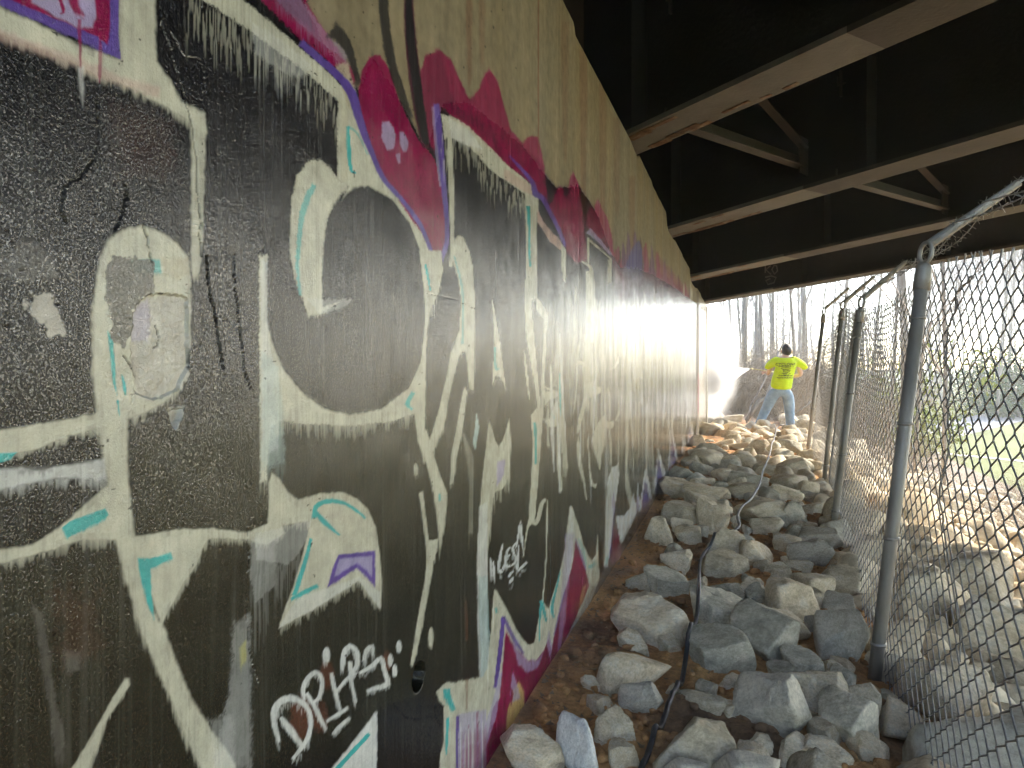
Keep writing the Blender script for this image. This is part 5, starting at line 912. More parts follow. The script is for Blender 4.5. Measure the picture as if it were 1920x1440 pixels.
# ------------------------------------------------------------------ rocks
def rock_material(name, stops, rand=.28):
    m, nt, p = newmat(name)
    co, mp = coords(nt); oi = N(nt, 'ShaderNodeObjectInfo')
    mv = N(nt, 'ShaderNodeMath', operation='MULTIPLY'); mv.inputs[1].default_value = 53; nt.links.new(oi.outputs['Random'], mv.inputs[0]); nt.links.new(mv.outputs[0], mp.inputs['Location'])
    n = N(nt, 'ShaderNodeTexNoise', Scale=1.7, Detail=8, Roughness=.66); nt.links.new(co, n.inputs['Vector']); col = ramp(nt, n.outputs[0], stops)
    n2 = N(nt, 'ShaderNodeTexNoise', Scale=10, Detail=9, Roughness=.75); nt.links.new(co, n2.inputs['Vector'])
    mr = N(nt, 'ShaderNodeMapRange'); mr.inputs[1].default_value = .3; mr.inputs[2].default_value = .7; mr.inputs[3].default_value = .62; mr.inputs[4].default_value = 1.27; nt.links.new(n2.outputs[0], mr.inputs[0])
    r2 = N(nt, 'ShaderNodeMapRange'); r2.inputs[3].default_value = 1-rand*.7; r2.inputs[4].default_value = 1+rand; nt.links.new(oi.outputs['Random'], r2.inputs[0])
    ml = N(nt, 'ShaderNodeMath', operation='MULTIPLY'); nt.links.new(mr.outputs[0], ml.inputs[0]); nt.links.new(r2.outputs[0], ml.inputs[1])
    mx = N(nt, 'ShaderNodeVectorMath', operation='SCALE'); nt.links.new(col, mx.inputs[0]); nt.links.new(ml.outputs[0], mx.inputs['Scale'])
    nt.links.new(mx.outputs[0], p.inputs['Base Color']); p.inputs['Roughness'].default_value = .95; p.inputs['Specular IOR Level'].default_value = .15
    bu = N(nt, 'ShaderNodeBump', Strength=.55, Distance=.02); nt.links.new(n2.outputs[0], bu.inputs['Height']); nt.links.new(bu.outputs[0], p.inputs['Normal'])
    return m
RM = [rock_material('grey_riprap', [(.3, (0.364, 0.302, 0.211)), (.5, (0.585, 0.486, 0.347)), (.66, (0.62, 0.549, 0.437)), (.8, (0.598, 0.438, 0.272))]),
      rock_material('tan_riprap', [(.3, (0.377, 0.297, 0.2)), (.5, (0.598, 0.484, 0.34)), (.68, (0.62, 0.56, 0.454)), (.82, (0.546, 0.35, 0.189))]),
      rock_material('blue_grey_riprap', [(.3, (0.286, 0.255, 0.196)), (.5, (0.455, 0.41, 0.316)), (.7, (0.62, 0.549, 0.437))]),
      rock_material('pale_riprap', [(.3, (0.38, 0.339, 0.268)), (.5, (0.5, 0.452, 0.365)), (.75, (0.58, 0.527, 0.435))]),
      rock_material('white_chalky_rock', [(.3, (.66, .64, .59)), (.6, (.77, .75, .70)), (.8, (.56, .54, .49))], .05)]
def rock_mesh(seed, sub, mat, pw=60):
    bm = bmesh.new(); bmesh.ops.create_icosphere(bm, subdivisions=sub, radius=1); bm.verts.ensure_lookup_table()
    D_ = np.array([v.co[:] for v in bm.verts]); Fi = np.array([[v.index for v in f.verts] for f in bm.faces]); bm.free()
    r = np.random.RandomState(seed)
    k = r.randint(7, 12); nrm = r.normal(size=(k, 3)); nrm /= np.linalg.norm(nrm, axis=1)[:, None]
    nrm = np.concatenate([nrm, [[0, 0, -1], [r.normal()*.15, r.normal()*.15, 1]]]); nrm /= np.linalg.norm(nrm, axis=1)[:, None]
    dd = r.uniform(.52, .95, len(nrm)); dd[-2:] = r.uniform(.6, .8)
    q = (D_@nrm.T)/dd[None, :]                 # 1/r per plane
    inv = (np.sum(np.maximum(q, 0)**pw, 1))**(1./pw)
    rad = 1/np.maximum(inv, .6)
    P_ = D_*rad[:, None]
    off = r.uniform(-50, 50, 3)
    nz = np.array([mnoise.fractal(Vector(p*2.1+off), .8, 2.2, 5) for p in P_]) if sub <= 4 else np.array([mnoise.fractal(Vector(p*2.1+off), .75, 2.2, 6) for p in P_])
    st = np.array([mnoise.noise(Vector((p[0]*.6+off[0], p[1]*.6, p[2]*9))) for p in P_])
    P_ = P_+D_*(nz*.05+st*.018*r.uniform(0, 1.5))[:, None]
    lo, hi = P_.min(0), P_.max(0); P_ = (P_-(lo+hi)/2)/((hi-lo)/2)
    return mesh_np('rock', P_, Fi, mat, False)
NEAR = [rock_mesh(100+i, 5, RM[[0, 1, 2, 0, 3, 1, 0, 2][i]]) for i in range(8)]
MID = [rock_mesh(200+i, 4, RM[[0, 1, 2, 0, 3, 1, 0, 2, 1, 0][i]]) for i in range(10)]
WHITE = rock_mesh(304, 5, RM[4], 12)
FAR = [rock_mesh(400+i, 3, RM[[0, 1, 3, 0, 1, 2][i]]) for i in range(6)]
rr = random.Random(77)
F_ = 1440.
def ray(x, y):
    l = (x-960)/F_; u = (690-y)/F_
    return Vector((l*CT-ST, CT+l*ST, u))
def proj(X, Y, Z):
    lat = X*CT+Y*ST; z = Y*CT-X*ST
    return (960+F_*lat/z, 690-F_*(Z-1.05)/z, z)
def on_ground(x, y):
    r = ray(x, y); t = .8
    while t < 60:
        p = Vector((0, 0, 1.05))+r*t
        if p.z <= Hf(p.x, p.y): return p, t
        t += .01*max(1, t)
    return p, t
placed = []
SPEC = {0: ('chalk white rock standing at the bottom edge beside the hose', 'W'), 1: ('brown rounded rock at the foot of the magenta paint, bottom edge', 1), 2: ('pale triangular cracked rock beside the hose', 4), 3: ('large grey angular boulder at the bottom edge right of the hose', 0),
        4: ('large pale boulder with a long sloping top on orange soil', 4), 7: ('big tan lumpy boulder half buried beside the hose', 1), 8: ('rounded blue grey boulder touching the hose', 2), 9: ('grey block resting below the rounded blue grey boulder', 2),
        10: ('large blue grey boulder with a flat split face near the fence', 7), 11: ('rough tan boulder against the foot of the fence', 5), 12: ('dark blue grey egg shaped rock alone on the bare soil', 2), 15: ('long low grey slab beside the hose', 3), 16: ('sharp pointed grey rock that the hose disappears behind', 0),
        20: ('broad rounded boulder close to the wall foot', 3), 21: ('tall narrow upright rock among the bench boulders', 3), 24: ('pale angular boulder near the second fence post', 4), 27: ('pale jagged boulder beside the base of the second fence post', 4), 71: ('dark upright slab leaning at the base of the nearest fence post', 2), 78: ('long tan boulder below the nearest fence post', 1), 34: ('large brown boulder beside the wall foot halfway along', 1)}
nr = 0
def put_rock(me, loc, sc, rz, tilt, lab, grp):
    global nr
    o = obj('rock', me); o.location = loc; o.scale = sc; o.rotation_euler = (tilt[0], tilt[1], rz); tag(o, lab, 'rock', grp); nr += 1
    return o
for i, (cx, cy, wpx, hpx) in enumerate(ROCKS):
    p, t = on_ground(cx, cy+hpx*.36)
    sx = wpx/F_*t/2; sz = hpx/F_*t/2
    sy = (sx*.6+sz*.55)
    lab, mi = SPEC.get(i, (None, None))
    if mi == 'W': me = WHITE
    elif mi is not None: me = NEAR[mi]
    else: me = NEAR[rr.randrange(8)] if t < 4.5 else MID[rr.randrange(10)]
    if lab is None:
        if t > 9: lab = 'small angular rock on the crest of rubble near the worker'
        elif p.x > .25: lab = 'grey angular rock piled along the foot of the chain link fence'
        elif t < 3.4: lab = 'grey angular rock on bare soil in the foreground between wall and fence'
        else: lab = 'angular grey rock in the rubble midway between wall and fence'
    rz = YAW+rr.uniform(-.35, .35)
    fw = Vector((-ST, CT, 0))
    loc = Vector((p.x, p.y, 0))+fw*sy*.55
    bz = Hf(loc.x, loc.y)
    o = put_rock(me, (loc.x, loc.y, max(bz+sz*.55, 1.05+(690-cy)/F_*(t+sy*.3))), (sx*1.05, sy*1.05, sz*1.08), rz, (rr.uniform(-.15, .15), rr.uniform(-.2, .2)), lab, None if i in SPEC else 'rubble between wall and fence')
    placed.append((loc.x, loc.y, max(sx, sy)))
def free(x, y, r, k=.75): return all((x-a)**2+(y-b)**2 > (k*(r+c))**2 for a, b, c in placed)
# filler on the bench
cnt = 0
for _ in range(6000):
    y = 2.1+13*rr.random()**1.7; fx = fenceX(y); x = rr.uniform(-.55, fx+.12)
    dens = np.interp(x, [-.6, -.3, -.05, fx], [.04, .18, .9, 1]) if y < 5.2 else np.interp(x, [-.6, -.45, -.25, fx], [.15, .5, 1, 1])
    if rr.random() > dens: continue
    r = rr.choice([.03, .04, .05, .06, .075, .09, .11, .13, .15] if y < 6 else [.06, .08, .09, .11, .13, .15, .17])
    if not free(x, y, r, .72): continue
    placed.append((x, y, r)); sc = (r*rr.uniform(.9, 1.25), r*rr.uniform(.8, 1.1), r*rr.uniform(.55, .85))
    me = rr.choice(MID if y < 7 else FAR)
    put_rock(me, (x, y, Hf(x, y)+sc[2]*.42), sc, rr.uniform(0, 6.28), (rr.uniform(-.3, .3), rr.uniform(-.3, .3)), 'small rock wedged among larger rubble between wall and fence' if y > 3.4 else 'small loose rock on the foreground soil beside the wall', 'rubble between wall and fence'); cnt += 1
    if cnt >= 190: break
# riprap on the slope beyond the fence
cand = []
for _ in range(30000):
    y = rr.uniform(.2, 21); fx = fenceX(y); x = rr.uniform(fx+.02, 5.6)
    r = rr.choice([.09, .12, .14, .16, .18, .21, .24, .28]); 
    if rr.random() < .45: r *= .6
    z = Hf(x, y); u, v, dep = proj(x, y, z) if y*CT-x*ST > .3 else (9e9, 0, 9)
    if not (1380 < u < 2080 and 600 < v < 1600): continue
    if not free(x, y, r, .60): continue
    placed.append((x, y, r)); cand.append((x, y, z, r, dep, r/dep))
cand.sort(key=lambda c: -c[5])
Vj, Fj, bj = [], [], 0
fv = [(np.array([v.co[:] for v in m.vertices]), np.array([p.vertices[:] for p in m.polygons])) for m in FAR]
for i, (x, y, z, r, dep, a) in enumerate(cand):
    sc = (r*rr.uniform(.95, 1.35), r*rr.uniform(.85, 1.15), r*rr.uniform(.6, .9)); rz = rr.uniform(0, 6.28); loc = (x, y, z+sc[2]*.35)
    if nr < 300:
        me = rr.choice(NEAR if dep < 3 else MID if dep < 9 else FAR)
        put_rock(me, loc, sc, rz, (rr.uniform(-.35, .35), rr.uniform(-.1, .5)), 'boulder of the riprap slope seen through the nearest fence panel' if y < 3.4 else 'boulder of the riprap slope beyond the second fence panel', 'riprap on the slope beyond the fence')
    else:
        v, f = rr.choice(fv); c, s = math.cos(rz), math.sin(rz); q = v*np.array(sc); q = np.stack([q[:, 0]*c-q[:, 1]*s+loc[0], q[:, 0]*s+q[:, 1]*c+loc[1], q[:, 2]+loc[2]], 1)
        Vj.append(q); Fj.append(f+bj); bj += len(q)
print('rocks', nr, 'slope cand', len(cand))
if Vj: tag(obj('riprap_rocks', mesh_np('riprap_rocks', np.concatenate(Vj), np.concatenate(Fj), RM[1])), 'mass of smaller riprap rocks further down the bank', 'rocks', None, 'stuff')
# gravel and clods on the soil
Vj, Fj, bj = [], [], 0
fv3 = []
for sd_ in range(4):
    m3 = rock_mesh(500+sd_, 2, RM[1]); fv3.append((np.array([v.co[:] for v in m3.vertices]), np.array([p.vertices[:] for p in m3.polygons]))); bpy.data.meshes.remove(m3)
for _ in range(3200):
    y = 1.9+9*rr.random()**1.6; fx = fenceX(y); x = rr.uniform(-.64, fx+.1); r = .004+.022*rr.random()**4
    v, f = rr.choice(fv3); rz = rr.uniform(0, 6.28); c, s = math.cos(rz), math.sin(rz); q = v*np.array((r*1.2, r, r*.7)); zz_ = float(Hb(np.array([x]), np.array([y]))[0])+r*.3
    Vj.append(np.stack([q[:, 0]*c-q[:, 1]*s+x, q[:, 0]*s+q[:, 1]*c+y, q[:, 2]+zz_], 1)); Fj.append(f+bj); bj += len(q)
tag(obj('gravel', mesh_np('gravel', np.concatenate(Vj), np.concatenate(Fj), M['soil'])), 'fine gravel and clods scattered on the clay soil', 'gravel', None, 'stuff')
# dry leaves and twigs blown against the wall foot
Vj, Fj = [], []
for _ in range(900):
    y = 1.9+10*rr.random()**1.5; x = -.65+.9*rr.random()**2.2; s_ = rr.uniform(.008, .02); a = rr.uniform(0, 6.28); z = float(Hb(np.array([x]), np.array([y]))[0])+.006
    c, s = math.cos(a), math.sin(a); b = len(Vj); cu = rr.uniform(.002, .009)
    for (u, v, h) in ((-1, 0, cu), (0, .5, 0), (1, 0, cu), (0, -.5, 0)): Vj.append((x+(u*c-v*s)*s_, y+(u*s+v*c)*s_, z+h))
    Fj += [(b, b+1, b+3), (b+1, b+2, b+3)]
M['deadleaf'] = simple('dry_leaf', [(.3, (.16, .10, .055)), (.7, (.36, .26, .16))], 9, .9, 0, 0)
tag(obj('leaf_litter', mesh_np('leaf_litter', np.array(Vj), np.array(Fj), M['deadleaf'])), 'dry leaves scattered on the soil at the wall foot', 'leaf litter', None, 'stuff')
# ------------------------------------------------------------------ pressure washer hose over the rubble
deps = bpy.context.evaluated_depsgraph_get()
def drop(x, y, zmax=1.0):
    hit, loc, nrm, idx, ob, mt = scene.ray_cast(deps, Vector((x, y, zmax)), Vector((0, 0, -1)))
    return loc.z if hit else Hf(x, y)
bpy.context.view_layer.update(); deps = bpy.context.evaluated_depsgraph_get()
hp = []
for (x, y, hh) in HOSE:
    r = ray(x, y); t = (1.05-hh)/(-r.z); hp.append(Vector((0, 0, 1.05))+r*t)
pts = []
for i in range(len(hp)-1):
    p0, p1, p2, p3 = hp[max(i-1, 0)], hp[i], hp[i+1], hp[min(i+2, len(hp)-1)]
    for k in range(10):
        t = k/10; pts.append(.5*(2*p1+(p2-p0)*t+(2*p0-5*p1+4*p2-p3)*t*t+(3*p1-p0-3*p2+p3)*t**3))
pts.append(hp[-1])
zs = [max(q.z, drop(q.x, q.y, .8)+.011) if q.y < 14.5 else q.z for q in pts]
for _ in range(14): zs = [max(zs[i], (zs[max(i-1, 0)]+zs[min(i+1, len(zs)-1)])/2-.002) for i in range(len(zs))]
for q, z_ in zip(pts, zs): q.z = z_
mb = MB(); mb.tube(pts, [.009]*len(pts), 10)
tag(mb.build('pressure_hose', M['hose'], None, True), 'thin black pressure washer hose snaking over the rocks to the worker', 'hose')
# ------------------------------------------------------------------ chain link fence
POSTS = [((.36, .55, -.16), (.56, .61, 1.33)), ((.466, 3.19, -.20), (.66, 3.25, 1.476)), ((.595, 5.841, -.16), (.793, 5.90, 1.502)), ((.735, 7.956, -.1), (.91, 8.005, 1.641)), ((.725, 9.934, -.1), (.927, 9.995, 1.728))]
fence = tag(empty('chain_link_fence', (.466, 3.19, -.1)), 'leaning galvanised chain link fence with barbed wire arms along the top of the bank', 'fence')
FO = Vector(fence.location)
def fbuild(mb, name, mat, parent=None, smooth=True):
    o = mb.build(name, mat, parent or fence, smooth)
    if parent is None: o.location = -FO
    return o
for i, (a, b_) in enumerate(POSTS):
    a, b_ = Vector(a), Vector(b_); ax = (b_-a).normalized()
    mb = MB(); mb.tube([a-ax*.2, b_-ax*.09], .0245 if i == 1 else .0225, 14); po = fbuild(mb, 'post', M['galv'])
    # cap: sleeve narrowing to an open eye
    mb = MB(); c0 = b_-ax*.13
    mb.tube([c0, c0+ax*.05, c0+ax*.085, c0+ax*.10], [.030, .030, .028, .020], 14); fbuild(mb, 'post_cap', M['galv'], po).location = (0, 0, 0)
    mb = MB(); cen = b_+ax*.012; u = ax; v = (Vector((1, 0, 0))*.5+Vector((0, -1, 0))*.85); v = (v-u*v.dot(u)).normalized()
    nrm = u.cross(v)
    ring = [cen+(u*math.cos(t)*.040+v*math.sin(t)*.031) for t in [2*math.pi*k/20 for k in range(21)]]
    mb.tube(ring, .0085, 8, False); q = fbuild(mb, 'cap_eye', M['galv'], po); q.location = (0, 0, 0)
    arm_d = Vector((.80, -.06, .58)).normalized() if i == 1 else Vector((.74, 0, .67)).normalized()
    mb = MB(); s0 = cen+Vector((.012, 0, .03)); L = .36
    mb.tube([s0, s0+arm_d*L*.5, s0+arm_d*L], [.019, .017, .014], 8); mb.bar(s0+arm_d*.04, s0+arm_d*(L+.02), Vector((0, .019, 0)), Vector((-.58, 0, .8))*.004)
    q = fbuild(mb, 'barb_arm', M['galv'], po, False); q.location = (0, 0, 0)
    for h in (.12, .36, .62, .86):
        c1 = a+(b_-a)*h; mb = MB(); mb.tube([c1+Vector((0, 0, -.006)), c1+Vector((0, 0, .006))], .029, 12); q = fbuild(mb, 'tie_band', M['wire'], po); q.location = (0, 0, 0)
# mesh panels
PHH, PH = .112, .070
def panel(i, seg, sides, rad, last=False):
    a0, a1 = map(Vector, POSTS[i]); b0, b1 = map(Vector, POSTS[i+1])
    off = Vector((.036, 0, 0))
    L = (b0-a0).length; Hh = ((a1-a0).length+(b1-b0).length)/2
    nw = int(L/(PHH/2)); nv = int((Hh-.02)/PH)
    V, Fc = [], []
    rp = random.Random(i+3)
    def P(u, v, dn):
        # u along 0..1, v height 0..1 ; slack cloth
        lo = a0.lerp(b0, u)+off; hi = a1.lerp(b1, u)+off
        sag = .03*math.sin(math.pi*u)*v
        p = lo.lerp(hi, v); w_ = (.006*math.sin(3.1*u*math.pi+i)*math.sin(2.2*v+.4)+.003*math.sin(9*u+7*v+i))*min(1, 6*u*(1-u)+.1)
        p.x += w_+dn; p.z -= sag+.012*math.sin(11*u+2*v)*(1 if i == 0 else .5)
        p.y += .008*math.sin(13*v+5*u+i)
        return p
    from math import cos, sin, pi
    for k in range(nw):
        uc = (k+.5)*(PHH/2)/L; ph = k % 2
        path = []
        for h in range(nv*2+1):
            sgn = 1 if (h+ph) % 2 == 0 else -1
            vh = h*PH/2
            # bend: a short loop around the neighbour
            for (du, dv, dn) in ((.44, -.16, .0012*sgn), (.535, 0, 0), (.44, .16, -.0012*sgn)) if seg == 3 else ((.53, 0, .0008*sgn),):
                vv = (vh+dv*PH*.5)/Hh
                if vv < 0 or vv > 1.01: continue
                path.append(P(min(max(uc+sgn*du*(PHH/2)/L, 0), 1), vv, dn))
        if i in (0,) or True:
            # twisted barb at the selvage
            e = path[-1]; path.append(e+Vector((rp.uniform(-.008, .008), rp.uniform(-.006, .006), .022)))
        b = len(V); n = len(path)
        for j, p in enumerate(path):
            t = (path[min(j+1, n-1)]-path[max(j-1, 0)]).normalized(); u_ = t.cross(Vector((1, 0, 0))).normalized(); v_ = Vector((1, 0, 0))
            for s_ in range(sides):
                an = 2*pi*s_/sides; V.append(p+(u_*cos(an)+v_*sin(an))*rad)
        for j in range(n-1):
            for s_ in range(sides):
                s2 = (s_+1) % sides; Fc.append((b+j*sides+s_, b+j*sides+s2, b+(j+1)*sides+s2, b+(j+1)*sides+s_))
    me = mesh_np('mesh_panel', np.array([tuple(v) for v in V]), np.array(Fc), M['wire'], True)
    o = obj('mesh_panel', me, fence); o.location = -FO; o['kind'] = 'stuff'
panel(0, 3, 5, .0023); panel(1, 3, 4, .0022); panel(2, 1, 4, .0021); panel(3, 1, 3, .0021)
# barbed wire strands
rb = random.Random(9)
for s_ in range(3):
    mb = MB(); pts = []
    for i, (a, b_) in enumerate(POSTS):
        b_ = Vector(b_); ad = Vector((.80, -.06, .58)).normalized() if i == 1 else Vector((.74, 0, .67)).normalized()
        pts.append(b_+Vector((.012, 0, .06))+ad*(.10+.12*s_))
    for i in range(len(pts)-1):
        a, c = pts[i], pts[i+1]; n = 26; seg_ = []
        for k in range(n+1):
            t = k/n; p = a.lerp(c, t); p.z -= .05*math.sin(math.pi*t)*(1+.5*s_); p.x += .006*math.sin(17*t+s_); seg_.append(p)
        mb.tube(seg_, .0017, 4); mb.tube([p+Vector((.0028*math.sin(k*2.2), 0, .0028*math.cos(k*2.2))) for k, p in enumerate(seg_)], .0014, 4)
        L = (c-a).length; nb = int(L/.115)
        for k in range(nb):
            t = (k+.5)/nb; p = a.lerp(c, t); p.z -= .05*math.sin(math.pi*t)*(1+.5*s_); p.x += .006*math.sin(17*t+s_); an = rb.uniform(0, 3.14)
            for e in (0, 1.5):
                d_ = Vector((math.cos(an+e), .3*rb.uniform(-1, 1), math.sin(an+e)))*.02; mb.tube([p-d_, p+d_], .0014, 3)
            mb.tube([p-Vector((0, .006, 0)), p+Vector((0, .006, 0))], .0042, 5)
    fbuild(mb, 'barbed_wire', M['wire'])
# vine climbing the outside of the nearest panel
vp = [(1768, 985, 2.75), (1762, 930, 2.72), (1770, 880, 2.7), (1782, 820, 2.66), (1776, 760, 2.66), (1784, 706, 2.66), (1772, 675, 2.66), (1775, 640, 2.66), (1784, 600, 2.64), (1792, 575, 2.6), (1795, 548, 2.58), (1812, 528, 2.5), (1828, 512, 2.45)]
def atp(x, y, z): r = ray(x, y); return Vector((0, 0, 1.05))+r*z
vn = tag(empty('climbing_vine', atp(1768, 985, 2.75)), 'thin dark leafless vine twisting up through the nearest fence panel', 'vine')
vv = [atp(*p) for p in vp]; o0 = Vector(vn.location)
pts = []
for i in range(len(vv)-1):
    for k in range(5): t = k/5; q = vv[i].lerp(vv[i+1], t); q += Vector((math.sin(i*3+k)*.004, 0, math.cos(i*2+k*1.7)*.004)); pts.append(q-o0)
g0 = Vector((vv[0].x+.05, vv[0].y, Hf(vv[0].x+.05, vv[0].y)-.05))-o0
mb = MB(); mb.tube([g0, g0.lerp(pts[0], .5)+Vector((.03, 0, 0))]+pts, [.0035]*(len(pts)+2), 6); mb.build('main_stem', M['bark'], vn, True)
rv = random.Random(4)
for k in range(9):
    p = pts[rv.randrange(4, len(pts))]; d_ = Vector((rv.uniform(-.05, .05), rv.uniform(-.15, .15), rv.uniform(-.02, .14))); mb = MB(); mb.tube([p, p+d_*.5+Vector((0, .01, 0)), p+d_], [.002, .0015, .0008], 4); mb.build('side_shoot', M['bark'], vn)
# ------------------------------------------------------------------ person with the spray lance
def skin_mesh(name, verts, edges, radii, mat, parent, sub=2, root=0):
    me = bpy.data.meshes.new(name); me.from_pydata(verts, edges, []); me.update()
    o = obj(name, me, parent); COL.objects.link if False else None
    md = o.modifiers.new('skin', 'SKIN'); md.use_smooth_shade = True
    for i, r in enumerate(radii):
        sv = me.skin_vertices[0].data[i]; sv.radius = (r, r) if not isinstance(r, tuple) else r; sv.use_root = (i == root)
    s = o.modifiers.new('sub', 'SUBSURF'); s.levels = sub; s.render_levels = sub
    dg = bpy.context.evaluated_depsgraph_get(); bpy.context.view_layer.update(); dg.update()
    ev = o.evaluated_get(dg); m2 = bpy.data.meshes.new_from_object(ev); m2.name = name
    o.modifiers.clear(); o.data = m2; m2.materials.clear(); m2.materials.append(mat)
    m2.polygons.foreach_set('use_smooth', [True]*len(m2.polygons))
    bpy.data.meshes.remove(me)
    return o
M['skin'] = simple('skin', [(.3, (.50, .30, .22)), (.7, (.62, .40, .31))], 8, .55, 0, 0)
M['shirt'] = simple('safety_yellow_cotton', [(.3, (.46, .60, .02)), (.7, (.58, .72, .03))], 7, .85, 0, .5, 14, bdist=.03)
M['denim'] = simple('faded_blue_denim', [(.3, (.17, .25, .33)), (.6, (.27, .36, .45)), (.8, (.36, .45, .53))], 9, .9, 0, .5, 16, bdist=.02)
M['hair'] = simple('dark_brown_hair', [(.3, (.012, .009, .008)), (.7, (.03, .022, .018))], 40, .6, 0, .6, 120)
M['boot'] = simple('grey_work_shoe', [(.3, (.10, .09, .08)), (.7, (.2, .18, .16))], 12, .8)
M['print'] = simple('black_shirt_print', [(.3, (.012, .013, .014)), (.7, (.03, .03, .03))], 12, .8, 0, 0)
PX, PY = .70, 15.45; PZ = 1.05-128/F_*14.8
per = tag(empty('person', (PX, PY, PZ), YAW*.2), 'worker seen from behind in a yellow safety shirt and jeans spraying the wall', 'person')
# local: x right, y forward (away from camera), z up
J = dict(hipc=(-.03, 0, .93), spine=(-.01, -.02, 1.10), chest=(.03, .0, 1.30), neckb=(.055, .0, 1.475), neck=(.065, .015, 1.53), head=(.075, .03, 1.63), crown=(.08, .03, 1.705),
         hl=(-.13, 0, .90), kl=(-.31, .05, .50), al=(-.49, -.02, .12), fl=(-.55, .11, .05), hr=(.09, 0, .90), kr=(.13, .04, .49), ar=(.14, -.03, .11), fr=(.17, .12, .04),
         sl=(-.17, .0, 1.43), el=(-.25, .16, 1.20), wl=(-.24, .40, 1.24), sr=(.27, .0, 1.43), er=(.345, .11, 1.18), wr=(.10, .36, 1.14))
def chain(keys, rad, name, mat, sub=2, edges=None, root=0):
    vs_ = [J[k] if isinstance(k, str) else k for k in keys]
    return skin_mesh(name, vs_, edges or [(i, i+1) for i in range(len(vs_)-1)], rad, mat, per, sub, root)
# one continuous body
kb = ['hipc', 'spine', 'chest', 'neckb', 'neck', 'head', 'crown', 'hl', 'kl', 'al', 'fl', 'hr', 'kr', 'ar', 'fr', 'sl', 'el', 'wl', 'sr', 'er', 'wr']
ix = {k: i for i, k in enumerate(kb)}
eb = [(ix[a], ix[b]) for a, b in [('hipc', 'spine'), ('spine', 'chest'), ('chest', 'neckb'), ('neckb', 'neck'), ('neck', 'head'), ('head', 'crown'), ('hipc', 'hl'), ('hl', 'kl'), ('kl', 'al'), ('al', 'fl'), ('hipc', 'hr'), ('hr', 'kr'), ('kr', 'ar'), ('ar', 'fr'), ('neckb', 'sl'), ('sl', 'el'), ('el', 'wl'), ('neckb', 'sr'), ('sr', 'er'), ('er', 'wr')]]
rad = {'hipc': (.15, .11), 'spine': (.14, .10), 'chest': (.15, .11), 'neckb': .075, 'neck': .058, 'head': (.082, .10), 'crown': (.06, .075), 'hl': .085, 'kl': .06, 'al': .042, 'fl': .035, 'hr': .085, 'kr': .06, 'ar': .042, 'fr': .035, 'sl': .06, 'el': .043, 'wl': .028, 'sr': .06, 'er': .045, 'wr': .028}
skin_mesh('body', [J[k] for k in kb], eb, [rad[k] for k in kb], M['skin'], per)
# jeans
kj = ['hipc', (-.02, 0, 1.0), 'hl', (-.22, .035, .70), 'kl', (-.40, .005, .30), (-.485, -.02, .10), 'hr', (.12, .03, .70), 'kr', (.14, 0, .30), (.145, -.03, .085)]
skin_mesh('jeans', [J[k] if isinstance(k, str) else k for k in kj], [(0, 1), (0, 2), (2, 3), (3, 4), (4, 5), (5, 6), (0, 7), (7, 8), (8, 9), (9, 10), (10, 11)],
          [(.20, .15), (.205, .16), .135, .115, .095, .085, .08, .135, .118, .098, .088, .082], M['denim'], per)
# shirt: torso plus short sleeves
ks = [(-.03, -.01, .93), (-.015, -.015, 1.03), (.0, -.015, 1.14), (.03, -.005, 1.30), (.05, .0, 1.42), (.058, .0, 1.47), (-.10, .0, 1.435), (-.19, .04, 1.385), (-.225, .11, 1.30), (.20, .0, 1.435), (.30, .03, 1.385), (.345, .07, 1.29)]
shirt = skin_mesh('shirt', ks, [(0, 1), (1, 2), (2, 3), (3, 4), (4, 5), (4, 6), (6, 7), (7, 8), (4, 9), (9, 10), (10, 11)],
          [(.195, .15), (.205, .16), (.20, .155), (.205, .15), (.165, .115), .085, .105, .08, .066, .105, .083, .07], M['shirt'], per)
for v in shirt.data.vertices:
    k_ = 1.30-.16*max(0, min(1, (v.co.z-1.25)/.15)); v.co.x = .0+(v.co.x-.0)*k_; v.co.z = v.co.z-.05*max(0, min(1, (1.2-v.co.z)/.3))
    f_ = mnoise.fractal(Vector((v.co.x*7, v.co.y*7, v.co.z*4+v.co.x*5)), .9, 2, 3); v.co.y += .016*f_; v.co.x += .010*f_
# hair cap, ears
mb = MB(); bmh = bmesh.new(); bmesh.ops.create_uvsphere(bmh, u_segments=18, v_segments=12, radius=1)
for v in bmh.verts:
    v.co = Vector((v.co.x*.090, v.co.y*.106, v.co.z*.125)); v.co += Vector((0, -.005*(v.co.z < 0), .0))+v.co.normalized()*.004*math.sin(v.co.x*90)*math.cos(v.co.z*80)
bmesh.ops.delete(bmh, geom=[v for v in bmh.verts if v.co.z < -.112 or (v.co.y > .045 and v.co.z < .05)], context='VERTS')
mh = bpy.data.meshes.new('hair'); bmh.to_mesh(mh); bmh.free(); mh.materials.append(M['hair']); mh.polygons.foreach_set('use_smooth', [True]*len(mh.polygons))
h_ = obj('hair', mh, per); h_.location = (.077, .02, 1.655)
for e in (-1, 1):
    mb = MB(); c = Vector((.077+e*.088, .03, 1.63)); mb.tube([c+Vector((0, 0, -.03)), c+Vector((e*.008, -.005, 0)), c+Vector((0, 0, .03))], [.008, .016, .01], 8); mb.build('ear', M['skin'], per, True)
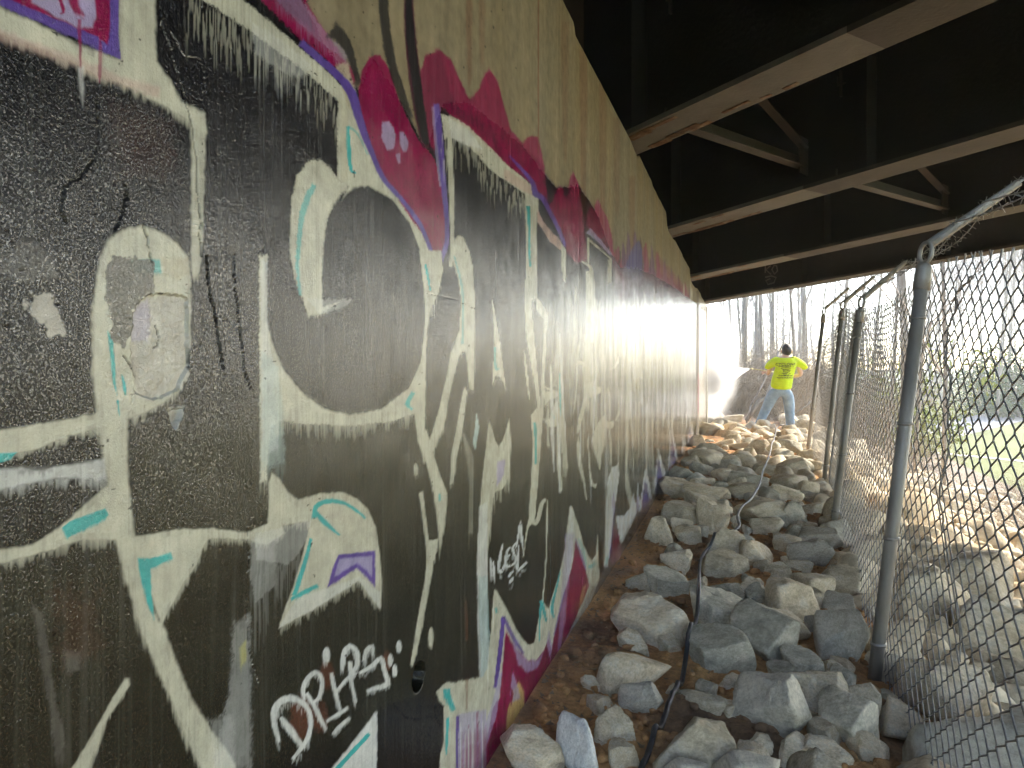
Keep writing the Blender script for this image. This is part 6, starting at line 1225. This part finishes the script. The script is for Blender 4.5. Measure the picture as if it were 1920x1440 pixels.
# facial features point away from the lens
mb = MB(); mb.tube([(.08, .115, 1.66), (.082, .145, 1.62), (.08, .12, 1.61)], [.008, .014, .012], 6); mb.build('nose', M['skin'], per, True)
for nm, key, fo in (('shoe', 'al', 'fl'), ('shoe', 'ar', 'fr')):
    a = Vector(J[key]); f_ = Vector(J[fo]); mb = MB(); d_ = (f_-a); d_.z = 0; d_.normalize()
    q = Vector((a.x, a.y, .045)); mb.tube([q-d_*.09, q-d_*.05, q+d_*.05, q+d_*.13, q+d_*.185], [.03, .052, .05, .042, .02], 10); mb.build('shoe', M['boot'], per, True)
# hands: palm and five fingers closed on the lance
LT = Vector((-.17, .44, 1.20)); 
def hand(wr, axis, palm_n, mirror):
    wr = Vector(wr); ax = axis.normalized(); pn = palm_n.normalized(); sd2 = ax.cross(pn)
    vs_ = [wr, wr+ax*.05, wr+ax*.085]; ed = [(0, 1), (1, 2)]; rd = [.026, (.038, .02), (.036, .018)]
    for k, l in enumerate((.065, .075, .07, .055)):
        o_ = (k-1.5)*.019; b0 = len(vs_); p = wr+ax*.085+sd2*o_
        vs_ += [p, p+ax*l*.45+pn*.012, p+ax*l*.55+pn*.04, p+ax*l*.15+pn*.055]; ed += [(2, b0), (b0, b0+1), (b0+1, b0+2), (b0+2, b0+3)]; rd += [.0105, .0095, .009, .008]
    b0 = len(vs_); p = wr+ax*.035+sd2*mirror*.035; vs_ += [p, p+ax*.03+sd2*mirror*.02+pn*.018, p+ax*.055+sd2*mirror*.012+pn*.035]; ed += [(1, b0), (b0, b0+1), (b0+1, b0+2)]; rd += [.013, .011, .009]
    skin_mesh('hand', [tuple(v) for v in vs_], ed, rd, M['skin'], per, 1)
hand(J['wl'], Vector((-.6, .5, .1)), Vector((.2, .2, -1)), 1); hand(J['wr'], Vector((-.75, .45, .1)), Vector((-.1, .3, .9)), -1)
# print on the back of the shirt
bv = BVHTree.FromPolygons([v.co[:] for v in shirt.data.vertices], [p.vertices[:] for p in shirt.data.polygons])
def on_back(x, z):
    h = bv.ray_cast(Vector((x, -1, z)), Vector((0, 1, 0))); return (h[0].y if h[0] else -.16)-.004
def flat_to_back(vs2, fs2, name, cx, cz):
    V = [(cx+x, on_back(cx+x, cz+z), cz+z) for x, z in vs2]; me = bpy.data.meshes.new(name); me.from_pydata(V, [], fs2); me.update(); me.materials.append(M['print']); return obj(name, me, shirt)
tcv = bpy.data.curves.new('lettering', 'FONT'); tcv.body = 'CYCLONE'; tcv.size = .062; tcv.align_x = 'CENTER'; tcv.space_character = 1.12; tcv.offset = .0016; tcv.shear = .15
to = bpy.data.objects.new('t', tcv); COL.objects.link(to); bpy.context.view_layer.update()
tm = bpy.data.meshes.new_from_object(to.evaluated_get(bpy.context.evaluated_depsgraph_get()))
flat_to_back([(v.co.x*1.15, v.co.y) for v in tm.vertices], [tuple(p.vertices) for p in tm.polygons], 'lettering', .035, 1.365); bpy.data.objects.remove(to)
def bars(rows, name, cx, cz):
    r_ = random.Random(len(name)+int(cz*100)); vs2, fs2 = [], []
    for (z, x0, x1, h, wd) in rows:
        x = x0
        while x < x1:
            w_ = r_.uniform(*wd); b = len(vs2); n = max(1, int(w_/.02))
            for k in range(n):
                b = len(vs2); xa, xb = x+w_*k/n, x+w_*(k+1)/n; vs2 += [(xa, z), (xb, z), (xb, z+h), (xa, z+h)]; fs2.append((b, b+1, b+2, b+3))
            x += w_+r_.uniform(.006, .012)
    flat_to_back(vs2, fs2, name, cx, cz)
bars([(0, -.13, .14, .007, (.27, .28))], 'rule_line', .035, 1.352); bars([(0, -.12, .13, .010, (.02, .05))], 'small_print', .035, 1.335)
bars([(.03, -.12, .13, .016, (.03, .06)), (0, -.15, .15, .012, (.02, .06)), (-.018, -.13, .13, .006, (.05, .08))], 'small_print', .03, 1.13)
lg = []
for k in range(5):   # funnel emblem: stacked rings
    z0 = .05-k*.026; rx = .085-.014*k; pt = [(rx*math.cos(t)+.02*math.sin(k*1.3), z0+.016*math.sin(t)) for t in [math.pi*2*j/22*.9+k for j in range(23)]]; lg.append(pt)
lg += [[(-.12, -.06), (-.06, -.045), (-.02, -.07)], [(.04, -.07), (.08, -.04), (.13, -.07)], [(-.1, -.085), (0, -.08), (.11, -.088)]]
vs2, fs2 = [], []
for pt in lg:
    for j in range(len(pt)-1):
        a, c = Vector(pt[j]), Vector(pt[j+1]); n_ = (c-a).orthogonal().normalized()*.0042; b = len(vs2); vs2 += [tuple(a-n_), tuple(c-n_), tuple(c+n_), tuple(a+n_)]; fs2.append((b, b+1, b+2, b+3))
flat_to_back(vs2, fs2, 'emblem', .04, 1.255)
# lance
lance = tag(empty('spray_lance', (PX+.1, PY+.35, PZ+1.2)), 'thin steel pressure washer lance held level towards the wall', 'spray lance')
tip = atp(1408, 691, 15.0); grip = Vector((PX+.12, PY+.44, PZ+1.19)); LO = Vector(lance.location)
mb = MB(); mb.tube([grip-LO, tip-LO], .011, 8); M['brass'] = simple('dull_brass', [(.3, (.45, .38, .2)), (.7, (.6, .52, .3))], 9, .4, .6, 0); mb.build('lance_tube', M['brass'], lance, True)
mb = MB(); dL = (tip-grip).normalized(); mb.tube([grip-LO-dL*.12, grip-LO+dL*.05], .02, 8); mb.tube([grip-LO-dL*.06, grip-LO-dL*.1-UP*.12], [.016, .014], 8); mb.build('trigger_handle', M['hose'], lance, True)
mb = MB(); mb.tube([tip-LO-dL*.04, tip-LO, tip-LO+dL*.02], [.013, .015, .008], 8); mb.build('nozzle', M['brass'], lance, True)
# ------------------------------------------------------------------ water spray and mist
def volume_mat(name, dens, falloff, nscale, thr, color=(1, 1, 1)):
    m = bpy.data.materials.new(name); m.use_nodes = True; nt = m.node_tree; nt.nodes.clear()
    out = N(nt, 'ShaderNodeOutputMaterial'); pv = N(nt, 'ShaderNodeVolumePrincipled'); nt.links.new(pv.outputs[0], out.inputs['Volume'])
    pv.inputs['Color'].default_value = (*color, 1); pv.inputs['Anisotropy'].default_value = .55
    tc = N(nt, 'ShaderNodeTexCoord'); n = N(nt, 'ShaderNodeTexNoise', Scale=nscale, Detail=4); nt.links.new(tc.outputs['Object'], n.inputs['Vector'])
    ln = N(nt, 'ShaderNodeVectorMath', operation='LENGTH'); 
    if falloff == 'sphere': nt.links.new(tc.outputs['Object'], ln.inputs[0])
    mr = N(nt, 'ShaderNodeMapRange'); mr.inputs[1].default_value = thr; mr.inputs[2].default_value = thr+.3; nt.links.new(n.outputs[0], mr.inputs[0])
    mu = N(nt, 'ShaderNodeMath', operation='MULTIPLY'); nt.links.new(mr.outputs[0], mu.inputs[0]); mu.inputs[1].default_value = dens
    src = mu.outputs[0]
    if falloff == 'sphere':
        fr = N(nt, 'ShaderNodeMapRange', interpolation_type='SMOOTHSTEP'); fr.inputs[1].default_value = 1.0; fr.inputs[2].default_value = .1; nt.links.new(ln.outputs['Value'], fr.inputs[0])
        m2 = N(nt, 'ShaderNodeMath', operation='MULTIPLY'); nt.links.new(src, m2.inputs[0]); nt.links.new(fr.outputs[0], m2.inputs[1]); src = m2.outputs[0]
    nt.links.new(src, pv.inputs['Density']); return m
wallhit = Vector((WX+.03, 14.75, 1.05+(690-712)/F_*14.3))
mb = MB(); dC = (wallhit-tip); u_ = dC.orthogonal().normalized(); v_ = dC.normalized().cross(u_)
mb.tube([tip, tip+dC*.25, tip+dC*.55, tip+dC*.8, tip+dC*1.0], [.008, .075, .17, .25, .31], 20)
tag(mb.build('water_spray', volume_mat('spray_water', 8, None, 5, .1)), 'white cone of pressurised water spreading from the lance to the wall', 'spray', None, 'stuff')
def blob(name, loc, sc, mat, lab):
    bm = bmesh.new(); bmesh.ops.create_icosphere(bm, subdivisions=3, radius=1); me = bpy.data.meshes.new(name); bm.to_mesh(me); bm.free(); me.materials.append(mat)
    o = obj(name, me); o.location = loc; o.scale = sc; return tag(o, lab, 'mist', None, 'stuff')
blob('water_mist', atp(1318, 674, 14.7), (.78, 1.7, 1.5), volume_mat('mist', 4.5, 'sphere', 2.2, .24), 'bright white water mist billowing at the end of the wall')
# ------------------------------------------------------------------ woods
def tree_mesh(seed, H, r0, spread=1., depth=5, low=.3, lean=0):
    r = random.Random(seed); tr = MB(); br = MB()
    def grow(p, d, L, rad, lev, out):
        n = 4 if lev < 2 else 3; pts = [p]; q = p
        dd = d.copy()
        for k in range(n):
            dd = (dd+Vector((r.gauss(0, .13), r.gauss(0, .13), r.gauss(.03, .08)))*(1 if lev else .35)).normalized(); q = q+dd*L/n; pts.append(q)
        rs = [rad*(1-.55*i/n) for i in range(n+1)]
        out.tube(pts, rs, 7 if lev == 0 else 4 if lev == 1 else 3, lev == 0)
        if lev >= depth: return
        m = [9, 6, 5, 4, 3, 0][lev]
        for k in range(m):
            t = r.uniform(low if lev == 0 else .2, 1); i = min(int(t*n), n-1); b = pts[i].lerp(pts[i+1], t*n-i)
            a = r.uniform(0, 6.283); perp = dd.orthogonal().normalized(); perp = Matrix.Rotation(a, 3, dd)@perp
            an = r.uniform(.45, 1.05)*spread; nd = (dd*math.cos(an)+perp*math.sin(an)); nd.z += .12; nd.normalize()
            grow(b, nd, L*r.uniform(.38, .62)*(1.15-.5*t if lev == 0 else 1), rad*(.48 if lev == 0 else .5), lev+1, br)
    grow(Vector((0, 0, -.2)), Vector((lean, 0, 1)).normalized(), H, r0, 0, tr)
    a = bpy.data.meshes.new('trunk'); a.from_pydata(tr.v, [], tr.f); a.materials.append(M['bark']); a.polygons.foreach_set('use_smooth', [True]*len(a.polygons))
    b = bpy.data.meshes.new('crown'); b.from_pydata(br.v, [], br.f); b.materials.append(M['twig'])
    return a, b
TREES = [tree_mesh(1, 15, .07, .9, 4, .25), tree_mesh(2, 13, .06, .8, 4, .2), tree_mesh(3, 11, .05, 1., 4, .15), tree_mesh(4, 17, .105, .9, 4, .35), tree_mesh(5, 9, .045, 1.1, 4, .12, .12)]
rt = random.Random(31); nt_count = 0
def tree(k, x, y, z, s, lab, grp='bare trees beyond the bridge'):
    t = tag(empty('bare_tree', (x, y, z), rt.uniform(0, 6.28)), lab, 'tree', grp); t.scale = (s, s, s)
    obj('trunk', TREES[k][0], t); obj('crown', TREES[k][1], t); return t
def tree_px(k, xpx, dep, s, lab, grp=None):
    p = atp(xpx, 690, dep); return tree(k, p.x, p.y, Hf(p.x, p.y)-.1, s, lab, grp)
tree_px(3, 1396, 24, .9, 'thick pale trunked bare tree straight behind the spray'); tree_px(0, 1418, 27, .9, 'slim bare tree just right of the thick pale trunk'); tree_px(1, 1366, 22, .9, 'thin bare tree closest to the wall end'); tree_px(2, 1349, 30, 1, 'faint bare tree almost lost in the mist by the wall end')
tree_px(0, 1452, 30, 1, 'bare tree rising behind the worker'); tree_px(3, 1700, 17, .9, 'brown trunked tree just behind the nearest fence post'); tree_px(1, 1768, 15, .8, 'pale slender trunk seen through the nearest fence panel'); tree_px(2, 1712, 16, .8, 'dark slender trunk close behind the nearest fence post')
tree_px(1, 1660, 19, .8, 'bare tree seen between the second and nearest fence posts'); tree_px(4, 1497, 20, 1., 'leaning bare sapling to the right of the worker'); tree_px(4, 1440, 19, .9, 'leaning bare sapling to the left of the worker')
for i in range(18):
    x = rt.uniform(1330, 1640); d = rt.uniform(24, 62); tree_px(rt.randrange(5), x, d, rt.uniform(.7, 1.15), 'leafless tree of the dense wood behind the worker', 'dense wood behind the worker')
for i in range(30):
    x = rt.uniform(1650, 1990); d = rt.uniform(62, 150); p = atp(x, 690, d); tree(rt.randrange(4), p.x, p.y, -2.1, rt.uniform(.8, 1.35), 'hazy bare tree in the row beyond the lawn', 'hazy tree row beyond the lawn')
for i in range(8):
    x = rt.uniform(1840, 1960); d = rt.uniform(40, 60); p = atp(x, 690, d); tree(rt.randrange(1, 4), p.x, p.y, -2.1, rt.uniform(.9, 1.2), 'bare tree at the right edge of the lawn', 'bare trees at the lawn edge')
# brush: arching stems
def brush_mesh(seed, n, h, sp):
    r = random.Random(seed); mb = MB()
    for k in range(n):
        a = r.uniform(0, 6.28); q = Vector((r.gauss(0, sp*.35), r.gauss(0, sp*.35), -.1)); d = Vector((math.cos(a)*r.uniform(.1, .8), math.sin(a)*r.uniform(.1, .8), 1)).normalized()
        L = h*r.uniform(.5, 1.1); pts = [q]
        for j in range(6):
            d = (d+Vector((math.cos(a)*.13, math.sin(a)*.13, -.10*j*.5))+Vector((r.gauss(0, .1), r.gauss(0, .1), r.gauss(0, .06)))).normalized(); q = q+d*L/6; pts.append(q)
        r0 = r.uniform(.004, .010); mb.tube(pts, [r0*(1-.13*j) for j in range(7)], 3, False)
        for j in range(5):
            i = r.randrange(2, 7); e = pts[i]; g = Vector((r.gauss(0, 1), r.gauss(0, 1), r.gauss(.4, .6))).normalized()*L*r.uniform(.1, .3); mb.tube([e, e+g*.5+Vector((0, 0, .02)), e+g], [r0*.5, r0*.4, r0*.25], 3, False)
    me = bpy.data.meshes.new('stems'); me.from_pydata(mb.v, [], mb.f); me.materials.append(M['brush']); return me
BR = [brush_mesh(i, 70, 2.2, 1.3) for i in range(4)]
def brush(k, p, s, lab, grp): 
    o = obj('brush_thicket', BR[k]); o.location = (p.x, p.y, Hf(p.x, p.y)); o.scale = (s, s, s); o.rotation_euler = (0, 0, rt.uniform(0, 6.28)); tag(o, lab, 'thicket', grp)
for i in range(34):
    x = rt.uniform(1350, 1640); d = rt.uniform(18.5, 34); p = atp(x, 690, d); brush(rt.randrange(4), p, rt.uniform(.8, 1.7), 'tangled bare brush thicket behind the worker', 'tangled brush behind the worker')
for i in range(14):
    y = rt.uniform(11, 22); x = rt.uniform(2.2, 6.5); brush(rt.randrange(4), Vector((x, y, 0)), rt.uniform(.35, .7), 'low dry brush along the toe of the riprap slope', 'dry brush at the slope toe')
for i, (xx, d, s) in enumerate([(1500, 17.2, .7), (1440, 17.4, .6), (1520, 16.6, .5), (1400, 18, .5), (1540, 13.5, .45)]): brush(i % 4, atp(xx, 690, d), s, 'low bramble tangle around the worker and rubble crest', 'brambles round the worker')
# two bare cut limbs by the worker
def limb(pts, r, lab):
    o0 = Vector(pts[0]); mb = MB(); n = len(pts); mb.tube([Vector(p)-o0 for p in pts], [r*(1-.6*i/n) for i in range(n)], 7); t = empty('fallen_limb', o0); mb.build('main_limb', M['bark'], t, True)
    rl = random.Random(int(o0.x*1000)); 
    for k in range(4):
        p = Vector(pts[rl.randrange(1, n)])-o0; d = Vector((rl.uniform(-.3, .3), rl.uniform(-.2, .2), rl.uniform(.15, .5))); mb = MB(); mb.tube([p, p+d*.5+Vector((.03, 0, 0)), p+d], [r*.4, r*.3, r*.15], 5); mb.build('side_branch', M['bark'], t, True)
    tag(t, lab, 'branch')
limb([atp(1400, 788, 15.5), atp(1422, 752, 15.7), atp(1437, 745, 15.8), atp(1452, 705, 16), atp(1460, 660, 16.3)], .045, 'dark crooked limb leaning up beside the worker from the spray side')
limb([atp(1400, 792, 15.4), atp(1408, 760, 15.6), atp(1428, 725, 15.9), atp(1445, 690, 16.2)], .022, 'thin forked branch rising next to the dark crooked limb')
limb([atp(1492, 775, 16.2), atp(1510, 762, 16.2), atp(1530, 745, 16.3)], .025, 'dark stick slanting up to the right of the worker')
# leafy shrubs
def shrub_mesh(seed, n, mat, flat=.8):
    r = np.random.RandomState(seed); V = []; Fc = []
    cl = r.normal(size=(26, 3))*np.array([.5, .5, .38]); 
    for k in range(n):
        c = cl[r.randint(26)]+r.normal(size=3)*.17; c[2] = abs(c[2]+.5)
        u = r.normal(size=3); u /= np.linalg.norm(u); v = np.cross(u, r.normal(size=3)); v /= np.linalg.norm(v); l = r.uniform(.03, .06); b = len(V)
        V += [c-u*l, c+v*l*.45, c+u*l, c-v*l*.45]; Fc.append((b, b+1, b+2, b+3))
    return mesh_np('leaves', np.array(V), np.array(Fc), mat)
SG = shrub_mesh(1, 2600, M['leafg']); SY = shrub_mesh(2, 2600, M['leafy'])
def stems():
    mb = MB(); r = random.Random(3)
    for k in range(9): a = r.uniform(0, 6.28); mb.tube([(0, 0, -.1), (math.cos(a)*.15, math.sin(a)*.15, .4), (math.cos(a)*.45, math.sin(a)*.45, .95)], [.02, .014, .006], 4)
    me = bpy.data.meshes.new('stems'); me.from_pydata(mb.v, [], mb.f); me.materials.append(M['bark']); return me
ST_ = stems()
def shrub(me, x, y, z, s, lab, grp=None):
    t = tag(empty('leafy_shrub', (x, y, z), rt.uniform(0, 6)), lab, 'shrub', grp); t.scale = s; obj('leaves', me, t); obj('stems', ST_, t)
p = atp(1690, 690, 26); shrub(SY, p.x, p.y, -2.05, (1.9, 1.9, 2.6), 'yellow green spring bush behind the nearest fence post'); p = atp(1655, 690, 28); shrub(SY, p.x, p.y, -2.05, (1.5, 1.5, 2.2), 'smaller yellow green bush left of the nearest fence post')
for i, (xx, d, s) in enumerate([(1880, 52, 2.6), (1915, 48, 3.0), (1850, 58, 2.2), (1945, 50, 3.2)]): p = atp(xx, 690, d); shrub(SG, p.x, p.y, -2.05, (s, s, s*1.1), 'dark evergreen shrub under the trees beyond the footpath', 'evergreen shrubs beyond the footpath')
# far wood as one mass
r = random.Random(8); mb = MB()
for k in range(900):
    an = r.uniform(-.62, .95); d = r.uniform(70, 190); x, y = math.sin(an)*d, math.cos(an)*d
    if (d < 150 and an > .22) or an > .36: continue
    h = r.uniform(9, 18); z = -2.2; w_ = r.uniform(.06, .16); q = Vector((x, y, z)); pts = [q, q+Vector((r.gauss(0, .2), r.gauss(0, .2), h*.5)), q+Vector((r.gauss(0, .6), r.gauss(0, .6), h))]
    mb.tube(pts, [w_, w_*.6, .02], 3, False)
    for j in range(16):
        t = r.uniform(.25, 1); e = pts[0].lerp(pts[2], t); g = Vector((r.gauss(0, 1), r.gauss(0, 1), r.uniform(.2, 1.2)))*h*.10*(1.3-t*.7); mb.tube([e, e+g*.6, e+g*1.2+Vector((0, 0, .3))], [.04, .025, .01], 3, False)
tag(mb.build('distant_woods', M['twig']), 'distant leafless wood on the horizon', 'woods', None, 'stuff')
# ------------------------------------------------------------------ haze
if HAZE > 0:
    b = MB(); b.box(-190, 190, -60, 230, -3.2, 24)
    m = bpy.data.materials.new('pale_haze'); m.use_nodes = True; nt = m.node_tree; nt.nodes.clear(); out = N(nt, 'ShaderNodeOutputMaterial'); pv = N(nt, 'ShaderNodeVolumePrincipled')
    pv.inputs['Density'].default_value = HAZE; pv.inputs['Color'].default_value = (.95, .97, 1, 1); pv.inputs['Anisotropy'].default_value = .3; nt.links.new(pv.outputs[0], out.inputs['Volume'])
    tag(b.build('haze', m), 'pale damp haze in the air', 'haze', None, 'stuff')
print('objects', len(bpy.data.objects))
